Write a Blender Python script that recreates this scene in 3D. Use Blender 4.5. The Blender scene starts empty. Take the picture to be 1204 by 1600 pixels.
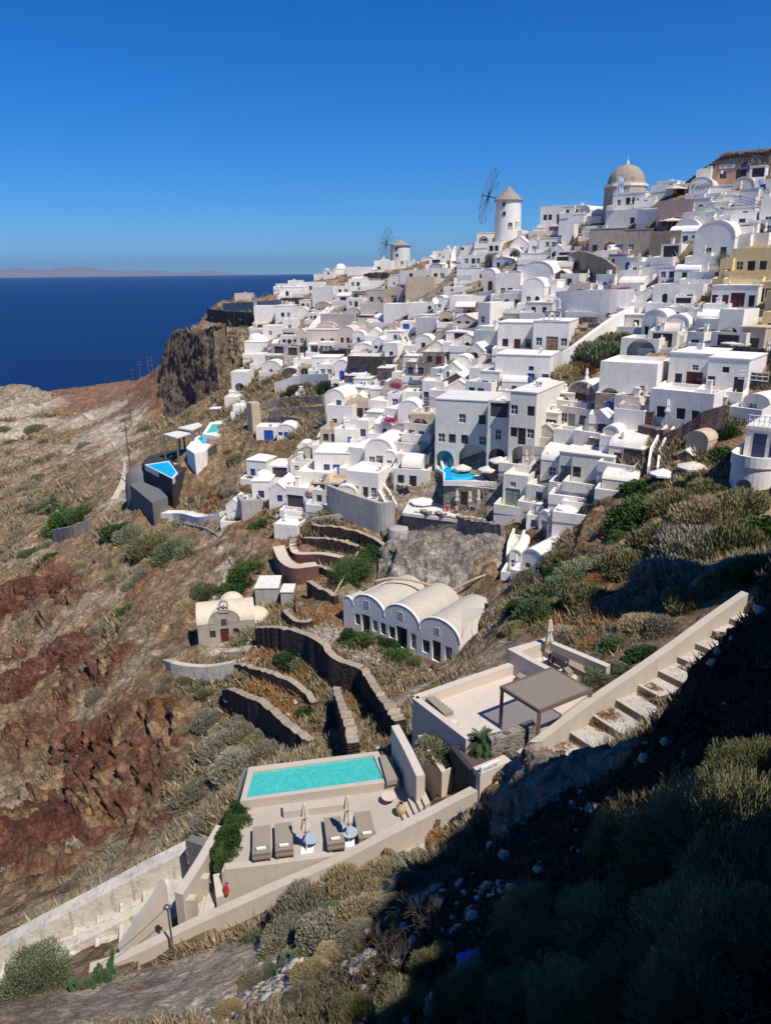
import bpy, math, random, re
import numpy as np
from math import radians, sin, cos, pi
from mathutils import Vector, Matrix
S = bpy.context.scene
col = S.collection
random.seed(7)
# ---------------------------------------------------------------- camera, sky, sun, exposure
F, CX, CY = 1155.0, 602.0, 800.0
PIT, ROLL = radians(18.0), radians(0.6)
cam_d = bpy.data.cameras.new('camera'); cam = bpy.data.objects.new('camera', cam_d); col.objects.link(cam)
cam_d.sensor_fit = 'VERTICAL'; cam_d.sensor_height = 36; cam_d.lens = F/1600*36
cam_d.clip_start = .2; cam_d.clip_end = 90000
fw = np.array([0, cos(PIT), -sin(PIT)]); r0 = np.array([1., 0, 0]); u0 = np.array([0, sin(PIT), cos(PIT)])
rt = cos(ROLL)*r0 - sin(ROLL)*u0; up = cos(ROLL)*u0 + sin(ROLL)*r0
cam.matrix_world = Matrix([[rt[i], up[i], -fw[i], 0] for i in range(3)] + [[0, 0, 0, 1]])
S.camera = cam
SUN_EL, SUN_AZ = radians(57), radians(38)      # azimuth measured from behind the viewer towards the right
sd = Vector((cos(SUN_EL)*sin(SUN_AZ), -cos(SUN_EL)*cos(SUN_AZ), sin(SUN_EL)))
W = bpy.data.worlds.new('World'); S.world = W; W.use_nodes = True
nt = W.node_tree; bg = nt.nodes['Background']
sky = nt.nodes.new('ShaderNodeTexSky'); sky.sky_type = 'NISHITA'; sky.sun_disc = False
sky.sun_elevation = SUN_EL; sky.sun_rotation = math.atan2(sd.x, sd.y)
sky.altitude = 100; sky.air_density = 1.0; sky.dust_density = 0.0; sky.ozone_density = 3.0
hs = nt.nodes.new('ShaderNodeHueSaturation'); hs.inputs['Saturation'].default_value = 1.10
mt_ = nt.nodes.new('ShaderNodeMix'); mt_.data_type = 'RGBA'; mt_.blend_type = 'MULTIPLY'; mt_.inputs[0].default_value = 1; mt_.inputs[7].default_value = (.31, .585, 1.03, 1)
nt.links.new(sky.outputs[0], mt_.inputs[6]); nt.links.new(mt_.outputs[2], hs.inputs['Color']); nt.links.new(hs.outputs[0], bg.inputs['Color'])
bg.inputs['Strength'].default_value = 0.099
sl = bpy.data.lights.new('sun', 'SUN'); sl.energy = 4.8; sl.angle = radians(.53); sl.color = (1, .955, .88)
so = bpy.data.objects.new('sun', sl); col.objects.link(so); so.rotation_euler = sd.to_track_quat('Z', 'Y').to_euler()
S.view_settings.view_transform = 'Standard'; S.view_settings.look = 'None'
S.view_settings.exposure = 0.12; S.view_settings.gamma = 1.0
S.cycles.max_bounces = 6; S.cycles.diffuse_bounces = 4; S.cycles.glossy_bounces = 2; S.cycles.transmission_bounces = 2; S.cycles.volume_bounces = 0
S.cycles.caustics_reflective = False; S.cycles.caustics_refractive = False

# ---------------------------------------------------------------- pixel <-> place
def ray(u, v):
    return fw + rt*(u-CX)/F - up*(v-CY)/F
def P(u, v, d): return ray(u, v)*d
def PZ(u, v, z):
    r = ray(u, v); return r*(z/r[2])
def proj(p):
    d = float(np.dot(p, fw)); return CX+F*np.dot(p, rt)/d, CY-F*np.dot(p, up)/d, d

# ---------------------------------------------------------------- noise
def _h(ix, iy, iz):
    n = (ix*374761393 + iy*668265263 + iz*2147483647 + 1013904223) & 0xffffffff
    n = ((n ^ (n >> 13))*1274126177) & 0xffffffff
    return ((n ^ (n >> 16)) & 0xffff)/65535.0
def vnoise(p):
    i = np.floor(p).astype(np.int64); f = p-i; f = f*f*(3-2*f)
    x, y, z = i[:, 0], i[:, 1], i[:, 2]; a, b, c = f[:, 0], f[:, 1], f[:, 2]
    def L(s, t, k): return s+(t-s)*k
    r = [[L(_h(x, y+j, z+k), _h(x+1, y+j, z+k), a) for j in (0, 1)] for k in (0, 1)]
    return L(L(r[0][0], r[0][1], b), L(r[1][0], r[1][1], b), c)*2-1
def fbm(p, o=4, ridge=False):
    s = 0; a = 1.; t = 0
    for k in range(o):
        n = vnoise(p*(2.03**k)+17.3*k)
        s = s + a*((1-2*np.abs(n)) if ridge else n); t += a; a *= .5
    return s/t

# ---------------------------------------------------------------- terrain control points: (u, v, depth)
CT = '''0 640 300;100 625 310;200 640 270;150 608 335;230 600 335;0 700 250;0 800 195;0 900 155;0 1000 128;0 1100 108;0 1200 92;0 1300 79;0 1400 66;0 1450 59
200 700 210;200 800 155;200 900 122;200 1000 101;200 1100 88;200 1150 82;200 1300 74;200 1390 54;100 1400 61;100 900 138;100 1000 115;100 1100 99;100 1200 87;100 1300 77;260 1335 47
300 900 112;300 1000 94;300 1100 82;300 1200 72;300 1280 64;350 1000 92;350 1120 76;350 1200 67;350 1260 57;270 1050 86;300 800 138;270 740 148;330 700 150;350 650 175;300 650 235;260 640 240;200 620 300
400 880 105;430 800 116;430 700 135;430 600 168;430 540 200;450 480 235;400 465 255;345 470 268;480 443 280;560 436 280;625 432 268;700 403 235;792 378 190;850 362 180;930 345 166;1000 324 152;1060 310 150;1150 292 140;1204 280 135
345 560 235;380 590 205;380 640 172;390 690 148
500 740 118;500 820 105;520 650 145;520 560 180;520 500 205;520 440 252;560 880 98;480 900 100;450 950 93;600 700 118;600 600 145;600 500 190;600 440 240
560 980 84;650 1045 76;620 870 97;720 860 95;720 900 89;720 940 86;700 815 98;715 740 104;720 640 112;750 560 125;750 500 140;800 450 160;850 430 162;900 400 160;960 388 152;850 385 178
880 700 95;880 760 89;860 830 86;820 890 83;780 760 95;950 650 92;1000 700 84;1000 600 98;1000 520 112;1000 450 128;1000 400 140;1100 550 98;1100 650 83;1100 450 115;1150 350 122;1180 750 66;1180 600 85;1180 500 100;1180 430 110
1000 780 76;950 850 70;850 950 62;800 970 62;1000 900 59;1100 850 60;1180 850 58;1050 950 51;1150 880 50;950 1000 50;760 1010 70;790 970 68
400 1080 75;480 1110 72;540 1140 66;440 1050 78;450 1170 64;620 1130 60;640 1080 66;590 1000 80;500 985 82;430 985 86;560 1150 60;740 1045 66
560 1160 46;480 1190 45;400 1215 45;360 1330 40;640 1180 42;700 1060 55
140 1560 28.5;300 1500 29.3;300 1540 27;420 1450 30;420 1485 27.5;500 1420 28.3;500 1460 26;602 1460 22.5;602 1600 15.6;602 1365 30;450 1590 20;100 1590 25;0 1575 30;300 1590 23.5;0 1600 25;-100 1600 24
680 1330 29.5;760 1270 31.4;840 1200 34;950 1110 37.5;1060 1030 40;1150 970 43.5;1120 960 45;700 1240 36;850 1140 38.5;980 1050 43;1000 1110 36.3;1000 1150 33;930 1150 34.5;880 1180 33.5;820 1215 32;1050 1085 35.5;1100 1010 40;700 1345 29;1030 1160 31;950 1180 31.5;1180 935 42
1204 890 20;1100 1010 19;1062 1120 18;1052 1195 18;960 1212 20.5;900 1230 22;850 1250 22;750 1350 22.5;790 1310 24;800 1400 15.5;1000 1400 13;1200 1400 11;1200 1200 15;1000 1600 10;1200 1600 8.5;800 1600 12.5
-150 640 330;-150 800 215;-150 1000 140;-150 1200 100;-150 1400 75;-150 1500 50;1400 250 140;1400 430 110;1400 600 90;1400 800 70;1350 900 55'''
pts = []
for t in re.split(r'[;\n]', CT):
    a = [float(k) for k in t.split()]
    if len(a) == 3: pts.append(P(*a))
def PW(x, y, z): pts.append(np.array([x, y, z], float))
for w in ((0, 0, -1.75), (0, -8, -1.5), (-6, 2, -7), (-12, 8, -17), (-16, 16, -25), (5, 3, -2.2), (4, -6, 0), (9, 7, -3), (12, 12, -5), (17, 17, -6), (7.9, 18.4, -15), (9.3, 20, -14.8), (11, 21.6, -14.2), (6.4, 20.2, -16.8), (13.2, 23.2, -14), (5, 21.6, -18.6), (16, 26, -13.5), (23, 25, -7), (30, 30, -6), (12, -2, 1), (22, 5, 3), (30, 14, 2), (40, 30, 0), (45, 45, -6),
          (-40, 10, -45), (-25, 0, -30), (-15, -8, -12), (50, 10, 4), (20, -15, 4)): PW(*w)
# behind the skyline the plateau dips and ends at the sea
for (u, v, d) in ((345, 470, 268), (400, 465, 255), (480, 443, 280), (560, 436, 280), (625, 432, 268), (700, 403, 235), (792, 378, 190), (850, 362, 180), (930, 345, 166), (1000, 324, 152), (1060, 310, 150), (1150, 292, 140), (1204, 280, 135), (1400, 250, 140)):
    q = P(u, v, d); n = q[:2]/np.hypot(q[0], q[1])
    for s, dz in ((12, -4.0), (45, -14)): PW(q[0]+n[0]*s, q[1]+n[1]*s, q[2]+dz)
    PW(q[0]+n[0]*110, q[1]+n[1]*110, -80); PW(q[0]+n[0]*150, q[1]+n[1]*150, -125)
for (u, v, d) in ((0, 628, 315), (80, 612, 330), (150, 604, 350), (235, 598, 355), (300, 590, 350), (-150, 625, 350)):
    q = P(u, v, d); n = q[:2]/np.hypot(q[0], q[1]); PW(*q)
    PW(q[0]+n[0]*12, q[1]+n[1]*12, q[2]-14); PW(q[0]+n[0]*60, q[1]+n[1]*60, -90); PW(q[0]+n[0]*110, q[1]+n[1]*110, -128)
pts = np.array(pts)
OC = np.array([0., -14.])
def lp(xy):
    q = xy-OC; r = np.hypot(q[:, 0], q[:, 1]); a = np.arctan2(q[:, 0], q[:, 1])
    return np.stack([a*1.0, np.log(r)*1.0], 1)
_c = lp(pts[:, :2]); _n = len(_c)
_A = np.hypot(_c[:, None, 0]-_c[None, :, 0], _c[:, None, 1]-_c[None, :, 1])
_M = np.zeros((_n+3, _n+3)); _M[:_n, :_n] = _A - 0.003*np.eye(_n); _M[:_n, _n] = 1; _M[:_n, _n+1:] = _c; _M[_n, :_n] = 1; _M[_n+1:, :_n] = _c.T
_w = np.linalg.solve(_M, np.concatenate([pts[:, 2], np.zeros(3)]))
PADS = []   # (polygon of xy, ztop): the ground is cut down to ztop inside the polygon
def inpoly(x, y, poly):
    c = np.zeros(x.shape, bool); n = len(poly)
    for i in range(n):
        x1, y1 = poly[i][:2]; x2, y2 = poly[(i+1) % n][:2]
        m = ((y1 > y) != (y2 > y)); t = (x2-x1)*(y-y1)/((y2-y1) or 1e-9)+x1
        c ^= m & (x < t)
    return c
def zt(xy):
    xy = np.atleast_2d(np.asarray(xy, float)); out = np.empty(len(xy))
    for s in range(0, len(xy), 40000):
        q = lp(xy[s:s+40000])
        K = np.hypot(q[:, None, 0]-_c[None, :, 0], q[:, None, 1]-_c[None, :, 1])
        out[s:s+40000] = K@_w[:_n] + _w[_n] + q@_w[_n+1:]
    for poly, z in PADS:
        m = inpoly(xy[:, 0], xy[:, 1], poly); out[m] = np.minimum(out[m], z)
    return out
def Z(x, y): return float(zt([[x, y]])[0])
_ds = np.exp(np.linspace(math.log(7), math.log(420), 700))
def HIT(u, v):
    r = ray(u, v); q = r[None, :]*_ds[:, None]; g = zt(q[:, :2])
    k = np.nonzero(q[:, 2] < g)[0]
    if len(k) == 0 or k[0] == 0: return None
    i = k[0]; a = q[i-1, 2]-g[i-1]; b = g[i]-q[i, 2]; d = _ds[i-1]+(_ds[i]-_ds[i-1])*a/(a+b)
    p = r*d; return p
def HITD(u, v, dflt=120):
    p = HIT(u, v)
    if p is None:
        for k in range(1, 60):
            q = HIT(u, v+3*k)
            if q is not None: return P(u, v, float(np.dot(q, fw))*(1+.002*k))
    return p if p is not None else P(u, v, dflt)
HAZE = 1.7e-5
# ---------------------------------------------------------------- materials
def newmat(name):
    m = bpy.data.materials.new(name); m.use_nodes = True
    return m, m.node_tree, m.node_tree.nodes['Principled BSDF']
def N(t, k, **a):
    n = t.nodes.new(k)
    for x, y in a.items():
        if x in n.inputs: n.inputs[x].default_value = y
        else: setattr(n, x, y)
    return n
def ramp(t, fac, stops):
    r = t.nodes.new('ShaderNodeValToRGB'); e = r.color_ramp.elements
    while len(e) < len(stops): e.new(.5)
    for i, (p, c) in enumerate(stops): e[i].position = p; e[i].color = (*c, 1)
    t.links.new(fac, r.inputs[0]); return r.outputs[0]
def mixc(t, fac, a, b, mode='MIX'):
    m = t.nodes.new('ShaderNodeMix'); m.data_type = 'RGBA'; m.blend_type = mode
    for s, v in ((m.inputs[0], fac), (m.inputs[6], a), (m.inputs[7], b)):
        if hasattr(v, 'is_output'): t.links.new(v, s)
        elif isinstance(v, (int, float)): s.default_value = v
        else: s.default_value = (*v, 1)
    return m.outputs[2]
def posn(t): return t.nodes.new('ShaderNodeNewGeometry').outputs['Position']
def noi(t, scale, det=4, rough=.55, vec=None):
    n = N(t, 'ShaderNodeTexNoise', Scale=scale, Detail=det, Roughness=rough); t.links.new(vec or posn(t), n.inputs['Vector']); return n.outputs['Fac']
def bump(t, b, h, s, d):
    n = N(t, 'ShaderNodeBump', Strength=s, Distance=d); t.links.new(h, n.inputs['Height']); t.links.new(n.outputs[0], b.inputs['Normal'])
def plaster(name, c, dirt=.12, rough=.85, bs=.35):
    m, t, b = newmat(name); k = tuple(x*(1-dirt*2.2) for x in c)
    f = ramp(t, noi(t, .9, 6, .65), [(.30, (0, 0, 0)), (.62, (1, 1, 1))])
    o = mixc(t, f, tuple(x*(1-dirt) for x in c), c)
    st = N(t, 'ShaderNodeMapping'); t.links.new(posn(t), st.inputs['Vector']); st.inputs['Scale'].default_value = (2.6, 2.6, .35)
    f2 = ramp(t, noi(t, 1.0, 5, .7, st.outputs[0]), [(.52, (0, 0, 0)), (.72, (1, 1, 1))])
    o = mixc(t, f2, o, k); t.links.new(o, b.inputs['Base Color']); b.inputs['Roughness'].default_value = rough
    bump(t, b, noi(t, 3.5, 5), bs, .06); return m
def stone(name, cols, mortar, scale=3.0, bs=.8, dist=.08, squash=1.6, cap=None):
    m, t, b = newmat(name)
    mp = N(t, 'ShaderNodeMapping'); t.links.new(posn(t), mp.inputs['Vector']); mp.inputs['Scale'].default_value = (1, 1, squash)
    v = N(t, 'ShaderNodeTexVoronoi', Scale=scale); t.links.new(mp.outputs[0], v.inputs['Vector'])
    v2 = N(t, 'ShaderNodeTexVoronoi', Scale=scale, feature='DISTANCE_TO_EDGE'); t.links.new(mp.outputs[0], v2.inputs['Vector'])
    s = t.nodes.new('ShaderNodeSeparateColor'); t.links.new(v.outputs['Color'], s.inputs[0])
    c = ramp(t, s.outputs[0], [(i/max(1, len(cols)-1), x) for i, x in enumerate(cols)])
    e = ramp(t, v2.outputs['Distance'], [(.02, (0, 0, 0)), (.09, (1, 1, 1))])
    c = mixc(t, e, mortar, c); c = mixc(t, .35, c, ramp(t, noi(t, .7, 5), [(.3, (.35, .35, .35)), (.7, (1, 1, 1))]), 'MULTIPLY')
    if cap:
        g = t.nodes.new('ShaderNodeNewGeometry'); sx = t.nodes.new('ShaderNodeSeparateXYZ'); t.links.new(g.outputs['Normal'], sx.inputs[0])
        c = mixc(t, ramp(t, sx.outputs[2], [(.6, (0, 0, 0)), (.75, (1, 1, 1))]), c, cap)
    t.links.new(c, b.inputs['Base Color']); b.inputs['Roughness'].default_value = .92
    bump(t, b, v2.outputs['Distance'], bs, dist); return m
def plain(name, c, rough=.6, metal=0, var=.0):
    m, t, b = newmat(name); b.inputs['Base Color'].default_value = (*c, 1); b.inputs['Roughness'].default_value = rough; b.inputs['Metallic'].default_value = metal
    if var:
        t.links.new(mixc(t, noi(t, 2.5, 5), tuple(x*(1-var) for x in c), tuple(min(1, x*(1+var)) for x in c)), b.inputs['Base Color'])
    return m
def water(name, c, scale=2.0):
    m, t, b = newmat(name); v = noi(t, scale, 3)
    w = N(t, 'ShaderNodeTexVoronoi', Scale=scale*1.1, feature='SMOOTH_F1'); t.links.new(posn(t), w.inputs['Vector'])
    ca = ramp(t, w.outputs['Distance'], [(.15, (0, 0, 0)), (.95, (.7, .7, .7))])  # caustic light pattern painted into the water colour
    t.links.new(mixc(t, ca, c, tuple(min(1, x*1.45+.03) for x in c)), b.inputs['Base Color']); b.inputs['Roughness'].default_value = .08
    b.inputs['Specular IOR Level'].default_value = .4; bump(t, b, v, .25, .05); return m
M = {}
M['W'] = plaster('white_plaster', (.86, .805, .72)); M['C'] = plaster('cream_plaster', (.76, .71, .62)); M['G'] = plaster('pale_grey_plaster', (.71, .67, .60))
M['B'] = plaster('taupe_plaster', (.50, .44, .38), .1); M['Y'] = plaster('ochre_plaster', (.80, .61, .31), .1); M['M'] = plaster('mauve_plaster', (.42, .28, .26), .12)
M['T'] = plaster('tan_plaster', (.56, .44, .31), .18); M['P'] = plaster('pink_plaster', (.62, .35, .25), .15); M['S'] = plaster('cement_plaster', (.42, .40, .37), .2, bs=.6)
M['Q'] = plaster('brownish_grey_plaster', (.42, .36, .28), .25, bs=.6); M['L'] = plaster('blush_plaster', (.66, .55, .47), .1)
M['K'] = stone('basalt_stone', [(.02, .02, .022), (.06, .055, .05), (.10, .09, .08)], (.03, .03, .03), 3.2)
M['R'] = stone('red_lava_stone', [(.07, .035, .03), (.13, .07, .06), (.19, .12, .10)], (.22, .19, .17), 3.4)
M['X'] = stone('mixed_stone', [(.10, .06, .05), (.22, .17, .14), (.30, .26, .22), (.14, .10, .08)], (.34, .31, .27), 3.0)
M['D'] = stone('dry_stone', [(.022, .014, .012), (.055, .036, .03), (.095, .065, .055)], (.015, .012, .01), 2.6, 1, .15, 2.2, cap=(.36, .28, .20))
M['F'] = stone('fort_stone', [(.05, .045, .04), (.09, .08, .07), (.13, .12, .10)], (.04, .035, .03), 3.5)
M['U'] = stone('tan_rubble_stone', [(.26, .19, .13), (.36, .28, .20), (.30, .23, .17)], (.38, .31, .23), 2.6, .5)
M['b'] = plain('blue_paint', (.02, .09, .42), .45, var=.15); M['r'] = plain('maroon_paint', (.11, .018, .02), .5, var=.2); M['g'] = plain('sage_paint', (.22, .24, .20), .5, var=.1)
M['n'] = plain('dark_paint', (.03, .025, .03), .5); M['t'] = plain('teal_paint', (.02, .13, .19), .5); M['o'] = plain('wood', (.30, .19, .11), .6, var=.2); M['w'] = plain('white_paint', (.75, .75, .73), .5)
M['p'] = plain('turquoise_paint', (.0, .25, .33), .5); M['y'] = plain('navy_paint', (.015, .025, .08), .5)
M['glass'] = plain('window_glass', (.06, .075, .09), .06); M['dark'] = plain('dim_interior', (.05, .05, .055), .9)
M['canvas'] = plain('cream_canvas', (.66, .58, .47), .9, var=.06); M['wcanvas'] = plain('white_canvas', (.80, .78, .74), .9); M['metal'] = plain('grey_metal', (.25, .25, .25), .45, .7)
M['taupe'] = plaster('taupe_screed', (.50, .43, .35), .07, .8, .15); M['deck'] = plaster('deck_screed', (.44, .375, .31), .05, .75, .12); M['terr'] = plaster('terrace_screed', (.58, .49, .41), .05, .8, .12)
M['cush'] = plain('taupe_cushion', (.28, .23, .17), .95, var=.08); M['towel'] = plain('towel', (.75, .72, .66), .9); M['steelw'] = plain('pale_blue_metal', (.38, .42, .46), .4)
M['poolw'] = water('pool_water', (.05, .38, .34), 4.5); M['poolb'] = water('bright_pool_water', (.0, .38, .62), 1.2); M['poolt'] = plain('pool_tile', (.10, .45, .42), .5)
M['black'] = plaster('black_plaster', (.035, .035, .038), .15); M['bgrey'] = plaster('dark_grey_plaster', (.15, .145, .14), .12)
M['brown'] = plain('brown_metal', (.14, .10, .075), .55); M['slat'] = plain('brown_slat', (.36, .29, .23), .6, var=.1)
M['red'] = plain('red_enamel', (.5, .02, .02), .3); M['clay'] = plain('terracotta', (.36, .15, .08), .8, var=.2); M['sand'] = plain('sand_clay', (.45, .33, .20), .85, var=.15)
M['skin'] = plain('skin', (.45, .27, .19), .6); M['pole'] = plain('old_wood', (.13, .10, .08), .85, var=.25); M['thatch'] = plain('thatch', (.30, .25, .20), .95, var=.3)
M['slate'] = plain('blue_lead', (.42, .31, .21), .8, var=.12); M['ww'] = plaster('whitewashed_stone', (.62, .555, .455), .28, .9, 1.0)
M['cob'] = stone('cobble_paving', [(.44, .39, .32), (.54, .49, .42), (.37, .33, .27)], (.56, .51, .44), 5.0, .9, .05, 1)
M['step'] = plaster('step_concrete', (.50, .44, .37), .15)
def foliage(name, a, b_, rough=.7):
    m, t, b = newmat(name)
    oi = t.nodes.new('ShaderNodeObjectInfo'); f = noi(t, 1.7, 3)
    mx = N(t, 'ShaderNodeMath', operation='ADD'); t.links.new(f, mx.inputs[0])
    s = N(t, 'ShaderNodeMath', operation='MULTIPLY_ADD'); t.links.new(oi.outputs['Random'], s.inputs[0]); s.inputs[1].default_value = .5; s.inputs[2].default_value = -.25
    t.links.new(s.outputs[0], mx.inputs[1])
    t.links.new(ramp(t, mx.outputs[0], [(.3, a), (.7, b_)]), b.inputs['Base Color']); b.inputs['Roughness'].default_value = rough
    b.inputs['Specular IOR Level'].default_value = .2
    return m
M['olive'] = foliage('olive_foliage', (.14, .135, .06), (.31, .28, .14)); M['straw'] = foliage('straw_foliage', (.32, .25, .14), (.46, .37, .21))
M['green'] = foliage('green_foliage', (.03, .065, .018), (.075, .13, .035)); M['grey'] = foliage('grey_foliage', (.19, .17, .12), (.34, .31, .23))
M['gorse'] = foliage('sage_foliage', (.10, .125, .06), (.25, .26, .15)); M['rust'] = foliage('rust_foliage', (.22, .11, .05), (.38, .20, .09))
M['twig'] = plain('twig', (.09, .065, .045), .9); M['pinkf'] = plain('pink_flower', (.45, .06, .16), .7)
M['cactus'] = foliage('cactus_skin', (.05, .09, .04), (.10, .15, .07))
def vcol(name, bs=.5, d=.1, rough=.95, sc=4, rocky=False):
    m, t, b = newmat(name); a = N(t, 'ShaderNodeAttribute', attribute_name='Col')
    c = mixc(t, .55, a.outputs['Color'], ramp(t, noi(t, sc, 6, .7), [(.28, (.35, .33, .32)), (.7, (1.25, 1.2, 1.15))]), 'MULTIPLY')
    c = mixc(t, .5, c, ramp(t, noi(t, sc*3.5, 4, .75), [(.34, (.3, .28, .26)), (.62, (1.35, 1.3, 1.25))]), 'MULTIPLY')
    hh = None
    if rocky:
        nv = N(t, 'ShaderNodeTexNoise', Scale=.9, Detail=5, Roughness=.7); t.links.new(posn(t), nv.inputs['Vector'])
        va = N(t, 'ShaderNodeVectorMath', operation='MULTIPLY_ADD'); t.links.new(nv.outputs['Color'], va.inputs[0]); va.inputs[1].default_value = (1.6, 1.6, 1.6); t.links.new(posn(t), va.inputs[2])
        for s_, k_ in ((.75, .75), (2.4, .6)):
            v1 = N(t, 'ShaderNodeTexVoronoi', Scale=s_); t.links.new(va.outputs[0], v1.inputs['Vector']); v2 = N(t, 'ShaderNodeTexVoronoi', Scale=s_, feature='DISTANCE_TO_EDGE'); t.links.new(va.outputs[0], v2.inputs['Vector'])
            sp = t.nodes.new('ShaderNodeSeparateColor'); t.links.new(v1.outputs['Color'], sp.inputs[0])
            c = mixc(t, k_, c, ramp(t, sp.outputs[0], [(0, (.55, .53, .5)), (.7, (1, 1, 1)), (1, (1.3, 1.27, 1.22))]), 'MULTIPLY'); c = mixc(t, k_*.8, c, ramp(t, v2.outputs['Distance'], [(.0, (.35, .32, .3)), (.13, (1, 1, 1))]), 'MULTIPLY'); hh = v2.outputs['Distance'] if hh is None else hh
    t.links.new(c, b.inputs['Base Color']); b.inputs['Roughness'].default_value = rough; b.inputs['Specular IOR Level'].default_value = .15
    if bs: bump(t, b, noi(t, sc*.6, 8, .7), bs, d)
    return m
M['ground'] = vcol('earth_and_rock', 1.0, .45, rocky=True); M['tuft'] = vcol('dry_scrub', 0); M['rub'] = vcol('loose_stone', .4, .05)

# ---------------------------------------------------------------- mesh helpers
class MB:
    def __init__(s): s.v = []; s.f = []; s.m = Matrix(); s.sm = []
    def add(s, vs, fs, smooth=False):
        o = len(s.v); s.v += [tuple(s.m@Vector(p)) for p in vs]; s.f += [[o+i for i in f] for f in fs]; s.sm += [smooth]*len(fs)
    def box(s, x0, x1, y0, y1, z0, z1):
        s.add([(x0, y0, z0), (x1, y0, z0), (x1, y1, z0), (x0, y1, z0), (x0, y0, z1), (x1, y0, z1), (x1, y1, z1), (x0, y1, z1)],
              [(0, 3, 2, 1), (4, 5, 6, 7), (0, 1, 5, 4), (1, 2, 6, 5), (2, 3, 7, 6), (3, 0, 4, 7)])
    def prism(s, poly, z0, z1, cap0=True):
        n = len(poly); a = sum(poly[i][0]*poly[(i+1) % n][1]-poly[(i+1) % n][0]*poly[i][1] for i in range(n))
        if a < 0: poly = poly[::-1]
        zz0 = z0 if isinstance(z0, (list, tuple)) else [z0]*n; zz1 = z1 if isinstance(z1, (list, tuple)) else [z1]*n
        if a < 0: zz0 = list(zz0)[::-1]; zz1 = list(zz1)[::-1]
        v = [(p[0], p[1], zz0[i]) for i, p in enumerate(poly)]+[(p[0], p[1], zz1[i]) for i, p in enumerate(poly)]
        f = [[i, (i+1) % n, n+(i+1) % n, n+i] for i in range(n)]+[list(range(n, 2*n))]
        if cap0: f.append(list(range(n))[::-1])
        s.add(v, f)
    def cyl(s, p0, p1, r0, r1=None, n=8, cap=True, smooth=True):
        p0, p1 = Vector(p0), Vector(p1); r1 = r0 if r1 is None else r1
        d = (p1-p0); 
        if d.length < 1e-6: return
        q = d.to_track_quat('Z', 'Y').to_matrix(); vs = []
        for p, r in ((p0, r0), (p1, r1)):
            for i in range(n):
                a = 2*pi*i/n; vs.append(p+q@Vector((r*cos(a), r*sin(a), 0)))
        s.add(vs, [[i, (i+1) % n, n+(i+1) % n, n+i] for i in range(n)], smooth)
        if cap: s.add(vs, [list(range(n))[::-1], list(range(n, 2*n))])
    def lathe(s, prof, n=16, c=(0, 0, 0), a0=0, a1=2*pi, smooth=True):
        full = abs(a1-a0-2*pi) < 1e-6; k = n if full else n+1; vs = []
        for r, z in prof:
            for i in range(k):
                a = a0+(a1-a0)*i/n; vs.append((c[0]+r*cos(a), c[1]+r*sin(a), c[2]+z))
        fs = []
        for j in range(len(prof)-1):
            for i in range(n):
                i2 = (i+1) % k; fs.append([j*k+i, j*k+i2, (j+1)*k+i2, (j+1)*k+i])
        s.add(vs, fs, smooth)
    def wall(s, pl, th, zt_, zb, closed=False):
        """a wall that follows the plan polyline pl, zt_/zb lists of top and bottom heights"""
        n = len(pl); L = []; 
        for i in range(n):
            a = Vector(pl[max(0, i-1)][:2]) if not closed else Vector(pl[i-1][:2]); b = Vector(pl[min(n-1, i+1)][:2]) if not closed else Vector(pl[(i+1) % n][:2])
            d = (b-a).normalized(); nn = Vector((-d.y, d.x))
            e1 = (Vector(pl[i][:2])-a); 
            k = 1.0
            if 0 < i < n-1 or closed:
                d1 = (Vector(pl[i][:2])-a).normalized(); k = 1/max(.45, abs(d1.dot(d)))
            L.append((Vector(pl[i][:2])+nn*th/2*k, Vector(pl[i][:2])-nn*th/2*k))
        vs = []
        for i in range(n):
            for q in L[i]: vs += [(q.x, q.y, zb[i]), (q.x, q.y, zt_[i])]
        fs = []
        for i in range(n-1 if not closed else n):
            a = 4*i; b = 4*((i+1) % n)
            fs += [[a, a+1, b+1, b], [a+2, b+2, b+3, a+3], [a+1, a+3, b+3, b+1], [a, b, b+2, a+2]]
        if not closed: fs += [[0, 2, 3, 1], [4*n-4, 4*n-3, 4*n-1, 4*n-2]]
        s.add(vs, fs)
    def mesh(s, name, mat):
        me = bpy.data.meshes.new(name); me.from_pydata(s.v, [], s.f); me.materials.append(M[mat] if isinstance(mat, str) else mat)
        if any(s.sm): me.polygons.foreach_set('use_smooth', s.sm)
        me.update(); return me
    def build(s, name, mat, parent=None):
        return link(name, s.mesh(name, mat), parent)
def link(name, me, parent=None):
    o = bpy.data.objects.new(name, me); col.objects.link(o)
    if parent: o.parent = parent
    return o
def fastmesh(name, v, f, mat, colr=None, smooth=False):
    me = bpy.data.meshes.new(name); v = np.ascontiguousarray(v, dtype=np.float32); f = np.ascontiguousarray(f, dtype=np.int32); k = f.shape[1]
    me.vertices.add(len(v)); me.vertices.foreach_set('co', v.ravel()); me.loops.add(f.size); me.loops.foreach_set('vertex_index', f.ravel())
    me.polygons.add(len(f)); me.polygons.foreach_set('loop_start', np.arange(0, f.size, k, dtype=np.int32)); me.update(calc_edges=True)
    if smooth: me.polygons.foreach_set('use_smooth', np.ones(len(f), bool))
    if colr is not None:
        a = me.attributes.new('Col', 'FLOAT_COLOR', 'POINT'); a.data.foreach_set('color', np.concatenate([colr, np.ones((len(colr), 1))], 1).astype(np.float32).ravel())
    me.materials.append(M[mat]); return me

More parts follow.
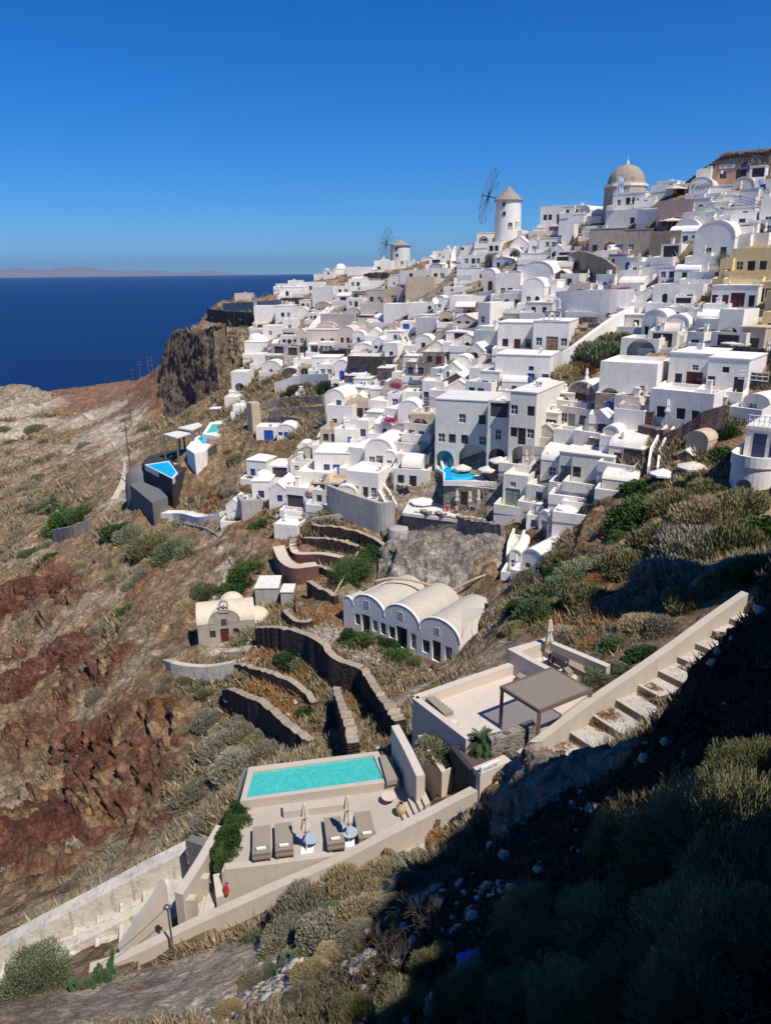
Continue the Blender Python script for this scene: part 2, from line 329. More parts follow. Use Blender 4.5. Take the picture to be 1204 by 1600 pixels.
# ---------------------------------------------------------------- names, labels, groups
LM = [('the large windmill', 792, 335), ('the small windmill', 625, 400), ('the brown domed church', 968, 300), ('the ruined pink shop', 1147, 265), ('the ochre houses', 1165, 440),
      ('the triple-bell church', 858, 520), ('the arched hotel pool', 712, 735), ('the barrel-roofed row house', 650, 985), ('the small chapel', 352, 975),
      ('the clay cliff', 290, 570), ('the black pool terrace', 250, 735), ('the black stone house', 577, 575), ('the blush house', 503, 530),
      ('the blue-doored corner house', 525, 640), ('the maroon arch door', 1135, 515), ('the round terrace tower', 1165, 740), ('the slatted pergola', 850, 1090),
      ('the turquoise pool', 495, 1212), ('the garden tree', 555, 885), ('the cement bastion', 622, 835), ('the tan chapel house', 1085, 690),
      ('the sun terrace', 705, 805), ('the bushside barrel vault', 885, 810), ('the path parapet', 1050, 1000), ('the teal-doored wall', 930, 480)]
PEND = []
ORD = ['nearest', 'second nearest', 'third nearest', 'fourth nearest', 'fifth nearest', 'sixth nearest', 'seventh nearest', 'eighth nearest', 'ninth nearest', 'tenth nearest', 'eleventh nearest', 'twelfth nearest']
ORD += ['%dth nearest' % k for k in range(13, 60)]
def place(uv):
    b = sorted((math.hypot((uv[0]-x), (uv[1]-y)*1.15), n, x, y) for n, x, y in LM)
    for d, n, x, y in b:
        if d > 6: break
    du, dv = uv[0]-x, uv[1]-y; a = math.degrees(math.atan2(-dv, du))
    k = int(((a+22.5) % 360)//45)
    return (['right of', 'upper right of', 'above', 'upper left of', 'left of', 'lower left of', 'below', 'lower right of'][k], n, d)
def tag(o, label, cat, group=None, uv=None):
    """label single; with uv the place is worked out at the end so that no two things share a label"""
    o['category'] = cat; o['kind'] = 'thing'
    if group: o['group'] = group
    if uv is not None: PEND.append((o, label, uv))
    else: o['label'] = label
    return o
def finish_labels():
    D = {}
    for o, d, uv in PEND:
        k, n, dist = place(uv); D.setdefault((d, k, n), []).append((dist, o))
    for (d, k, n), L in D.items():
        L.sort(key=lambda q: q[0])
        for i, (_, o) in enumerate(L):
            o['label'] = f'{d} {k} {n}' if len(L) == 1 else f'{d}, {ORD[i]} {k} {n}'
def empty(name, loc, rz=0):
    o = bpy.data.objects.new(name, None); col.objects.link(o); o.location = Vector(loc); o.rotation_euler = (0, 0, rz); o.empty_display_size = .1
    return o
def struct(o): o['kind'] = 'structure'; return o

# ---------------------------------------------------------------- openings
_WM = {}
def window_mesh(w, h, arch, kind):
    k = ('w', round(w, 1), round(h, 1), arch, kind)
    if k not in _WM:
        b = MB(); t = .06
        b.box(0, w, 0, .05, 0, t); b.box(0, t, 0, .05, 0, h); b.box(w-t, w, 0, .05, 0, h); b.box(t, w-t, 0, .05, h-t, h)
        b.box(w/2-t/2, w/2+t/2, -.005, .055, 0, h)
        b.box(t, w-t, .005, .045, h*.5-t/2, h*.5+t/2)
        p = MB(); p.box(.02, w-.02, .06, .09, .02, h-.02)
        _WM[k] = (b.mesh('window', kind), p.mesh('pane', 'glass'))
    return _WM[k]
def door_mesh(w, h, kind):
    k = ('d', round(w, 1), round(h, 1), kind)
    if k not in _WM:
        b = MB(); b.box(0, w, .03, .08, 0, h)
        n = 2 if w > 1.2 else 1
        for i in range(n):
            x0 = w*i/n+.08; x1 = w*(i+1)/n-.08
            for a, c in ((.06, .3), (.36, .62), (.68, .94)): b.box(x0, x1, .0, .03, h*a, h*c)
        if n == 2: b.box(w/2-.02, w/2+.02, -.01, .03, 0, h)
        q = MB(); q.cyl((w-.14, -.05, h*.47), (w-.14, .01, h*.47), .03)
        _WM[k] = (b.mesh('door', kind), q.mesh('handle', 'metal'))
    return _WM[k]
def holes_wall(mb, O, ux, Wd, H, holes, rec, z0=-3.0):
    """wall sheet from O along unit ux with real openings; outward is to the right of ux"""
    O = Vector(O); ux = Vector(ux); inn = Vector((-ux.y, ux.x, 0)); up_ = Vector((0, 0, 1))
    xs = sorted({0, Wd, *[h[0] for h in holes], *[h[2] for h in holes]}); zs = sorted({z0, H, *[h[1] for h in holes], *[h[3] for h in holes]})
    p = lambda x, z, y=0: O+ux*x+up_*z+inn*y
    for i in range(len(xs)-1):
        for j in range(len(zs)-1):
            cx, cz = (xs[i]+xs[i+1])/2, (zs[j]+zs[j+1])/2
            if any(h[0] < cx < h[2] and h[1] < cz < h[3] for h in holes): continue
            mb.add([p(xs[i], zs[j]), p(xs[i+1], zs[j]), p(xs[i+1], zs[j+1]), p(xs[i], zs[j+1])], [(0, 1, 2, 3)])
    for x0, a, x1, b, arch in holes:
        r = rec if not arch or arch < 2 else 1.6
        if not arch:
            mb.add([p(x0, a), p(x1, a), p(x1, b), p(x0, b), p(x0, a, r), p(x1, a, r), p(x1, b, r), p(x0, b, r)], [(0, 4, 5, 1), (1, 5, 6, 2), (2, 6, 7, 3), (3, 7, 4, 0)])
        else:
            R = (x1-x0)/2; rz = min(R, (b-a)*.55); n = 8; arc = [(x0+R-R*cos(pi*k/n), b-rz+rz*sin(pi*k/n)) for k in range(n+1)]
            for k in range(n):
                c = (x0, b) if k < n/2 else (x1, b)
                mb.add([p(*arc[k]), p(*arc[k+1]), p(*c)], [(0, 1, 2)])
            ring = [(x0, a)]+arc+[(x1, a)]
            for k in range(len(ring)-1):
                mb.add([p(*ring[k]), p(*ring[k+1]), p(*ring[k+1], r), p(*ring[k], r)], [(0, 1, 2, 3)])
            mb.add([p(x0, a), p(x1, a), p(x1, a, r), p(x0, a, r)], [(0, 1, 2, 3)])
# ---------------------------------------------------------------- levels cut into the ground
DZ, TZ, UZ = -24.3, -21.9, -21.4
def pl(z, *uv): return [tuple(PZ(u, v, z)[:2]) for u, v in uv]
PADS.append((pl(DZ, (335, 1375), (372, 1240), (388, 1185), (600, 1160), (690, 1225), (640, 1290), (505, 1345), (330, 1420)), DZ-.9))
PADS.append((pl(TZ, (640, 1085), (810, 1025), (990, 1060), (850, 1145), (735, 1225), (650, 1180)), TZ-.7))
PADS.append((pl(UZ, (795, 1010), (853, 990), (965, 1035), (900, 1070), (861, 1052)), UZ-.3))
PADS.append((pl(-38.7, (530, 985), (610, 1030), (700, 1068), (735, 1062), (768, 1035), (700, 985), (600, 940), (540, 962)), -38.75))
PADS.append((pl(-25.5, (345, 1290), (300, 1420), (190, 1510), (240, 1380), (300, 1300)), -26.6))

_PR = [(1163, 925, -17.5), (1110, 962, -18.1), (1050, 1006, -18.75), (990, 1048, -19.35), (930, 1088, -19.95), (860, 1140, -20.7), (812, 1178, -21.2)]
_PL = [(752, 1226, -22.5), (680, 1263, -23.1), (600, 1304, -23.5), (520, 1345, -24.2)]
for L_ in (_PR, _PL):
    for i in range(len(L_)-1):
        a, b = PZ(*L_[i]), PZ(*L_[i+1]); d = (b-a)[:2]; d /= np.linalg.norm(d); n_ = np.array([-d[1], d[0]]); PADS.append(([a[:2]-n_*.3-d*-.1, b[:2]-n_*.3, b[:2]+n_*2.9, a[:2]+n_*2.9], (a[2]+b[2])/2-1.5))
TOWN = [(400, 500), (470, 452), (560, 436), (640, 426), (700, 404), (760, 392), (860, 380), (930, 398), (1000, 430), (1110, 420), (1204, 345), (1204, 420), (1204, 560), (1090, 560), (1010, 545), (990, 520), (900, 520), (880, 590), (960, 600), (1010, 690), (960, 760), (800, 800), (640, 800), (500, 800), (420, 800), (395, 745), (500, 700), (520, 600), (440, 590), (385, 560)]
TOWN2 = [(820, 390), (940, 400), (1000, 380), (1060, 320), (1100, 300), (1204, 285), (1204, 420), (1000, 440)]
CALM = [[(1000, 590), (1204, 570), (1204, 790), (1090, 770), (1000, 780), (960, 760)], [(780, 790), (940, 780), (905, 860), (870, 920), (780, 915)], [(355, 430), (530, 430), (530, 700), (400, 700), (340, 660)], [(240, 790), (420, 770), (560, 780), (620, 870), (600, 960), (420, 970), (290, 1070), (380, 1190), (640, 1180), (700, 1070), (560, 930), (420, 830)], [(300, 930), (460, 900), (470, 1020), (300, 1020)]]
# ---------------------------------------------------------------- ground
def smooth(x, a, b):
    t = np.clip((x-a)/(b-a), 0, 1); return t*t*(3-2*t)
def blobs(lst):
    o = []
    for u, v, r in lst:
        p = HIT(u, v)
        if p is not None: d_ = float(np.dot(p, fw)); o.append((p[0], p[1], r*d_/F*(2.6 if d_ > 200 else 1), 1))
    return o
RED = blobs([(60, 920, 60), (100, 960, 50), (30, 1030, 60), (120, 1080, 60), (60, 1150, 80), (180, 1050, 45), (150, 1180, 70), (230, 1180, 80), (200, 1260, 90), (120, 1290, 90), (40, 1290, 90), (20, 1380, 70), (100, 1370, 60), (240, 1310, 60), (0, 960, 60)])
REDSOIL = blobs([(150, 615, 50), (200, 610, 50), (110, 620, 40), (180, 640, 40), (220, 600, 40), (235, 625, 30)])
PALE = blobs([(170, 680, 26), (190, 700, 24), (205, 720, 20), (150, 655, 25), (660, 1075, 30), (620, 1100, 30), (690, 1055, 30), (720, 1050, 22), (340, 1020, 26), (375, 1015, 24), (350, 900, 16), (340, 930, 14), (352, 870, 16), (345, 845, 14), (300, 824, 12), (322, 834, 12), (356, 890, 14), (354, 910, 14), (270, 818, 10), (200, 1500, 24), (260, 1530, 36), (320, 1520, 40), (400, 1540, 46), (300, 1580, 40), (470, 1580, 40), (560, 1500, 40), (180, 790, 20), (420, 1400, 20), (500, 1400, 20), (420, 1500, 30), (350, 1560, 40), (480, 1540, 40), (550, 1420, 40), (650, 1400, 50), (230, 880, 10), (30, 640, 30), (40, 670, 26), (120, 1350, 20)])
RUST = blobs([(220, 920, 26), (250, 900, 24), (200, 950, 24), (400, 1080, 50), (440, 1110, 50), (560, 1100, 30), (580, 1140, 30), (500, 970, 40), (480, 860, 30), (520, 960, 24), (430, 850, 36), (380, 830, 30), (900, 820, 16), (860, 980, 40), (930, 980, 50), (980, 1000, 36), (1030, 960, 30), (820, 850, 20), (900, 1120, 20), (960, 1130, 26), (1000, 1110, 26), (900, 1150, 26), (470, 1050, 30), (420, 1030, 30), (250, 1110, 40), (200, 1110, 30), (760, 1290, 20), (330, 790, 30), (790, 1000, 20)])
GRASSG = blobs([(380, 900, 30), (400, 890, 24), (600, 1005, 26), (560, 985, 20), (640, 1030, 22), (110, 810, 26), (130, 800, 20), (880, 900, 30)])
PALE += [(-3, 20.5, 3.2, .85), (-6.5, 19.5, 3.6, .85), (-1, 22.5, 2.2, .8), (-9.5, 19.5, 2.8, .8), (-4, 16.5, 2.2, .8), (1.5, 24.5, 1.8, .8)]
def mask(x, y, L, nz=0):
    m = np.zeros_like(x)
    for a, b, r, w in L: m = np.maximum(m, w*(1-smooth(np.hypot(x-a, y-b)/r+nz, .55, 1.15)))
    return m
def ground_colour(x, y, z, slope):
    p = np.stack([x, y, z], 1); n1 = fbm(p/9, 4); n2 = fbm(p/2.3+50, 4); n3 = fbm(p/.7+9, 3)
    soil, rock, scrub = np.array([.46, .32, .19]), np.array([.60, .49, .36]), np.array([.235, .175, .10])
    c = soil*(1+n3[:, None]*.45)
    def over(c, k, q): return c*(1-q[:, None])+np.array(k)*q[:, None]
    c = over(c, scrub, smooth(n2+n1*.6, .0, .35)*.7); c = over(c, rock, smooth(n1-n2*.5, .05, .4)*.8)
    c = over(c, (.48, .39, .29), smooth(slope, .9, 1.5)*.6)
    dk = 1-smooth(np.hypot(x-9, y-13), 9, 14); c = over(c, (.05, .045, .03), np.clip(dk*(.95+.3*n2), 0, 1))  # dark soil, with the near slope's shade painted into its colour
    c = over(c, (.36, .21, .10), mask(x, y, RUST, n2*.35)*.8)
    c = over(c, (.14, .16, .065), mask(x, y, GRASSG, n2*.35)*.8)
    r = mask(x, y, RED, n1*.6+n2*.3)*smooth(n2+n1*.5, -.5, .1); c = over(c, (.21, .09, .06), r*smooth(slope+n2*.5, .1, .75)*.95)
    c = over(c, (.33, .155, .115), mask(x, y, REDSOIL, n2*.3)*(.6+.35*n3)); c = over(c, (.80, .71, .58), mask(x, y, PALE, n2*.3)*.85)
    p_ = CXp(p); tw = (inpoly(*[np.asarray(q) for q in p_], TOWN) | inpoly(*[np.asarray(q) for q in p_], TOWN2)); c = over(c, (.50, .455, .39), tw*smooth(n2*.6+n1*.4, -.42, -.12)*.92)
    return np.clip(c, .01, .8), r
def near_off(x, y, z):
    p = np.stack([x, y, z], 1); dist = np.linalg.norm(p, axis=1); return (1-smooth(dist, 26, 32))*(fbm(p/2.2+70, 5, True)*.55+fbm(p/.5, 4, True)*.12-.38)*smooth(dist, 4, 9)
def make_ground():
    A = np.concatenate([np.radians(np.linspace(-100, -36, 70, endpoint=False)), np.radians(np.linspace(-36, 36, 920)), np.radians(np.linspace(36, 100, 80)[1:])])
    R = np.exp(np.linspace(math.log(3.2), math.log(560), 1000))
    # rings are denser where the ground tilts towards the viewer
    a, r = np.meshgrid(A, R); x = (OC[0]*0+r*np.sin(a)).ravel(); y = (r*np.cos(a)).ravel()
    z = np.maximum(zt(np.stack([x, y], 1)), -122); Zg = z.reshape(r.shape)
    dzr = np.gradient(Zg, axis=0)/np.gradient(r, axis=0); dza = np.gradient(Zg, axis=1)/(np.gradient(a, axis=1)*r)
    slope = np.hypot(dzr, dza).ravel()
    sx, cx_ = np.sin(a).ravel(), np.cos(a).ravel(); gx = dzr.ravel()*sx+dza.ravel()*cx_; gy = dzr.ravel()*cx_-dza.ravel()*sx
    n = np.stack([-gx, -gy, np.ones_like(gx)], 1); n /= np.linalg.norm(n, axis=1)[:, None]
    p = np.stack([x, y, z], 1); dist = np.linalg.norm(p, axis=1)
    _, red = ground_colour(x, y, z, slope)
    flat = np.zeros(len(x), bool)
    for poly, zz in PADS: flat |= inpoly(x, y, poly)
    hero = smooth(np.hypot(x-4, y-34), 8, 24)        # calm ground round the terraces
    town = 1-.75*(inpoly(*[np.asarray(q) for q in (CXp(p))], TOWN) | inpoly(*[np.asarray(q) for q in CXp(p)], TOWN2))
    for cpoly in CALM: town = np.where(inpoly(*[np.asarray(q) for q in CXp(p)], cpoly), np.minimum(town, .3), town)
    big = fbm(p/14+3, 3, True)*1.3+fbm(p/4.5+8, 4, True)*.55+fbm(p/1.2+1, 4, True)*.3
    amp = np.clip(dist/110, .15, 1.0)*town*(.35+.65*hero)
    rr = red*(fbm(p/6+30, 4, True)*2.6+fbm(p*np.array([.9, .9, 1.8])/1.3+2, 4, True)*1.1)*np.clip(dist/75, .3, 1.3)
    near = 1-smooth(dist, 26, 32); nr = near_off(x, y, z)
    d = big*amp*(1-red*.7)*(1-near)+rr+nr; d[flat] = np.minimum(d[flat], 0)
    q = p+n*d[:, None]
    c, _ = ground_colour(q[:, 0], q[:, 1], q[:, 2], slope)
    h, w = r.shape; i = np.arange(h*w).reshape(h, w)
    f = np.stack([i[:-1, :-1].ravel(), i[:-1, 1:].ravel(), i[1:, 1:].ravel(), i[1:, :-1].ravel()], 1)
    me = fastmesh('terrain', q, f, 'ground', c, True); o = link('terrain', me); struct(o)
    return o
def CXp(p):
    d = p@fw; d = np.where(d > 1, d, 1e9); return CX+F*(p@rt)/d, CY-F*(p@up)/d
make_ground()
def struct_mesh(name, mb, mat): o = mb.build(name, mat); struct(o); return o
# sea
m, t, b = newmat('sea_water'); M['sea'] = m
g = noi(t, .006, 6, .6); mpn = N(t, 'ShaderNodeMapping'); t.links.new(posn(t), mpn.inputs['Vector']); mpn.inputs['Scale'].default_value = (.05, .11, .1)
wv = noi(t, 1.0, 8, .75, mpn.outputs[0])
c = ramp(t, g, [(.35, (.0004, .008, .055)), (.7, (.0006, .013, .08))]); c = mixc(t, ramp(t, wv, [(.72, (0, 0, 0)), (.78, (1, 1, 1))]), c, (.10, .16, .26))
t.links.new(c, b.inputs['Base Color']); b.inputs['Roughness'].default_value = .35; b.inputs['Specular IOR Level'].default_value = .1; bump(t, b, wv, 1.0, 2.5)
q = MB(); n = 64; rings = [0, 300, 900, 3000, 9000, 30000, 55500]; vs = [(0, 0, -110)]+[(r*sin(2*pi*k/n), r*cos(2*pi*k/n), -110) for r in rings[1:] for k in range(n)]
fs = [(0, 1+(k+1) % n, 1+k) for k in range(n)]+[(1+j*n+k, 1+j*n+(k+1) % n, 1+(j+1)*n+(k+1) % n, 1+(j+1)*n+k) for j in range(len(rings)-2) for k in range(n)]
q.add(vs, [f[::-1] for f in fs]); struct_mesh('sea', q, 'sea')
# far island
M['isle'] = plain('island_rock', (.22, .20, .17), .95)
prof = [(-150, 0), (-80, 9), (-20, 14), (30, 17), (60, 15), (95, 16), (130, 19), (165, 14), (200, 10), (240, 12), (280, 7), (330, 9), (370, 4), (410, 0)]
q = MB(); vs = []
for k in range(120):
    u = -150+560*k/119; h = np.interp(u, [a for a, _ in prof], [b for _, b in prof])*(.92+.1*vnoise(np.array([[u*.09, 0, 0]]))[0])
    p0 = PZ(u, 436, -110); s = 49000/np.hypot(p0[0], p0[1]); x, y = p0[0]*s, p0[1]*s; nn = np.array([x, y])/49000
    hz = h*38000/F
    for dr, kz in ((0, -5), (900, hz*.45), (1800, hz), (3200, hz*.5), (4200, -5)): vs.append((x+nn[0]*dr, y+nn[1]*dr, -110+kz+(vnoise(np.array([[u*.2, dr*.01, 3]]))[0]*hz*.12 if kz > 0 else 0)))
q.add(vs, [[5*k+j, 5*k+5+j, 5*k+6+j, 5*k+1+j] for k in range(119) for j in range(4)], True); struct_mesh('distant_island', q, 'isle')

# cliffs and crags: a displaced face between a foot line and a crest line, with a cap that runs back into the hill
def crag(name, foot, crest, cap, colf, amp=1.5, sc=4.0, ridge=True, rows=90, cols=190, mat='ground', drop=4, seed=0, over=0):
    ft = np.array([P(*q) for q in foot]); cr = np.array([P(*q) for q in crest])
    def res(a):
        L = np.concatenate([[0], np.cumsum(np.linalg.norm(np.diff(a, axis=0), axis=1))]); t_ = np.linspace(0, L[-1], cols); return np.stack([np.interp(t_, L, a[:, k]) for k in range(3)], 1)
    ft, cr = res(ft), res(cr); ft2 = ft.copy(); ft2[:, 2] -= drop
    out = cr[:, :2].copy(); n2 = out/np.linalg.norm(out, axis=1)[:, None]; bk = cr.copy(); bk[:, :2] += n2*cap; bk[:, 2] = np.minimum(zt(bk[:, :2])-1.5, cr[:, 2]-.5)
    T = np.linspace(0, 1, rows)[:, None, None]; bulge = np.sin(T*pi)*over
    face = ft2[None]*(1-T)+cr[None]*T; face[:, :, :2] -= n2[None]*bulge
    T2 = np.linspace(0, 1, rows//3)[1:, None, None]; top = cr[None]*(1-T2)+bk[None]*T2
    g = np.concatenate([face, top], 0); R_, C_ = g.shape[:2]
    # side returns bend back into the hill
    e = np.minimum(np.linspace(0, 1, C_), np.linspace(1, 0, C_)); s = (1-smooth(e, 0, .12))[None, :, None]
    g[:, :, :2] += n2[None]*s*cap*.5; g[:, :, 2] -= s[:, :, 0]*1.5
    du = np.gradient(g, axis=1); dv = np.gradient(g, axis=0); nn = np.cross(du, dv); nn /= np.linalg.norm(nn, axis=2)[..., None]+1e-9
    p = g.reshape(-1, 3)+seed*31; d = (fbm(p/sc, 5, ridge)*.8+fbm(p/(sc*.25)+5, 3, ridge)*.28)*amp
    g = g.reshape(-1, 3)+nn.reshape(-1, 3)*d[:, None]
    i = np.arange(R_*C_).reshape(R_, C_); f = np.stack([i[:-1, :-1].ravel(), i[:-1, 1:].ravel(), i[1:, 1:].ravel(), i[1:, :-1].ravel()], 1)
    me = fastmesh(name, g, f, mat, colf(g, d), True); return struct(link(name, me))
def cmix(a, b, c, s1=5., s2=1.2):
    a, b, c = map(np.array, (a, b, c))
    def fn(g, d):
        n1 = smooth(fbm(g/s1, 4), -.25, .35)[:, None]; n2 = smooth(fbm(g/s2+9, 4), .1, .4)[:, None]; q = a*(1-n1)+b*n1; return q*(1-n2*.6)+c*n2*.6
    return fn
clay = cmix((.20, .155, .115), (.29, .23, .17), (.38, .31, .23)); grey = cmix((.46, .42, .37), (.58, .53, .47), (.33, .29, .25), 4, 1.0)
redc = cmix((.20, .085, .058), (.29, .145, .10), (.10, .045, .033), 4, 1.0); brown = cmix((.32, .22, .155), (.48, .38, .27), (.22, .155, .105), 5, 1.2)
pale = cmix((.46, .40, .32), (.36, .30, .23), (.55, .50, .42), 3, .8)
cliffs = [
 ('clay_cliff', [(232, 612, 262), (238, 641, 244), (290, 643, 218), (345, 647, 196), (366, 640, 188)], [(252, 566, 262), (264, 526, 250), (285, 515, 236), (308, 520, 222), (326, 508, 212), (352, 500, 204)], 30, clay, 2.6, 6, False, 6, 1),
 ('eroded_rock', [(318, 620, 232), (350, 610, 224), (385, 600, 214)], [(318, 522, 240), (340, 514, 236), (385, 520, 224)], 16, cmix((.36, .29, .20), (.50, .43, .32), (.20, .16, .11), 4, 1.5), 1.7, 5, True, 3, 2),
 ('grey_crag', [(585, 935, 83), (640, 930, 83), (700, 970, 80), (760, 990, 77), (800, 965, 77)], [(596, 868, 92), (640, 850, 92.5), (690, 853, 92), (760, 838, 91), (798, 845, 88)], 9, grey, 1.3, 5, True, 4, 3),
 ('brown_crag', [(232, 796, 141), (290, 800, 137), (350, 795, 134), (420, 780, 128)], [(262, 738, 151), (300, 712, 152), (345, 695, 150), (385, 690, 147), (425, 700, 140)], 14, brown, 2.2, 6, True, 4, 4),
 ('red_cliff', [(92, 1225, 83), (150, 1290, 77), (200, 1318, 74), (270, 1290, 72), (300, 1240, 72)], [(95, 1165, 87), (140, 1150, 85), (200, 1150, 82), (260, 1160, 79), (310, 1180, 75)], 8, redc, 2.3, 4, True, 5, 5),
 ('red_cliff', [(-60, 1170, 98), (30, 1150, 99), (100, 1120, 99), (170, 1080, 96)], [(-60, 1090, 106), (30, 1065, 106), (90, 1020, 109), (160, 1000, 106)], 9, redc, 2.2, 4.5, True, 5, 6),
 ('red_cliff', [(-60, 1015, 124), (30, 990, 126), (80, 975, 125), (140, 960, 122)], [(-60, 930, 138), (30, 915, 136), (90, 905, 134), (150, 925, 126)], 10, redc, 2.4, 5, True, 5, 7),
 ('red_cliff', [(-60, 1440, 62), (20, 1440, 59), (90, 1390, 60), (170, 1340, 62)], [(-60, 1310, 76), (20, 1290, 76), (90, 1275, 77), (160, 1290, 73)], 8, redc, 1.8, 3.5, True, 5, 8),
 ('pale_headland', [(-80, 660, 285), (0, 655, 285), (60, 645, 290), (95, 636, 292)], [(-80, 612, 310), (0, 606, 312), (40, 604, 314), (85, 622, 305)], 20, cmix((.50, .44, .33), (.38, .31, .22), (.56, .50, .40), 7, 2), 2.5, 9, True, 5, 9),
 ('pale_ledge', [(770, 1300, 24), (840, 1330, 20.5), (900, 1310, 18.6), (1000, 1290, 17), (1060, 1270, 15)], [(796, 1196, 28.3), (830, 1176, 28.5), (870, 1190, 26.2), (950, 1192, 24), (1045, 1165, 22)], 2.2, pale, .8, 2.2, True, 2, 10)]
for nm, ft, cr, cap, cf, am, sc, rg, dr, sdd in cliffs: crag(nm, ft, cr, cap, cf, am, sc, rg, drop=dr, seed=sdd)
# ---------------------------------------------------------------- houses
CN = {'W': 'white', 'C': 'cream', 'G': 'pale grey', 'B': 'taupe', 'Y': 'ochre yellow', 'M': 'mauve', 'T': 'tan', 'P': 'pink', 'S': 'cement grey', 'Q': 'brownish grey', 'L': 'blush', 'K': 'black stone', 'R': 'red stone', 'X': 'mixed stone', 'D': 'dry stone', 'F': 'dark stone', 'U': 'tan rubble'}
FN = {'p': 'parapet-roofed', 's': 'flat-roofed', 'v': 'vaulted', 'x': 'cross-vaulted', 'd': 'domed', 'g': 'gabled'}
DN = {'b': 'blue', 'r': 'maroon', 'g': 'sage', 'n': 'dark', 't': 'teal', 'o': 'wooden', 'w': 'white', 'y': 'navy', 'p': 'turquoise'}
KIND = {'d': (1.1, 2.2, 0, 0), 'D': (1.9, 2.4, 0, 0), 'w': (1.0, 1.25, .95, 0), 'f': (.75, .65, 2.6, 0), 'n': (.85, 1.8, .3, 0), 'a': (2.6, 2.7, 0, 2), 'A': (4.2, 3.8, 0, 2), 'q': (.85, 1.4, .8, 1), 'e': (1.1, 2.3, 0, 1), 'l': (2.8, 1.9, .9, 0)}
HBOX = []
def opening_children(root, O, ux, holes, rec):
    for (x0, a, x1, b, arch), kd, c in holes:
        O_, u_ = Vector(O), Vector(ux); inn = Vector((-u_.y, u_.x, 0)); w, h = x1-x0, b-a
        if kd in 'aAl':
            r = 1.6 if arch else rec
            if kd == 'l':
                q = MB(); q.box(0, w, .0, .03, 0, h); me = q.mesh('opening', 'dark'); p = O_+u_*x0+inn*(rec-.02); p.z = a
                ob = link('opening', me, root); ob.location = p; ob.rotation_euler = (0, 0, math.atan2(u_.y, u_.x))
                continue
            q = MB(); q.box(-.1, w+.1, 0, .05, 0, h); ob = link('alcove_wall', q.mesh('alcove_wall', M['poolt' if c == 'p' else 'G']), root)
            p = O_+u_*x0+inn*r; p.z = a; ob.location = p; ob.rotation_euler = (0, 0, math.atan2(u_.y, u_.x))
            dm, hm = door_mesh(1.0, 2.0, M[c]); d = link('door', dm, root); p = O_+u_*(x0+w*.5-.5)+inn*(r-.1); p.z = a; d.location = p; d.rotation_euler = (0, 0, math.atan2(u_.y, u_.x))
            continue
        if kd in 'dDe':
            dm, hm = door_mesh(w, h, M[c]); d = link('door', dm, root)
            if NEAR[0]: link('handle', hm, d)
        else:
            if c == 'n' and (int(abs(x0*37+a*11+root.location.x*5)) % 5) < 3: c = 'w'
            fm, pm = window_mesh(w, h, arch, M[c]); d = link('window', fm, root)
            if NEAR[0]: link('pane', pm, d)
            else: link('pane', pm, d)
        p = O_+u_*x0+inn*(rec-.1); p.z = a; d.location = p; d.rotation_euler = (0, 0, math.atan2(u_.y, u_.x))
NEAR = [True]
def parse_open(spec, W_, H, colr):
    out = []
    for kd, x, c, fl in re.findall(r'([dDwfnaAqel])(\d+)([brgntowyp]?)(\d?)', spec):
        w, h, sill, arch = KIND[kd]; fl = int(fl or 0); c = c or colr
        k = min(1.0, max(.55, H/3.1)) if fl == 0 else 1
        w, h, sill = w*min(1.25, max(.8, k)), h*k, sill*k+fl*2.9
        if w > W_*.8: h *= max(.5, W_*.8/w) if kd in 'aA' else 1; w = W_*.8
        x0 = min(max(.12, W_*int(x)/100-w/2), W_-w-.12)
        if sill+h > H-.12: h = H-.12-sill
        if h < .3: continue
        if any(not (x0+w < o[0][0]+.01 or x0 > o[0][2]-.01 or sill+h < o[0][1]+.01 or sill > o[0][3]-.01) for o in out): continue
        out.append(((x0, max(sill, .02), x0+w, sill+h, arch), kd, c))
    return out
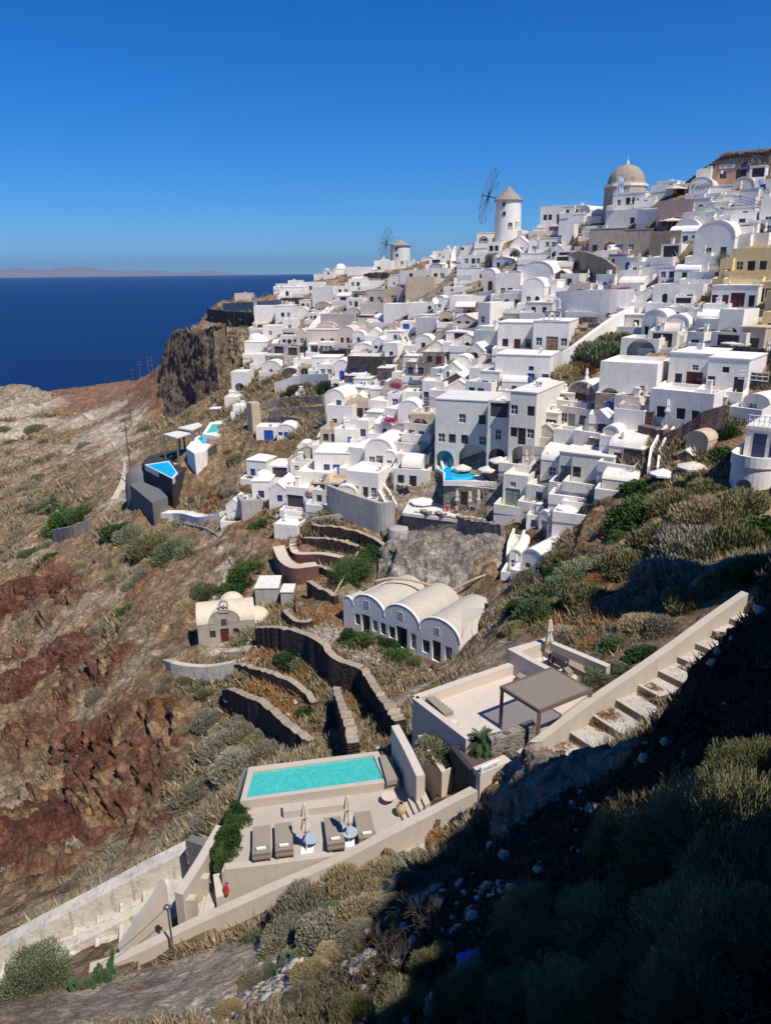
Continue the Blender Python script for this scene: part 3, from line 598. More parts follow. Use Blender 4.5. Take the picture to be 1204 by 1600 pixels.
def body(root, W_, D, H, roof, colr, front, right='', left='', rise=None, rmat=None, base=3.0, rec=.2):
    mb = MB(); rf = MB(); hw = W_/2; rmat = rmat or colr
    if colr in 'KRXDF': rmat = 'C'
    He = H; wallH = H
    if roof in 'vg': rise = rise or min(W_*.42, H*.45); He = wallH = H-rise
    if roof == 'x': rise = rise or min(D*.3, H*.35); He = wallH = H-rise
    fo = parse_open(front, W_, He, 'n'); ro = parse_open(right, D, He, 'n'); lo = parse_open(left, D, He, 'n')
    for O, ux, ww, op in (((-hw, 0, 0), (1, 0, 0), W_, fo), ((hw, 0, 0), (0, 1, 0), D, ro), ((-hw, D, 0), (0, -1, 0), D, lo)):
        holes_wall(mb, O, ux, ww, wallH, [o[0] for o in op], rec, -base); opening_children(root, O, ux, op, rec)
    mb.add([(hw, D, -base), (-hw, D, -base), (-hw, D, wallH), (hw, D, wallH)], [(0, 1, 2, 3)])
    mb.add([(-hw, 0, -base), (hw, 0, -base), (hw, D, -base), (-hw, D, -base)], [(3, 2, 1, 0)])
    n = 12
    if roof in 'vg':
        pr = [(-hw*cos(pi*k/n), He+rise*sin(pi*k/n)) for k in range(n+1)] if roof == 'v' else [(-hw, He), (0, H), (hw, He)]
        m = len(pr)
        mb.add([(x, 0, z) for x, z in pr], [list(range(m))]); mb.add([(x, D, z) for x, z in pr], [list(range(m))[::-1]])
        mb.add([(-hw, 0, He), (hw, 0, He), (hw, D, He), (-hw, D, He)], [(0, 1, 2, 3)])
        o_ = .05; pr2 = [(x*(1+o_/hw), z+o_*1.0) for x, z in pr]
        rf.add([(x, -.06, z) for x, z in pr2]+[(x, D+.03, z) for x, z in pr2], [[i, i+1, m+i+1, m+i] for i in range(m-1)], roof == 'v')
        pi_ = [(x*(1-.14/hw), He+(z-He)*(1-.14/rise)) for x, z in pr]
        rf.add([(x, -.06, z) for x, z in pr2]+[(x, -.06, z) for x, z in pi_], [[i, m+i, m+i+1, i+1] for i in range(m-1)])
        rf.add([(x, -.06, z) for x, z in pi_]+[(x, -.005, z) for x, z in pi_], [[i, m+i, m+i+1, i+1] for i in range(m-1)])
    elif roof == 'x':
        pr = [(D/2-D/2*cos(pi*k/n), He+rise*sin(pi*k/n)) for k in range(n+1)]; m = n+1
        for x, s in ((-hw, -1), (hw, 1)):
            mb.add([(x, y, z) for y, z in pr], [list(range(m))[::s]])
        rf.add([(-hw-.05, y*(1+.1/D)-.05, z+.04) for y, z in pr]+[(hw+.05, y*(1+.1/D)-.05, z+.04) for y, z in pr], [[i, m+i, m+i+1, i+1] for i in range(m-1)], True)
        for x, s in ((-hw-.05, 1), (hw+.05, -1)): rf.add([(x, y*(1+.1/D)-.05, z+.04) for y, z in pr]+[(x, y, z-.08) for y, z in pr], [[i, i+1, m+i+1, m+i][::s] for i in range(m-1)])
    elif roof == 'p':
        t = min(.22, W_*.1); ph = min(.55, H*.2)
        for (a, b, c, d) in ((-hw, hw, 0, t), (-hw, hw, D-t, D), (-hw, -hw+t, t, D-t), (hw-t, hw, t, D-t)):
            rf.add([(a, c, H+.004), (b, c, H+.004), (b, d, H+.004), (a, d, H+.004)], [(0, 1, 2, 3)])
        rf.add([(-hw+t, t, H-ph), (hw-t, t, H-ph), (hw-t, D-t, H-ph), (-hw+t, D-t, H-ph)], [(0, 1, 2, 3)])
        q = [(-hw+t, t), (hw-t, t), (hw-t, D-t), (-hw+t, D-t)]
        for i in range(4):
            a, b = q[i], q[(i+1) % 4]; rf.add([(*a, H-ph), (*a, H+.004), (*b, H+.004), (*b, H-ph)], [(0, 1, 2, 3)])
    else:
        rf.box(-hw-.08, hw+.08, -.08, D+.05, H-.002, H+.14)
        if roof == 'd':
            r = min(W_, D)*.44; rf.lathe([(r, H), (r*1.0, H+.3)]+[(r*cos(a), H+.3+r*.8*sin(a)) for a in [pi/2*k/7 for k in range(8)]], 18, (0, D/2, 0))
    w = mb.build('wall', colr, root); rf.build('roof', rmat, root)
    return w
def terrace(root, W_, T, colr, drop=4.0, par=.85, x0=None, x1=None, z=0.0):
    x0 = -W_/2-.3 if x0 is None else x0; x1 = W_/2+.3 if x1 is None else x1
    b = MB(); b.box(x0, x1, -T, -.01, z-drop, z-.02); b.build('terrace', 'C' if colr not in 'WG' else 'W', root)
    p = MB(); t = .22
    p.wall([(x0+t/2, -.02), (x0+t/2, -T+t/2), (x1-t/2, -T+t/2), (x1-t/2, -.02)], t, [z+par*1.3, z+par, z+par, z+par*1.3], [z-.3]*4); p.build('parapet', colr if colr in 'WGCBYL' else 'W', root)
def house(u, v, w, h, rel=18, roof='p', colr='W', front='', right='', dp=None, T=None, d=None, desc=None, name=None, left='', rise=None, cat='house', group='houses of the hillside town', rmat=None, base=None, chim=None):
    p = P(u, v, d) if d else HITD(u, v, 150)
    dd = float(np.dot(p, fw)); yc = (v-CY)/F; k = dd/F
    W_ = max(1.2, w*k/max(.3, cos(radians(rel)))); H = max(1.4, h*k/(cos(PIT)-yc*sin(PIT)))
    D = dp if dp else max(3.0, min(7.5, W_*.95))
    az = math.atan2(p[0], p[1]); yaw = radians(rel)+az     # facade normal turned to the left by yaw
    root = empty(name or {'p': 'cube_house', 's': 'flat_house', 'v': 'vaulted_house', 'x': 'vaulted_house', 'd': 'domed_house', 'g': 'gabled_house'}[roof], p, -yaw)
    NEAR[0] = dd < 130
    body(root, W_, D, H, roof, colr, front, right, left, rise, rmat, base or (3.0+.035*dd))
    rr = random.Random(int(u*31+v))
    if T is None: T = rr.choice((0, 0, 1.6, 2.2)) if colr in 'WCGLYB' else 0
    if T: terrace(root, W_, T, colr)
    if chim if chim is not None else (roof in 'ps' and rr.random() < .35):
        c = MB(); x = (rr.random()-.5)*W_*.6; y = D*(.3+.5*rr.random()); s = .22+rr.random()*.15; z1 = H+.5+rr.random()*.5
        c.box(x-s, x+s, y-s, y+s, H-.6, z1); c.box(x-s-.07, x+s+.07, y-s-.07, y+s+.07, z1, z1+.09); c.build('chimney', 'W' if colr in 'WGC' else colr, root)
    if not desc:
        ft = re.findall(r'([dDea])\d+([brgntowyp]?)', front) or re.findall(r'([wqnfl])\d+([brgntowyp]?)', front)
        fx = 'plain front'
        if ft:
            kd, c = ft[0]; fx = DN[c or 'n']+' '+({'a': 'arched alcove', 'A': 'arch', 'l': 'loggia', 'd': 'door', 'D': 'doors', 'e': 'arched door'}.get(kd, 'windows'))
        desc = f'{CN[colr]} {FN[roof]} house, {fx}'
    tag(root, desc, cat, group, (u, v-h/2))
    f = proj(np.array(root.location)); HBOX.append((u-w/2-3, v-h-(6 if roof in 'ps' else 2), u+w/2+(8 if rel > 8 else 3), v+1))
    return root, W_, D, H
def auto(lines):
    for ln in lines.strip().split('\n'):
        ln = ln.strip()
        if not ln or ln[0] == '#': continue
        a = ln.split('|'); q = a[0].split(); u, v, w, h, rel = [float(x) for x in q[:5]]; roof, c = q[5][0], q[5][1]
        kw = {}
        for x in q[6:]:
            k_, v_ = x.split('='); kw[k_] = float(v_) if k_ in ('dp', 'T', 'd', 'base', 'chim') else v_
        house(u, v, w, h, rel, roof, c, a[1].strip() if len(a) > 1 else '', a[2].strip() if len(a) > 2 else '', desc=(a[3].strip() or None) if len(a) > 3 else None, **kw)
auto('''
1092 311 34 35 12 vC dp=9 |
1040 298 30 14 20 sW | w30 w70
1057 313 24 24 25 sC dp=3 | l50
1013 357 40 30 30 pW |
986 358 82 31 22 pW dp=7 | w50
980 328 48 26 22 sW dp=6 | q20 D55n q82
1050 361 52 48 18 pM dp=7 | w25 D50 w80 q55r2 | | mauve house with white parasol in front
945 400 53 42 12 sQ dp=6 | a62t w18 |
993 400 42 41 12 sQ dp=6 | w30
1036 398 44 37 20 pU dp=8 | |
1111 409 58 64 20 vW dp=9 | w38n w75n w30n1 | w30
1135 323 34 20 15 vW dp=7 |
1152 346 44 22 10 sW | w70
1197 361 26 52 10 pW | w50
1192 306 30 26 15 pW | d40n
1180 286 22 26 10 sW |l60n
1133 304 40 14 8 sW dp=4 |
765 386 42 22 12 sW dp=6 | a25n a75n
801 377 27 17 20 pW | w50
811 397 28 28 12 gW | w60n
833 396 17 24 12 vW | w50n
857 392 32 20 18 sW | w40n w70n
848 371 46 10 14 pC dp=6|
868 366 22 12 15 sR dp=3|
862 350 38 28 20 pW | w20t w40t d75n
896 339 34 17 20 sW | w20n w60n
912 341 16 20 35 vC dp=9 |
933 345 20 18 25 vC dp=8 |
897 372 24 34 20 pW | w70
885 390 18 40 18 pW |
924 377 32 24 16 pW dp=4 | a70n
737 408 34 16 18 pW | w40
798 405 28 18 14 vW | w50n
836 411 46 15 14 sW |
737 418 36 20 16 pW dp=5 | w25n w55n w75n
732 441 38 22 14 sW |
762 445 22 26 22 vW | q50
714 460 43 12 14 pW dp=5 | w30
792 467 38 40 16 pW | w30n w60n d60n | w50
837 452 50 44 22 vW dp=14 | |w30
831 482 34 48 14 vW dp=6 | q30n q70n
857 468 22 30 30 sW | w50n
733 482 62 20 8 pW |
700 493 23 28 16 vW | n30t n60t d80b
686 486 20 24 20 vW | w50
755 513 18 40 40 pW dp=9 |w40n
808 504 46 20 14 xS rmat=S |
804 551 56 46 12 sW dp=8 | w22n d55r w85n || white church annex with maroon door
858 550 54 47 12 sW dp=8 | w18n D55o w88n f55n1 || white church front with wooden door
814 606 84 50 12 sW dp=7 T=0 | d66b f66b w92b || rounded white house, grey lower door
755 604 46 28 14 pG dp=5 T=0 |
721 587 26 32 14 vW | e50b
683 600 22 24 35 pW | 
676 634 34 38 25 pW | d20y w65n
701 557 20 22 20 pW |
714 535 36 16 20 sW | l60
757 540 28 30 35 pW dp=7|
1003 437 40 28 22 pW | w15n w60n
1020 425 26 20 22 pW | w30
1045 441 34 24 14 sW | w20n w55n D75b
978 502 34 20 30 pW dp=5|
1055 482 72 38 14 pW dp=8 | q25n n75r
1143 485 66 38 16 sW dp=9 | n8r n32r D58r n88r f58n1
1136 538 34 54 22 pW dp=5 | A50r
1020 528 38 44 24 vW dp=10 | n20r D48r n78r | q35r q75r
1082 517 20 34 35 pW dp=5 |
1082 557 24 38 28 pW | d50r
1130 444 18 40 20 pY | w60n
1174 432 66 44 18 pY dp=8 | w20n d45n w70n
1188 476 34 36 22 pY dp=6 | d40n w75n
1180 410 40 26 16 pY dp=6 | w40n
1163 445 50 12 14 pY dp=4 |
1197 532 22 44 14 pY | w70n
1200 490 14 36 20 pY |
1071 439 36 26 18 xW | D50n w85b
1095 419 24 24 20 pW | w50n
1092 445 40 20 25 pW dp=8 |
995 573 56 44 16 pW dp=6 | A55n
975 642 84 74 14 pW dp=8 | a18n n58r D78r n94r f78n0
1073 612 62 58 16 sW dp=8 T=2.5 | n25r D62r f62n
1131 618 58 56 14 sW dp=8 T=2.5| n8r D40r d80n d95n f45n
1058 668 92 56 20 pW dp=6 T=0 | w20n w52n d58n n40n n75n
1178 646 38 30 24 vW dp=6| w40n
1085 712 32 38 25 vT dp=6 | q40n || tan vaulted chapel house
1068 723 26 18 18 gR | w50
1115 640 30 16 15 sC dp=4 | l50
720 735 83 106 14 sG dp=8 | A74n a16p w12n1 w32n1 w55n1 d72n1 w88n1 w50n2 w86n2 || grey hotel with a pool under its arch
776 729 34 100 14 pG dp=7 | q50n1 w25n1 w75n1 l50n2 a50n || pale hotel block with a roof loggia
812 729 40 112 20 sC dp=11 | a50n w20n1 w85n1 d50n1 w15n2 w45n2 w80n2 | || tall cream hotel block with balcony
873 643 40 28 18 sC dp=6 | A50t
896 673 48 36 32 pC dp=7 | w15n d40g w75g
890 707 54 34 18 pC dp=5 |
856 688 26 42 24 sC | l50n w30n w75n
928 711 22 26 22 pR dp=4 | w50
950 718 24 52 20 vC dp=8 | w35n
972 730 46 46 20 xC dp=7 | d30n | w60n
986 728 27 26 20 sR dp=3 | w50n
965 773 52 33 12 xC dp=6 | w60n
858 753 30 50 20 xC dp=6 | w60n q50n0
881 758 20 50 20 sC dp=5 | l50n1 D50g
922 761 62 48 16 sC dp=6 T=2.0| w10n D35g w75g w30n1
897 779 56 16 14 pW dp=4 |
803 793 38 50 18 pC dp=6 | D40g f40n w88n
837 791 34 32 22 pC dp=5 | w60n
870 840 33 44 32 vW dp=11 | n20n d52n w82n f50n1 | || long white barrel vault by the bushes
848 832 15 34 28 vW dp=8 | n50n
831 830 20 25 12 pW | w60
905 806 58 20 14 pW dp=4 | a80n
803 895 18 36 14 vW dp=7 | q40n
830 899 32 40 30 vW dp=9 | q30n
642 766 54 32 14 pC dp=5 | w20n d55n a85n
642 760 30 44 14 xC dp=5 |
645 736 50 26 12 pW dp=5 |
738 791 92 30 12 pX dp=6 | D10g d35n d60n w75n w92n || mixed stone hotel ground floor
592 736 44 50 22 vW dp=8 | D60g w25n
558 736 28 36 30 pW dp=8 |
608 736 20 32 14 vW dp=5 | w50n
566 782 50 44 24 pW dp=6 | n30n n60n n85n
590 656 28 30 25 pW dp=5|
617 643 24 28 14 pW | w50
638 666 34 40 14 vW | n60n d85n
660 672 36 28 20 pW | w50n
647 632 38 20 12 pW dp=4|
524 669 30 60 25 vW dp=6 | e35b w70b1 | e50b1 || white corner house with blue doors
531 674 40 40 22 pW dp=5 | w30b
567 691 18 34 25 pW | w50b
519 747 54 38 12 sW dp=7 | w35b d62b w80b
541 703 36 32 18 pW | d70b
417 691 32 24 14 pW dp=4 | D60b
447 685 28 22 14 vW dp=4 | w20b d50b w80b
476 710 22 18 12 vW dp=3 | w50b
438 754 36 26 20 pW dp=5 | l50b
470 742 32 20 20 pW dp=5 | w30
492 774 52 36 18 pW dp=7 |
409 787 28 34 14 dW dp=5 | w50b
435 792 28 38 20 gW dp=6 | w60b
466 802 36 40 28 pW dp=7 | l35b l75b
447 844 36 24 25 pW dp=4 |
395 810 32 28 -10 pS dp=4 |
367 816 24 36 20 gW dp=4 | d60w
381 468 28 9 8 sL dp=5|
457 466 40 17 12 sW | e30n w70n
482 458 38 17 16 pW | w60n
505 476 34 28 25 pW dp=7|
418 506 40 28 14 pW dp=5 |
426 529 30 20 20 pW | w40
400 557 34 22 10 dW dp=6|
445 500 30 22 15 sW | w40 w70
453 520 22 22 15 pW | w50
472 542 17 28 14 gL dp=6 | w50n q50n1
504 542 50 26 16 sL dp=6 | n50r D65r n80r || blush pink house, maroon doors
511 521 32 18 12 vL dp=6 | w50n
541 540 26 30 16 vL dp=7 | n25r n60r
527 515 52 24 28 pB dp=9 |
508 583 42 24 14 sW dp=6 | w30b w75n
474 583 30 22 14 pW | w50
534 596 22 34 14 vW dp=5 | e50b
577 593 68 36 14 pK dp=6 | w15b w45b d80b || black stone house, blue doors
567 554 30 18 14 vW | w70
592 549 24 22 16 gW dp=7 | w30b w65b
611 566 20 30 32 pW dp=9 | w50b
560 535 20 18 14 vW | e50b
597 427 26 20 16 pW | d30n
562 434 40 17 12 pW dp=7 |
580 451 32 12 12 pW |
587 477 26 24 14 sB | w25 w70
609 475 22 20 14 pT | w70
628 475 17 30 25 sB | w70 w50n1
655 467 44 34 12 pT dp=6 |
646 439 44 17 14 pG | w40n
618 449 26 20 14 vC | w40n
582 501 38 26 14 pB | q65n
553 501 24 20 14 vB | w60n
620 501 42 26 18 pW |
658 491 42 18 14 pW | w80
668 509 34 16 14 sG | l60
640 520 30 18 14 pW | D30b
661 545 26 22 16 vW | d50n
640 556 20 16 20 pW |
645 575 30 18 20 sW | w30
625 600 26 18 22 pW | d50n
590 625 24 16 14 sG |
470 620 4 6 10 pW |
345 640 16 38 25 pW d=215 dp=4| a50n
375 615 24 34 22 pW dp=5 | a50n
362 640 20 20 18 pW dp=4 |
378 650 26 16 10 pW dp=4|
498 436 16 8 14 pW |
513 432 16 9 16 sW | w50
530 430 18 10 12 dW dp=5 |
549 428 20 11 16 pW | w30 w70
578 432 22 10 14 sW |
650 418 22 10 14 pW | w50
668 412 20 11 18 vW |
686 404 22 12 14 pW | d50n
703 398 20 10 12 sC |
722 394 20 10 14 pW | w50
741 390 20 10 18 sW | w60
757 386 16 10 14 pW |
822 374 20 9 12 pW | w50
840 366 16 9 12 sW |
1010 322 26 14 14 pW | w40
1075 300 24 12 14 sW |
1100 275 16 8 10 pC |
600 412 12 6 10 pW |
460 446 20 8 14 pW |
440 452 18 8 14 sW | w50
''')
# filler houses where the photograph packs more of them between the ones above
NOT = [(850, 490, 985, 620), (385, 590, 515, 700), (895, 420, 975, 455), (630, 690, 790, 880), (700, 670, 850, 740), (1000, 660, 1204, 780), (1040, 640, 1130, 700), (1020, 250, 1204, 300), (560, 735, 640, 800), (880, 370, 1060, 402), (1120, 380, 1204, 550)]
rnd = random.Random(11)
def covered(u, v): return any(a < u < c and b < v < d for a, b, c, d in HBOX)
nf = 0; v = 296.0
while v < 800:
    u = 390.0+rnd.random()*16
    while u < 1204:
        uu, vv = u+rnd.uniform(-6, 6), v+rnd.uniform(-5, 5)
        m = inpoly(np.array([uu]), np.array([vv-6]), TOWN)[0] or inpoly(np.array([uu]), np.array([vv-6]), TOWN2)[0]
        if m and not any(a < uu < c and b < vv-5 < d for a, b, c, d in NOT) and not covered(uu, vv-6) and not (covered(uu-8, vv-6) and covered(uu+8, vv-6)):
            p = HIT(uu, vv)
            if p is not None:
                d = float(np.dot(p, fw)); sc = 1155/d; w = rnd.uniform(2.6, 4.8)*sc; h = rnd.uniform(2.4, 3.6)*sc
                roof = rnd.choice('pppppvvxssg'); c = rnd.choice('WWWWWWWCCCGGLBTXR'); dc = rnd.choice('nnnbgrt')
                fr = rnd.choice(['d30%s w70%s', 'w30%s w70%s', 'd60%s w25%s', 'w50%s', 'a40%s w80%s', 'e50%s', 'w25%s d55%s w85%s', 'l50%s', ''])
                fr = fr.replace('%s', dc)
                house(uu, vv, w, h, rnd.choice([8, 14, 18, 24, 30]), roof, c, fr, rnd.choice(['', '', 'w40n']), dp=rnd.uniform(3.5, 6), T=rnd.choice([0, 1.8, 2.4, 3.2]))
                nf += 1
        u += 15
    v += 9+max(0, (v-500))*.02
print('houses', len(PEND), 'filler', nf)
# ---------------------------------------------------------------- terraces, walls and paths in the foreground
def wallthing(name, label, mat, uvz, th, zb, cat='wall', group=None):
    w = MB(); p = [PZ(u, v, z) for u, v, z in uvz]; n = len(p); zb = [zb]*n if isinstance(zb, (int, float)) else zb
    w.wall([q[:2] for q in p], th, [q[2] for q in p], zb); o = w.build(name, mat); tag(o, label, cat, group); return o
def densify(uvz, k=4):
    # smooth the corners of a polyline given in the plan
    o = []
    n = len(uvz)
    for i in range(n-1):
        p0, p1, p2, p3 = (np.array(uvz[max(0, i-1)], float), np.array(uvz[i], float), np.array(uvz[i+1], float), np.array(uvz[min(n-1, i+2)], float))
        for j in range(k):
            t = j/k; o.append(tuple(.5*((2*p1)+(-p0+p2)*t+(2*p0-5*p1+4*p2-p3)*t*t+(-p0+3*p1-3*p2+p3)*t**3)))
    o.append(tuple(uvz[-1])); return o
PAR_R = [(1163, 925, -17.5), (1110, 962, -18.1), (1050, 1006, -18.75), (990, 1048, -19.35), (930, 1088, -19.95), (860, 1140, -20.7), (812, 1178, -21.2)]
PAR_L = [(752, 1226, -22.5), (680, 1263, -23.1), (600, 1304, -23.5), (520, 1345, -24.2), (420, 1388, -25), (300, 1442, -25.9), (200, 1490, -26.6), (140, 1512, -26.9)]
par = wallthing('parapet_wall', 'long taupe parapet climbing beside the broad path steps to the right', 'taupe', densify(PAR_R), .42, [z-2.6 for _, _, z in densify(PAR_R)])
par2 = wallthing('parapet_wall', 'long taupe retaining wall running down past the pool deck to the lower left', 'taupe', densify(PAR_L), .46, [z-4.2 for _, _, z in densify(PAR_L)])
# stepped path on the near side of the parapet
def stepped(name, line, width, side, n, mat, riser=.16, below=1.0, slabmat=None):
    P3 = [PZ(*q) for q in line]; L = np.concatenate([[0], np.cumsum([np.linalg.norm((P3[i+1]-P3[i])[:2]) for i in range(len(P3)-1)])])
    def at(s): return np.array([np.interp(s, L, [q[k] for q in P3]) for k in range(3)])
    b = MB(); e = MB()
    for i in range(n):
        a, c = at(L[-1]*i/n), at(L[-1]*(i+1)/n+.02); d = (c-a)[:2]; d /= np.linalg.norm(d); nn = np.array([-d[1], d[0]])*side
        z = (a[2]+c[2])/2-below+(0.0)
        q = [a[:2]+nn*.18, c[:2]+nn*.18, c[:2]+nn*(.18+width), a[:2]+nn*(.18+width)]
        b.prism([tuple(x) for x in q], z-1.5, z)
        q = [c[:2]-d*.16+nn*.2, c[:2]+nn*.2, c[:2]+nn*(.2+width), c[:2]-d*.16+nn*(.2+width)]
        e.prism([tuple(x) for x in q], z-.3, z+.06)
    o = b.build(name, mat); struct(o); k = e.build('step_edge', slabmat or mat, o); return o
stepped('stepped_path', PAR_R, 2.3, 1, 11, 'cob', slabmat='step')
stepped('stepped_path', PAR_L[:4], 1.5, 1, 5, 'cob', slabmat='step', below=1.25)
# lower path between whitewashed walls
OUTW = [(290, 1322, -26.2), (220, 1357, -26.9), (140, 1400, -27.8), (60, 1441, -28.7), (-30, 1487, -29.9)]
wallthing('whitewashed_wall', 'outer whitewashed wall of the stepped path at the lower left', 'ww', densify(OUTW), .75, [z-4 for _, _, z in densify(OUTW)])
stepped('stepped_path', [(u, v, z) for u, v, z in OUTW], 2.5, 1, 9, 'cob', below=1.25, slabmat='ww')
INW = [(262, 1400, -27.6), (190, 1432, -28.1), (110, 1474, -28.9), (30, 1518, -29.9), (-30, 1550, -30.6)]
wallthing('whitewashed_wall', 'inner whitewashed wall of the lower path, nearer the sage bush', 'ww', densify(INW), .6, [z-2.5 for _, _, z in densify(INW)])
# angled taupe walls left of the deck
wallthing('plaster_wall', 'long slanting taupe wall beside the shaded stair left of the hedge', 'taupe', [(344, 1290, -24.4), (312, 1345, -24.6), (279, 1396, -24.9)], .42, -28.5)
wallthing('plaster_wall', 'pointed taupe wall with a glazed opening above the lower path', 'taupe', [(257, 1378, -24.7), (222, 1430, -25.8), (186, 1484, -27.0)], .5, -29.5)
wallthing('plaster_wall', 'short low wall across the shaded stair, nearer the hedge', 'taupe', [(306, 1368, -25.2), (326, 1369, -25.2)], .35, -27)
wallthing('plaster_wall', 'short low wall across the stair foot beside the lamp post', 'taupe', [(277, 1401, -25.3), (306, 1402, -25.3)], .35, -28)
wallthing('plaster_wall', 'narrow sloping wall under the fire extinguisher', 'taupe', [(342, 1364, -24.7), (347, 1400, -25.4)], .5, -28)
wallthing('plaster_wall', 'front wall of the pool deck below the four loungers', 'taupe', [(352, 1354, -24.22), (432, 1345, -24.22), (520, 1333, -24.22)], .36, -28.5)
b = MB(); q = pl(-24.6, (299, 1304), (327, 1312), (318, 1322), (291, 1313)); b.prism(q, -28.5, -24.6); tag(b.build('plaster_block', 'bgrey'), 'dark sided taupe block at the top of the lower path', 'wall')
g_ = MB(); q = [PZ(252, 1416, -26.4), PZ(229, 1448, -27.2)]; g_.wall([p[:2]+np.array([.32, -.18]) for p in q], .05, [-25.6, -26.9], [-28.2, -28.2]); tag(g_.build('glass_panel', 'glass'), 'slanted glass panel set in the pointed taupe wall', 'window')
sta = MB()
for k in range(6):
    c = PZ(328-k*7, 1412+k*5, -26.0-k*.17); sta.box(c[0]-.22, c[0]+.22, c[1]-.9, c[1]+.9, c[2]-1.2, c[2])
tag(sta.build('stair', 'taupe'), 'small pale stair beside the taupe parapet at the lower left', 'stairs')
# fire extinguisher
e0 = PZ(354.4, 1397, -25.3); ex = empty('fire_extinguisher', e0)
q = MB(); q.lathe([(0, 0), (.09, 0), (.095, .05), (.095, .42), (.06, .5), (.025, .53)], 12); q.build('cylinder', 'red', ex)
q = MB(); q.cyl((0, 0, .53), (0, 0, .6), .02); q.box(-.02, .12, -.015, .015, .58, .61); q.cyl((.03, 0, .56), (.13, -.03, .2), .013); q.build('valve', 'black', ex); tag(ex, 'red fire extinguisher by the deck wall', 'fire extinguisher')
# pool deck
dk = pl(DZ, (346, 1362), (392, 1240), (600, 1190), (660, 1232), (641, 1280), (520, 1338)); b = MB(); b.prism(dk, -29, DZ); o = b.build('pool_deck', 'deck'); struct(o)
PR = -23.82
po = pl(PR, (375, 1252), (388.7, 1198.6), (590.5, 1173.7), (623, 1220)); pi_ = pl(PR, (385, 1246), (396, 1206), (583, 1180), (599, 1216.6))
pool = empty('swimming_pool', (0, 0, 0)); b = MB(); zt2, zb2 = PR, -30
vs = [(*p, zt2) for p in po]+[(*p, zt2) for p in pi_]+[(*p, zb2) for p in po]+[(*p, PR-1.5) for p in pi_]
fs = []
for i in range(4):
    j = (i+1) % 4; fs += [(i, j, 4+j, 4+i), (8+i, 8+j, j, i), (4+i, 4+j, 12+j, 12+i)]
b.add(vs, [f[::-1] for f in fs]); b.build('surround', 'taupe', pool)
b = MB(); b.add([(*p, PR-.1) for p in pi_], [(0, 3, 2, 1)]); w_ = b.build('water', 'poolw', pool); tag(pool, 'rectangular turquoise pool with a taupe rim at the back of the deck', 'swimming pool')
po2 = pl(PR-.5, (366, 1262), (384, 1206)); b = MB(); b.wall([p for p in po2], .14, [PR-.25]*2, [-28]*2); tag(b.build('overflow_channel', 'bgrey'), 'dark overflow ledge along the left end of the turquoise pool', 'pool edge')
bn = pl(DZ+.4, (442, 1262), (549, 1249)); b = MB(); b.wall([np.array(p) for p in bn], .55, [DZ+.38]*2, [DZ-.2]*2); tag(b.build('bench', 'taupe'), 'low built-in bench in front of the turquoise pool', 'bench')
def slab(name, uvs, z, h, mat, label=None, cat=None, parent=None, zb=None):
    b = MB(); b.prism(pl(z, *uvs), (z-h) if zb is None else zb, z); o = b.build(name, mat, parent)
    if label: tag(o, label, cat)
    return o
slab('sunbed', [(592, 1180), (608, 1179), (624, 1217), (604, 1221)], PR+.22, .25, 'cush', 'flat taupe sunbed pad at the right end of the turquoise pool', 'sunbed')
wallthing('plaster_wall', 'tall slanting taupe wall right of the turquoise pool', 'terr', [(617, 1133, -22.0), (638, 1172, -22.1), (657, 1212, -22.2)], .42, -27)
b = MB()
for k in range(5):
    c = PZ(628+k*8, 1272-k*8, DZ+.16*k); q = pl(DZ+.18*(k+1), (621+k*8, 1262-k*7), (629+k*8, 1258-k*7), (640+k*8, 1278-k*6), (632+k*8, 1283-k*6)); b.prism(q, DZ-.6, DZ+.18*(k+1))
tag(b.build('stair', 'taupe'), 'stair climbing from the pool deck to the right', 'stairs')
# loungers
az = math.atan2(*(np.array(pi_[3])-np.array(pi_[0]))[::-1])
def lounger_proto():
    r = empty('sun_lounger', (0, 0, 0)); q = MB(); w = .78; L = 1.9
    q.box(-w/2, w/2, -L/2, L/2, .3, .42); q.build('mattress', 'cush', r)
    q = MB(); q.add([(-w/2, -L/2+.02, .43), (w/2, -L/2+.02, .43), (w/2, -L/2+.62, .43), (-w/2, -L/2+.62, .43), (-w/2, -L/2-.02, .62), (w/2, -L/2-.02, .62), (w/2, -L/2+.62, .46), (-w/2, -L/2+.62, .46)], [(0, 3, 2, 1), (4, 5, 6, 7), (0, 1, 5, 4), (1, 2, 6, 5), (2, 3, 7, 6), (3, 0, 4, 7)]); q.build('head_cushion', 'cush', r)
    q = MB(); q.box(-w/2+.02, w/2-.02, -L/2+.02, L/2-.02, .22, .298); q.build('frame', 'brown', r)
    q = MB(); q.box(-.2, .2, -L/2+.2, -L/2+.32, .60, .68); q.build('towel', 'towel', r)
    for x in (-1, 1):
        for y in (-1, 1): q = MB(); q.box(x*.34-.03, x*.34+.03, y*.86-.03, y*.86+.03, 0, .22); q.build('leg', 'brown', r)
    return r
def dup(r, loc, rz=None):
    c = r.copy(); col.objects.link(c); c.location = Vector(loc)
    if rz is not None: c.rotation_euler = (0, 0, rz)
    for ch in r.children:
        k = ch.copy(); col.objects.link(k); k.parent = c
        for g in ch.children:
            h = g.copy(); col.objects.link(h); h.parent = k
    return c
lp0 = lounger_proto()
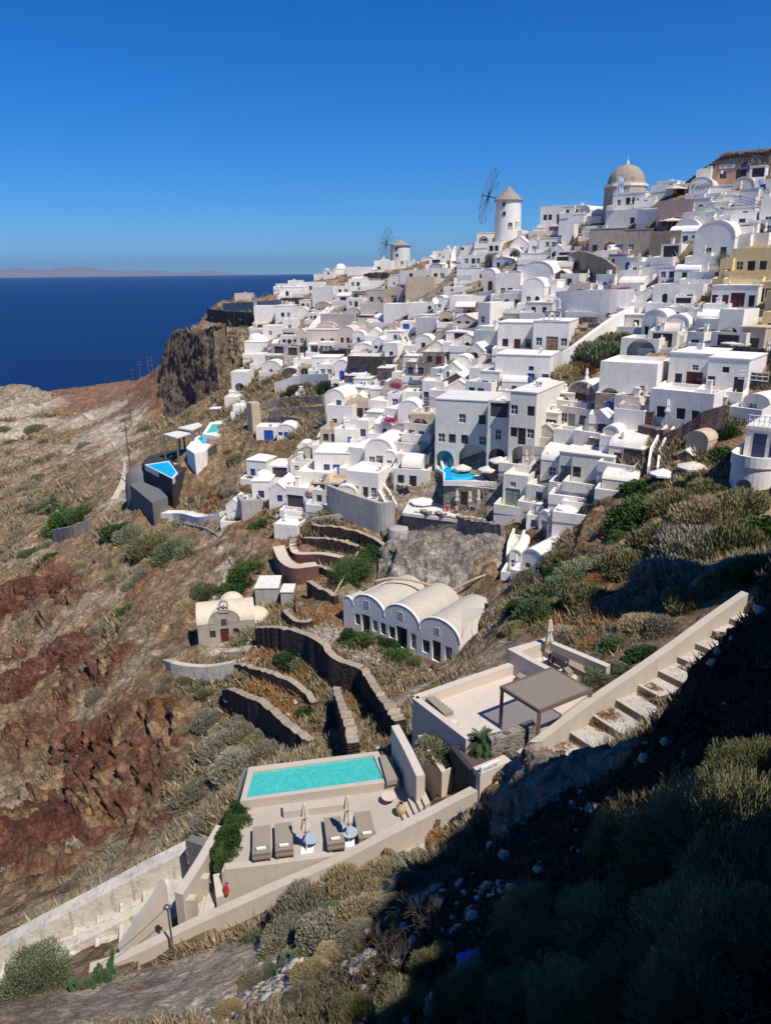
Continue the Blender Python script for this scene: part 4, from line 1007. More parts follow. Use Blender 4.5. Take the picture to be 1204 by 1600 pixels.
for i, (u, v, l) in enumerate([(408.6, 1316, 'taupe sun lounger at the left end of the row of four'), (443.5, 1311, 'taupe sun lounger under the thin shadow of the left closed parasol'), (522, 1301, 'taupe sun lounger left of the right closed parasol'), (570, 1292.5, 'taupe sun lounger at the right end of the row of four')]):
    p = PZ(u, v, DZ+.35); p[2] = DZ+.004; o = lp0 if i == 0 else dup(lp0, p); o.location = Vector(p); o.rotation_euler = (0, 0, az-.03); tag(o, l, 'sun lounger', 'sun loungers on the pool deck')
def closed_parasol(loc, h=2.55, label=None, uv=None, group='closed parasols', base=True, s=1.0, mat='canvas'):
    r = empty('closed_parasol', loc); q = MB(); q.cyl((0, 0, 0), (0, 0, h), .025*s, n=6); q.build('pole', 'w', r)
    q = MB(); k = 14; prof = [(.02, h+.06), (.07, h), (.12, h*.88), (.14, h*.80), (.17, h*.745), (.10, h*.72), (.13, h*.62), (.20, h*.50), (.15, h*.43), (.09, h*.41)]
    vs = []
    for rr, z in prof:
        for i in range(k): a = 2*pi*i/k; f = rr*s*(1+.22*(1 if i % 2 else -1)); vs.append((f*cos(a), f*sin(a), z))
    q.add(vs, [[j*k+i, j*k+(i+1) % k, (j+1)*k+(i+1) % k, (j+1)*k+i] for j in range(len(prof)-1) for i in range(k)]); q.build('canopy', mat, r)
    if base: q = MB(); q.box(-.28, .28, -.28, .28, 0, .07); q.build('base', 'w', r)
    tag(r, label or 'closed pale parasol', 'parasol', group, uv); return r
p = PZ(479.6, 1331, DZ); closed_parasol(p, label='closed cream parasol between the second and third loungers')
p = PZ(545, 1318, DZ); closed_parasol(p, label='closed cream parasol left of the last lounger')
def round_table(u, v, z, lab, r=.36, h=.45, mat='steelw'):
    p = PZ(u, v, z+h); p[2] = z; t = empty('round_table', p); q = MB(); q.lathe([(0, h-.03), (r, h-.03), (r, h), (0, h)], 24, smooth=False); q.build('tabletop', mat, t)
    q = MB(); q.cyl((0, 0, 0), (0, 0, h-.03), .04); q.lathe([(0, 0), (.2, 0), (.2, .03), (0, .03)], 16); q.build('stand', mat, t); tag(t, lab, 'table')
round_table(485, 1309.5, DZ, 'round pale blue side table by the left closed parasol'); round_table(546.5, 1300, DZ, 'round pale blue side table by the right closed parasol')
round_table(607, 1243.5, DZ, 'round taupe side table near the deck steps', .36, .4, 'terr')
p = PZ(626, 1274, DZ); q = MB(); q.lathe([(0, 0), (.13, 0), (.24, .25), (.25, .42), (.17, .58), (.11, .64), (.14, .7), (.10, .7)], 18, tuple(p)); tag(q.build('clay_jar', 'sand'), 'round sand-coloured clay jar at the foot of the deck steps', 'jar')
# terrace with the pergola
b = MB(); b.prism(pl(TZ, (648, 1101), (803, 1045), (960, 1057), (925, 1080), (850, 1136), (775, 1164), (735, 1168)), -31, TZ); struct(b.build('upper_terrace', 'terr'))
wallthing('plaster_wall', 'taupe terrace wall facing the row house garden', 'terr', [(648, 1089, -21.3), (725, 1062, -21.3), (803, 1036, -21.3)], .4, -30)
wallthing('plaster_wall', 'taupe terrace wall behind the planted bed and the pouf', 'terr', [(648, 1089, -21.3), (690, 1121, -21.3), (732, 1153, -21.3)], .36, -30)
wallthing('stone_wall', 'reddish lava stone wall beside the pergola post', 'X', [(764, 1153, -21.15), (800, 1142, -21.05), (834, 1128, -20.9)], .5, -24)
b = MB(); b.prism(pl(UZ, (803, 1022), (853, 1004), (948, 1046), (915, 1068), (862, 1052)), -30, UZ); struct(b.build('seating_terrace', 'terr'))
wallthing('plaster_wall', 'taupe wall round the upper seating corner behind the pergola', 'terr', [(866, 1049, -20.5), (834, 1033, -20.5), (803, 1016, -20.5), (853, 999.5, -20.5), (900, 1019, -20.5), (950, 1040, -20.5)], .38, -29)
slab('sofa', [(648+158, 1056), (815, 1046), (838, 1060), (828, 1070)], TZ+.42, .42, 'cush', 'low taupe sofa against the wall of the upper seating corner', 'sofa')
slab('sofa', [(665, 1090), (678, 1087), (708, 1111), (694, 1116)], TZ+.6, .6, 'cush', 'long taupe cushioned seat along the terrace wall', 'sofa')
p = PZ(703, 1124, TZ+.4); p[2] = TZ; q = MB(); q.lathe([(0, .4), (.38, .4), (.42, .34), (.42, .05), (.38, 0)], 20, tuple(p)); tag(q.build('pouf', 'terr'), 'round taupe pouf in the terrace corner', 'pouf')
sf = empty('corner_bench', (0, 0, 0)); slab('seat', [(845, 1016), (856, 1010), (928, 1043), (914, 1052)], UZ+.4, .4, 'cush', parent=sf)
slab('back_cushion', [(857, 1006), (860, 1004.5), (899, 1021), (895, 1023)], UZ+.75, .34, 'cush', parent=sf); slab('back_cushion', [(902, 1025), (905, 1023), (930, 1034), (926, 1037)], UZ+.7, .3, 'cush', parent=sf); tag(sf, 'taupe corner bench under the wall of the upper seating terrace', 'bench')
tb = empty('dining_table', (0, 0, 0)); slab('tabletop', [(856, 1021), (865, 1018), (889, 1030), (880, 1034)], UZ+.78, .05, 'black', parent=tb)
for u, v in ((858, 1021.5), (864, 1019), (887, 1030), (880, 1033)): q = MB(); p = PZ(u, v, UZ+.73); q.box(p[0]-.04, p[0]+.04, p[1]-.04, p[1]+.04, UZ, UZ+.73); q.build('leg', 'black', tb)
tag(tb, 'dark rectangular dining table on the upper seating terrace', 'table')
slab('floor_cushion', [(880, 1044), (887, 1040), (895, 1049), (887, 1052)], UZ+.3, .3, 'cush', 'loose taupe cushion beside the dark dining table', 'cushion')
p = PZ(855.5, 1030, UZ); closed_parasol(p, 2.5, label='closed cream parasol beside the dark dining table', s=1.05)
# pergola
RZ = TZ+2.3; pc = [PZ(u, v, RZ) for u, v in ((783, 1073), (862, 1043), (923, 1077), (842, 1110))]
pg = empty('pergola', (0, 0, 0)); q = MB(); o_ = pc[0]; e1 = pc[3]-pc[0]; e2 = pc[1]-pc[0]; e3 = pc[2]-pc[3]; n = 34
for i in range(n):
    a = (i+.2)/n; c = a+.62/n; q.prism([tuple((pc[0]+e2*a)[:2]), tuple((pc[0]+e2*c)[:2]), tuple((pc[3]+e3*c)[:2]), tuple((pc[3]+e3*a)[:2])], RZ-.05, RZ-.005)
q.build('slats', 'slat', pg); q = MB(); q.wall([p[:2] for p in pc], .1, [RZ+.02]*4, [RZ-.16]*4, closed=True); q.build('frame', 'brown', pg)
for p in pc: c = pc[0]*.25+pc[1]*.25+pc[2]*.25+pc[3]*.25; k = p*.985+c*.015; q = MB(); q.box(k[0]-.08, k[0]+.08, k[1]-.08, k[1]+.08, TZ-.3, RZ-.16); q.build('post', 'brown', pg)
tag(pg, 'brown metal pergola with a slatted roof on the terrace', 'pergola')
# planters
pr = empty('planter', (0, 0, 0)); q = MB(); pp = [np.array(x) for x in pl(-22.8, (660, 1150), (693, 1205), (728, 1186), (705, 1140))]; q.wall(pp, .25, [-22.8]*4, [-28]*4, closed=True); q.build('wall', 'terr', pr)
q = MB(); q.prism([tuple(x) for x in pp], -28, -23.1); q.build('soil', M['twig'], pr); tag(pr, 'taupe planter full of grey-green shrubs below the terrace', 'planter')
pr = empty('planter', (0, 0, 0)); q = MB(); pp = [np.array(x) for x in pl(-21.9, (708, 1168), (742, 1208), (795, 1180), (765, 1150))]; q.wall(pp, .25, [-21.9]*4, [-26]*4, closed=True); q.build('wall', 'black', pr)
q = MB(); q.prism([tuple(x) for x in pp], -26, -22.1); q.build('soil', M['twig'], pr); tag(pr, 'black-sided planter with a small palm behind the engraved plinth', 'planter')
pn = empty('sign_plinth', (0, 0, 0)); q = MB(); a_, b_ = PZ(744, 1207, -21.7), PZ(793, 1181, -21.5); q.wall([a_[:2], b_[:2]], .55, [-21.6, -21.6], [-25.5]*2); q.build('block', 'terr', pn)
dv = (b_-a_); dv[2] = 0; dv /= np.linalg.norm(dv); nn = np.array([dv[1], -dv[0], 0]); L_ = 1.05
q = MB(); s0 = a_+dv*.03+nn*.24; s1 = s0+dv*L_; q.wall([s0[:2], s1[:2]], .1, [-21.28]*2, [-21.62]*2); sp = q.build('sign_plate', 'w', pn)
def text(s, size, loc, rot, mat, parent=None, name='lettering', ext=.004):
    # letter outlines are turned into a plain mesh
    c = bpy.data.curves.new(name, 'FONT'); c.body = s; c.size = size; c.extrude = ext; c.align_x = 'CENTER'; c.align_y = 'CENTER'; c.resolution_u = 2
    o0 = bpy.data.objects.new('tmp', c); col.objects.link(o0); bpy.context.view_layer.update(); me = bpy.data.meshes.new_from_object(o0.evaluated_get(bpy.context.evaluated_depsgraph_get())); bpy.data.objects.remove(o0)
    me.materials.clear(); o = bpy.data.objects.new(name, me); col.objects.link(o); o.location = Vector(loc); o.rotation_euler = rot; me.materials.append(M[mat])
    if parent: o.parent = parent
    return o
mid = (s0+s1)/2+nn*.056; text('SUNSUITES', .16, (mid[0], mid[1], -21.45), (pi/2, 0, math.atan2(dv[1], dv[0])), 'bgrey', sp); tag(pn, 'taupe plinth with a pale engraved name plate beside the path', 'sign')
# lamp post at the lower left with its cable
p = PZ(272, 1497, -26.9); lpz = empty('lamp_post', p); q = MB(); q.cyl((0, 0, -.5), (0, 0, 2.7), .05, .04); q.build('pole', 'metal', lpz)
q = MB(); q.cyl((-.16, 0, 2.62), (.16, 0, 2.72), .06, .06); q.lathe([(.0, 2.82), (.1, 2.8), (.12, 2.7), (.05, 2.66)], 10, (0, -.05, 0)); q.build('lamp_head', 'metal', lpz); tag(lpz, 'thin grey lamp post standing before the taupe retaining wall', 'lamp post')
def cable(name, a, b, sag, r, label, mat='black', cat='cable'):
    a, b = Vector(a), Vector(b); q = MB(); pv = None
    for k in range(13):
        t = k/12; c = a.lerp(b, t); c.z -= sag*4*t*(1-t)
        if pv is not None: q.cyl(pv, c, r, n=5, cap=False)
        pv = c
    o = q.build(name, mat); tag(o, label, cat); return o
cable('cable', (p[0], p[1], p[2]+2.7), PZ(150, 1512, -26.5), .12, .012, 'thin dark cable from the lamp post towards the lower left')
# ---------------------------------------------------------------- row house with four barrel roofs
A_, B_ = PZ(537, 977, -38.65), PZ(716, 1047, -38.65); L = float(np.linalg.norm((B_-A_)[:2])); ang = math.atan2(B_[1]-A_[1], B_[0]-A_[0])
M['Rf'] = plaster('weathered_roof_plaster', (.50, .44, .36), .1); rh = empty('row_house', A_, ang); Dp = 7.5; He = 3.0
segs = [(0, 1.5, .75), (1.5, 6.1, 1.75), (6.1, 10.9, 1.95), (10.9, L, 1.9)]
mb = MB(); ops = []
for x, a, w, h, k in [(2.15, .75, .75, 1.35, 'n'), (3.4, 0, 1.2, 2.35, 'd'), (4.75, .75, .75, 1.35, 'n'), (5.9, .75, .75, 1.4, 'n'), (7.15, .7, .85, 1.4, 'n'), (8.5, 0, 1.5, 2.45, 'd'), (10.1, .4, .75, 1.8, 'n'), (11.75, .5, .95, 1.5, 'n'), (13.1, 0, 1.1, 2.35, 'd'), (14.6, .6, .9, 1.6, 'n')]:
    x *= L/15.9; ops.append(((x-w/2, a+.01, x+w/2, a+h, 0), 'w' if k == 'n' else 'D', 'n'))
NEAR[0] = True
holes_wall(mb, (0, 0, 0), (1, 0, 0), L, He, [o[0] for o in ops], .3, -4); opening_children(rh, (0, 0, 0), (1, 0, 0), ops, .3)
so_ = [((3.0, .9, 3.9, 2.1, 0), 'w', 'n')]; holes_wall(mb, (L, 0, 0), (0, 1, 0), Dp, He, [o[0] for o in so_], .3, -4); opening_children(rh, (L, 0, 0), (0, 1, 0), so_, .3)
mb.add([(0, 0, -4), (0, Dp, -4), (0, Dp, He), (0, 0, He)], [(0, 1, 2, 3)]); mb.add([(L, Dp, -4), (0, Dp, -4), (0, Dp, He), (L, Dp, He)], [(0, 1, 2, 3)])
n = 16
def arch(x0, x1, r, o=0): return [((x0+x1)/2-((x1-x0)/2+o)*cos(pi*k/n), He+(r+o)*sin(pi*k/n)) for k in range(n+1)]
for x0, x1, r in segs:
    a = arch(x0, x1, r); mb.add([(x, 0, z) for x, z in a], [list(range(n+1))]); mb.add([(x, Dp, z) for x, z in a], [list(range(n+1))[::-1]])
    rf = MB(); dd_ = Dp if x0 > 1 else 2.2
    rf.add([(x, .12, z+.02) for x, z in a]+[(x, dd_+.05, z+.02) for x, z in a], [[i, i+1, n+2+i, n+1+i] for i in range(n)], True); rf.build('roof', 'Rf', rh)
    rm = MB(); a2, a3 = arch(x0, x1, r, .14), arch(x0, x1, r, -.02)
    rm.add([(x, -.03, z) for x, z in a2]+[(x, -.03, z) for x, z in a3]+[(x, .2, z) for x, z in a2]+[(x, .2, z) for x, z in a3], [f for i in range(n) for f in ([i+n+1, i+n+2, i+1, i], [i, i+1, i+2*n+3, i+2*n+2], [i+n+1, i+3*n+3, i+3*n+4, i+n+2])], True); rm.build('gable_rim', 'W', rh)
# the end wall carries an arch of its own
a = [(Dp/2-.4-(Dp/2-.4)*cos(pi*k/n)+.3, He+1.85*sin(pi*k/n)) for k in range(n+1)]; mb.add([(L, y, z) for y, z in a], [list(range(n+1))])
rf = MB(); rf.add([(L+.05, y, z+.03) for y, z in a]+[(L-3.0, y, z+.03) for y, z in a], [[i, n+1+i, n+2+i, i+1] for i in range(n)], True); rf.build('roof', 'Rf', rh)
mb.build('wall', 'W', rh)
for x, z, w in ((3.6, 3.35, .55), (8.4, 3.5, .5), (13.2, 3.3, .42)):
    x *= L/15.9; fm, pm = window_mesh(w, w*1.25, 0, M['n']); d = link('window', fm, rh); d.location = (x-w/2, -.035, z); link('pane', pm, d)
    k_ = MB(); k_.box(x-w/2-.1, x+w/2+.1, -.03, -.004, z-.1, z+w*1.25+.1); k_.build('window_trim', 'W', rh)
tag(rh, 'long whitewashed row house with barrel roofs and dark doorways', 'house')
b = MB(); q = [PZ(752, 1050, -38.6), PZ(775, 1020, -38.2), PZ(768, 985, -36.5), PZ(758, 968, -35)]; b.wall([x[:2] for x in densify([tuple(x) for x in q], 5)], .4, [x[2]+2.2-(i*.02) for i, x in enumerate(densify([tuple(x) for x in q], 5))], [-42]*len(densify([tuple(x) for x in q], 5))); tag(b.build('stone_wall', 'D'), 'curved dark retaining wall behind the right end of the row house', 'wall')
# ---------------------------------------------------------------- chapel
cp = HITD(356, 1006); CH = empty('chapel', cp, -math.atan2(cp[0], cp[1])*1.0-.02); k = float(np.dot(cp, fw))/F; Wc = 87*k; Hc = 3.0; Dc = 4.6
mb = MB(); X = lambda f: f*Wc-Wc/2
ops = [((X(.255)-.35, .95, X(.255)+.35, 1.95, 0), 'w', 'r'), ((X(.66)-.35, .95, X(.66)+.35, 1.95, 0), 'w', 'r'), ((X(.46)-.5, .02, X(.46)+.5, 2.05, 0), 'd', 'r')]
ops = [((o[0][0]+Wc/2, o[0][1], o[0][2]+Wc/2, o[0][3], 0), o[1], o[2]) for o in ops]
holes_wall(mb, (-Wc/2, 0, 0), (1, 0, 0), Wc, Hc-.2, [o[0] for o in ops], .25, -3); opening_children(CH, (-Wc/2, 0, 0), (1, 0, 0), ops, .25)
mb.add([(Wc/2, 0, -3), (Wc/2, Dc, -3), (Wc/2, Dc, Hc-.2), (Wc/2, 0, Hc-.2)], [(0, 1, 2, 3)]); mb.add([(-Wc/2, Dc, -3), (-Wc/2, 0, -3), (-Wc/2, 0, Hc-.2), (-Wc/2, Dc, Hc-.2)], [(0, 1, 2, 3)]); mb.add([(Wc/2, Dc, -3), (-Wc/2, Dc, -3), (-Wc/2, Dc, Hc-.2), (Wc/2, Dc, Hc-.2)], [(0, 1, 2, 3)])
xc = X(.47); aw = Wc*.28; n = 16; a = [(xc-aw*cos(pi*i/n), Hc-.2+1.75*sin(pi*i/n)) for i in range(n+1)]; mb.add([(x, -.02, z) for x, z in a], [list(range(n+1))])
pr = [(Dc/2-Dc/2*cos(pi*i/n), Hc-.2+1.7*sin(pi*i/n)) for i in range(n+1)]
for x, s in ((-Wc/2, -1), (Wc/2, 1)): mb.add([(x, y, z) for y, z in pr], [list(range(n+1))[::s]])
mb.build('wall', 'Q', CH); M['Cr'] = plaster('ivory_roof_plaster', (.68, .57, .42), .12)
rf = MB(); rf.add([(-Wc/2-.06, y, z+.05) for y, z in pr]+[(Wc/2+.06, y, z+.05) for y, z in pr], [[i, n+1+i, n+2+i, i+1] for i in range(n)], True)
rf.add([(x, -.1, z+.05) for x, z in a]+[(x, Dc/2, z+.05) for x, z in a], [[i, i+1, n+2+i, n+1+i] for i in range(n)], True); rf.build('roof', 'Cr', CH)
rf = MB(); rf.lathe([(1.6*cos(t_), Hc+.3+1.5*sin(t_)) for t_ in [pi/2*i/8 for i in range(9)]], 20, (Wc*.12, Dc*.95, 0)); rf.lathe([(1.6, -2), (1.6, Hc+.3)], 20, (Wc*.12, Dc*.95, 0)); rf.build('dome', 'Cr', CH)
rf = MB(); rf.lathe([(1.75, -2), (1.75, Hc-.9)]+[(1.75*cos(t_), Hc-.9+1.3*sin(t_)) for t_ in [pi/2*i/8 for i in range(9)]], 18, (Wc/2+.2, Dc*.5, 0)); rf.build('apse', 'Cr', CH)
q = MB(); q.box(X(.46)-.3, X(.46)+.3, -.05, -.01, 2.55, 3.35); q.build('niche_window', 'dark', CH)
def bell_gable(root, x, y, z, w, h, mat, arches=1, t=.35):
    b = MB(); n = arches; pw = w*.16/n; bw = (w-pw*(n+1))/n
    for i in range(n+1): b.box(x-w/2+i*(bw+pw), x-w/2+i*(bw+pw)+pw, y-t/2, y+t/2, z, z+h*.62)
    for i in range(n):
        c = x-w/2+pw+bw/2+i*(bw+pw); m = 8; R = bw/2
        ar = [(c-R*cos(pi*j/m), z+h*.55+R*sin(pi*j/m)) for j in range(m+1)]; ou = [(c-(R+pw)*cos(pi*j/m), z+h*.55+(R+pw)*1.05*sin(pi*j/m)) for j in range(m+1)]
        for yy, s in ((y-t/2, 1), (y+t/2, -1)): b.add([(p[0], yy, p[1]) for p in ar]+[(p[0], yy, p[1]) for p in ou], [[j, m+1+j, m+2+j, j+1][::-s] for j in range(m)])
        b.add([(p[0], y-t/2, p[1]) for p in ou]+[(p[0], y+t/2, p[1]) for p in ou], [[j, j+1, m+2+j, m+1+j] for j in range(m)]); b.add([(p[0], y-t/2, p[1]) for p in ar]+[(p[0], y+t/2, p[1]) for p in ar], [[j, m+1+j, m+2+j, j+1] for j in range(m)])
        bl = MB(); bl.lathe([(.0, .35), (.08, .34), (.12, .15), (.2, 0)], 10, (c, y, z+h*.32)); bl.build('bell', 'metal', root)
    b.box(x-w/2-.1, x+w/2+.1, y-t/2-.06, y+t/2+.06, z-.15, z+.02); b.build('bell_gable', mat, root)
bell_gable(CH, xc+.05, .1, Hc+1.35, 1.1, 1.5, 'Q'); tag(CH, 'small taupe chapel with ivory dome, apse and one bell', 'chapel')
# ---------------------------------------------------------------- windmills
def windmill(u, v, d, rad, H, mat, hubdir, label, sails=12, sr=7.5, hub_h=.9, cone=3.6, missing=()):
    p = P(u, v, d); az_ = math.atan2(p[0], p[1]); r = empty('windmill', p, -az_)
    q = MB(); q.lathe([(rad*1.06, -6), (rad*1.04, 0), (rad*.97, H), (rad*.97, H+.05), (0, H+.05)], 32); q.build('tower', mat, r)
    q = MB(); q.lathe([(rad*1.1, H-.15), (rad*1.1, H+.05), (rad*.55, H+cone*.5), (.12, H+cone), (0, H+cone+.1)], 28, smooth=False); q.build('cap', 'thatch', r)
    q = MB(); q.cyl((0, 0, H+cone-.1), (0, 0, H+cone+.7), .08); q.build('finial', 'thatch', r)
    for a, z, w, h in ((-.35, H*.95-1.2, .8, .9), (-.3, H*.95-3.3, .8, .9), (.2, 1.2, .9, 1.5), (.85, 1.3, 1.2, 1.6)):
        x, y = rad*1.0*sin(a), -rad*1.0*cos(a); fm, pm = window_mesh(w, h, 0, M['n']); o = link('window', fm, r); o.location = (x-w/2*cos(a), y-w/2*sin(a)-.12, z); o.rotation_euler = (0, 0, a); link('pane', pm, o)
    hd = Vector(hubdir).normalized(); c0 = hd*(rad*.8); c0.z = H+hub_h*.3; c1 = hd*(rad+2.0); c1.z = H+hub_h
    wh = MB(); wh.cyl(c0, c1+(c1-c0).normalized()*1.6, .14); ax = (c1-c0).normalized(); wh.cyl(c1-ax*.25, c1+ax*.25, .45, n=12); wh.build('axle', 'pole', r)
    e1 = ax.cross(Vector((0, 0, 1))).normalized(); e2 = e1.cross(ax)
    for k in range(sails):
        if k in missing: continue
        a = 2*pi*k/sails+.12; t = (e1*cos(a)+e2*sin(a)); s = MB(); s.cyl(c1, c1+t*sr, .09, .05, n=5); s.cyl(c1+t*sr*.35+e1*.02, c1+t*sr*.98, .07, .07, n=5); s.build('sail_pole', 'pole', r)
    rr = MB()
    for k in range(sails):
        a, b = 2*pi*k/sails+.12, 2*pi*(k+1)/sails+.12; rr.cyl(c1+(e1*cos(a)+e2*sin(a))*sr*.97, c1+(e1*cos(b)+e2*sin(b))*sr*.97, .03, n=4, cap=False)
        rr.cyl(c1+ax*1.6, c1+(e1*cos(a)+e2*sin(a))*sr*.95, .02, n=4, cap=False)
    rr.build('rigging', 'pole', r); tag(r, label, 'windmill'); return r
windmill(792, 367, 188, 3.25, 8.1, 'W', (-1, -.32, 0), 'large white windmill with a conical thatched roof and bare sails', 12, 6.9, cone=3.3)
windmill(625, 421, 262, 3.5, 8.0, 'G', (-1, -.55, 0), 'small windmill with bare sails standing on the far ridge', 12, 5.4, cone=1.9, hub_h=.5)
# ---------------------------------------------------------------- domed church
cb = P(968, 326, 158); k = 158/F; r = empty('domed_church', cb, -math.atan2(cb[0], cb[1])-radians(12)); w = 33*k
q = MB(); q.prism([(w*cos(pi/8+pi/4*i), w*sin(pi/8+pi/4*i)+w*.9) for i in range(8)], -4, 33*k); q.build('drum', 'Q', r)
q = MB(); q.prism([(w*1.05*cos(pi/8+pi/4*i), w*1.05*sin(pi/8+pi/4*i)+w*.9) for i in range(8)], 33*k-.004, 33*k+.5); q.build('cornice', 'C', r)
M['dome'] = plaster('weathered_dome', (.38, .30, .21), .2); R = 29*k
q = MB(); q.lathe([(R, 33*k+.3), (R, 33*k+.5)]+[(R*cos(t_), 33*k+.5+R*1.02*sin(t_)) for t_ in [pi/2*i/12 for i in range(13)]], 32, (0, w*.9, 0)); q.build('dome', 'dome', r)
q = MB(); q.lathe([(.35, 0), (.3, .5), (.12, .8), (0, 1.1)], 10, (0, w*.9, 33*k+.4+R*1.02)); q.cyl((0, w*.9, 33*k+R+1.2), (0, w*.9, 33*k+R+2.4), .05); q.build('lantern', 'C', r); tag(r, 'brown domed church on the skyline', 'church')
q = empty('flag', P(961, 322, 150)); f = MB(); f.cyl((0, 0, 0), (0, 0, 6.2), .06, n=6); f.build('pole', 'w', q)
for i in range(9):
    f = MB(); x = [(.05+.13*math.sin(j*.9)+.1*j, 0.1*math.sin(j*1.3), 5.9-j*.42) for j in range(9)]; z0 = i*.12
    f.add([(p[0]*.55+z0, p[1]+.06*sin(i+j), p[2]) for j, p in enumerate(x)]+[(p[0]*.55+z0+.12, p[1]+.06*sin(i+1+j), p[2]) for j, p in enumerate(x)], [[j, j+1, 10+j, 9+j] for j in range(8)]); f.build('stripe', 'w' if i % 2 else 'b', q)
tag(q, 'blue and white striped flag hanging on its pole before the brown dome', 'flag')
# ruined pink shop on the top
rs, Wd, Dd, Hd = house(1147, 286, 62, 38, 12, 's', 'P', 'w22g D62n f62n0', '', dp=6, d=145, name='ruined_shop', desc='ruined pink shop with a broken lava stone top', cat='shop', group=None, chim=0)
HBOX.pop(); q = MB(); rn = random.Random(3)
x = -Wd/2-5.5
while x < Wd/2+2:
    top = Hd+ (1.0 if x > -Wd/2+1 else 1.0-( -Wd/2+1-x)*.7)+rn.uniform(-.25, .3); q.box(x, x+.62, -.02-rn.random()*.25, .9, Hd-.5-rn.random()*.5 if -Wd/2 < x < Wd/2-.3 else -3, top); x += .6
q.build('broken_masonry', 'U', rs); q = MB(); x = -Wd/2-5.4
while x < Wd/2+1.8:
    top = Hd+(1.0 if x > -Wd/2+1 else 1.0-(-Wd/2+1-x)*.7)
    for j in range(2): s = rn.uniform(.25, .5); z = top-rn.uniform(0, .8); q.box(x, x+s, -.35-rn.random()*.1, .2, z-s*.7, z)
    x += .38
q.build('lava_stones', 'K', rs); q = MB(); q.box(-Wd/2+.9, Wd/2+3, .3, 3, Hd+.1, Hd+1.4); q.build('top_wall', 'P', rs)
q = MB(); q.box(-3.2, -.35, -.16, -.06, Hd-1.6, Hd-.9); s = q.build('signboard', 'w', rs); text('FINE MARKET', .42, (-1.78, -.17, Hd-1.25), (pi/2, 0, 0), 'bgrey', s)
q = MB(); n = 10; q.add([(1.6+1.1*cos(pi*i/n), -.06, Hd-1.75+1.1*sin(pi*i/n)) for i in range(n+1)], [list(range(n+1))[::-1]]); q.build('fanlight', 'glass', rs)
q = MB(); q.add([(1.6+1.25*cos(pi*i/n), -.04, Hd-1.8+1.28*sin(pi*i/n)) for i in range(n+1)], [list(range(n+1))[::-1]]); q.build('arch_trim', 'C', rs)
an = P(1184, 240, 146); q = MB(); q.cyl(an, (an[0], an[1], an[2]+2.8), .04, n=5); q.cyl((an[0]-.35, an[1], an[2]+2.3), (an[0]+.35, an[1], an[2]+2.3), .03, n=5); q.cyl((an[0]-.2, an[1], an[2]+1.9), (an[0]+.2, an[1], an[2]+1.9), .03, n=5); tag(q.build('antenna', 'metal'), 'thin antenna on top of the ruined pink shop', 'antenna')
hk = min((o for o in bpy.data.objects if o.get('category') == 'house'), key=lambda o: math.hypot(proj(np.array(o.location))[0]-1092, proj(np.array(o.location))[1]-311)); g = text('Kastro', 1.25, (0, -.07, 2.3), (pi/2, 0, 0), 'bgrey', hk)
# ---------------------------------------------------------------- black terrace with the pointed pool, far left
VZ = -36.2
b = MB(); b.prism(pl(VZ, (222, 724), (232, 712), (268, 704), (300, 700), (312, 712), (282, 740), (268, 749)), -48, VZ); vt = b.build('dark_villa', 'black'); vt['kind'] = 'thing'
tag(vt, 'black terraced villa below the dark slatted canopies', 'villa')
b = MB(); b.prism(pl(-39.6, (203, 757), (222, 752), (250, 764), (262, 776), (238, 786)), -48, -39.6); b.build('lower_terrace', 'bgrey', vt)
b = MB(); b.lathe([(3.2, -8), (3.0, -1), (2.6, 1.6), (1.6, 3.0), (0, 3.4)], 20, tuple(PZ(219, 752, -40.4))); b.build('dark_dome', 'bgrey', vt)
pv = empty('pointed_pool', (0, 0, 0)); b = MB(); pp = pl(VZ+.15, (226, 726), (264, 720), (278, 739), (270, 748)); b.prism(pp, VZ-1, VZ+.15); b.build('rim', 'w', pv)
cc = np.mean(np.array(pp), 0); b = MB(); b.prism([tuple(cc+(np.array(x)-cc)*.88) for x in pp], VZ+.1, VZ+.17); b.build('water', 'poolb', pv); tag(pv, 'bright blue pointed pool on the black villa terrace', 'swimming pool')
for i, (q4, zz, l) in enumerate([([(255, 678), (286, 671), (302, 675), (276, 684)], -31.0, 'grey flat canopy above the black villa, nearer one'), ([(278, 668), (310, 660), (316, 664), (300, 672)], -30.3, 'grey flat canopy above the black villa, farther one')]):
    cn = empty('canopy', (0, 0, 0)); b = MB(); pp = pl(zz, *q4); b.prism(pp, zz-.25, zz); b.build('canopy_roof', 'G', cn)
    for x in pp: b = MB(); b.box(x[0]-.15, x[0]+.15, x[1]-.15, x[1]+.15, zz-9, zz-.25); b.build('post', 'bgrey', cn)
    tag(cn, l, 'canopy')
b = MB(); b.prism(pl(-32.6, (291, 700), (306, 680), (338, 682), (322, 704), (304, 709)), -42, -32.6); wt = b.build('white_terrace', 'W'); tag(wt, 'white terrace with a blue pool above the black villa', 'terrace')
pv = empty('terrace_pool', (0, 0, 0)); b = MB(); b.prism(pl(-32.5, (309, 685), (317, 678), (337, 679), (336, 690), (318, 693)), -33, -32.5); b.build('water', 'poolb', pv); tag(pv, 'blue pool on the white terrace above the black villa', 'swimming pool')
b = MB(); b.prism(pl(-31.4, (316, 678), (328, 660), (356, 655), (350, 672), (340, 682)), -42, -31.4); tag(b.build('white_terrace', 'W'), 'white terrace of shallow pools stepping up behind the blue pool', 'terrace')
pv = empty('shallow_pool', (0, 0, 0)); b = MB(); b.prism(pl(-31.3, (323, 676), (331, 663), (345, 662), (340, 674)), -31.8, -31.3); b.build('water', M['poolt'], pv); tag(pv, 'pale shallow pool on the upper white terrace', 'swimming pool')
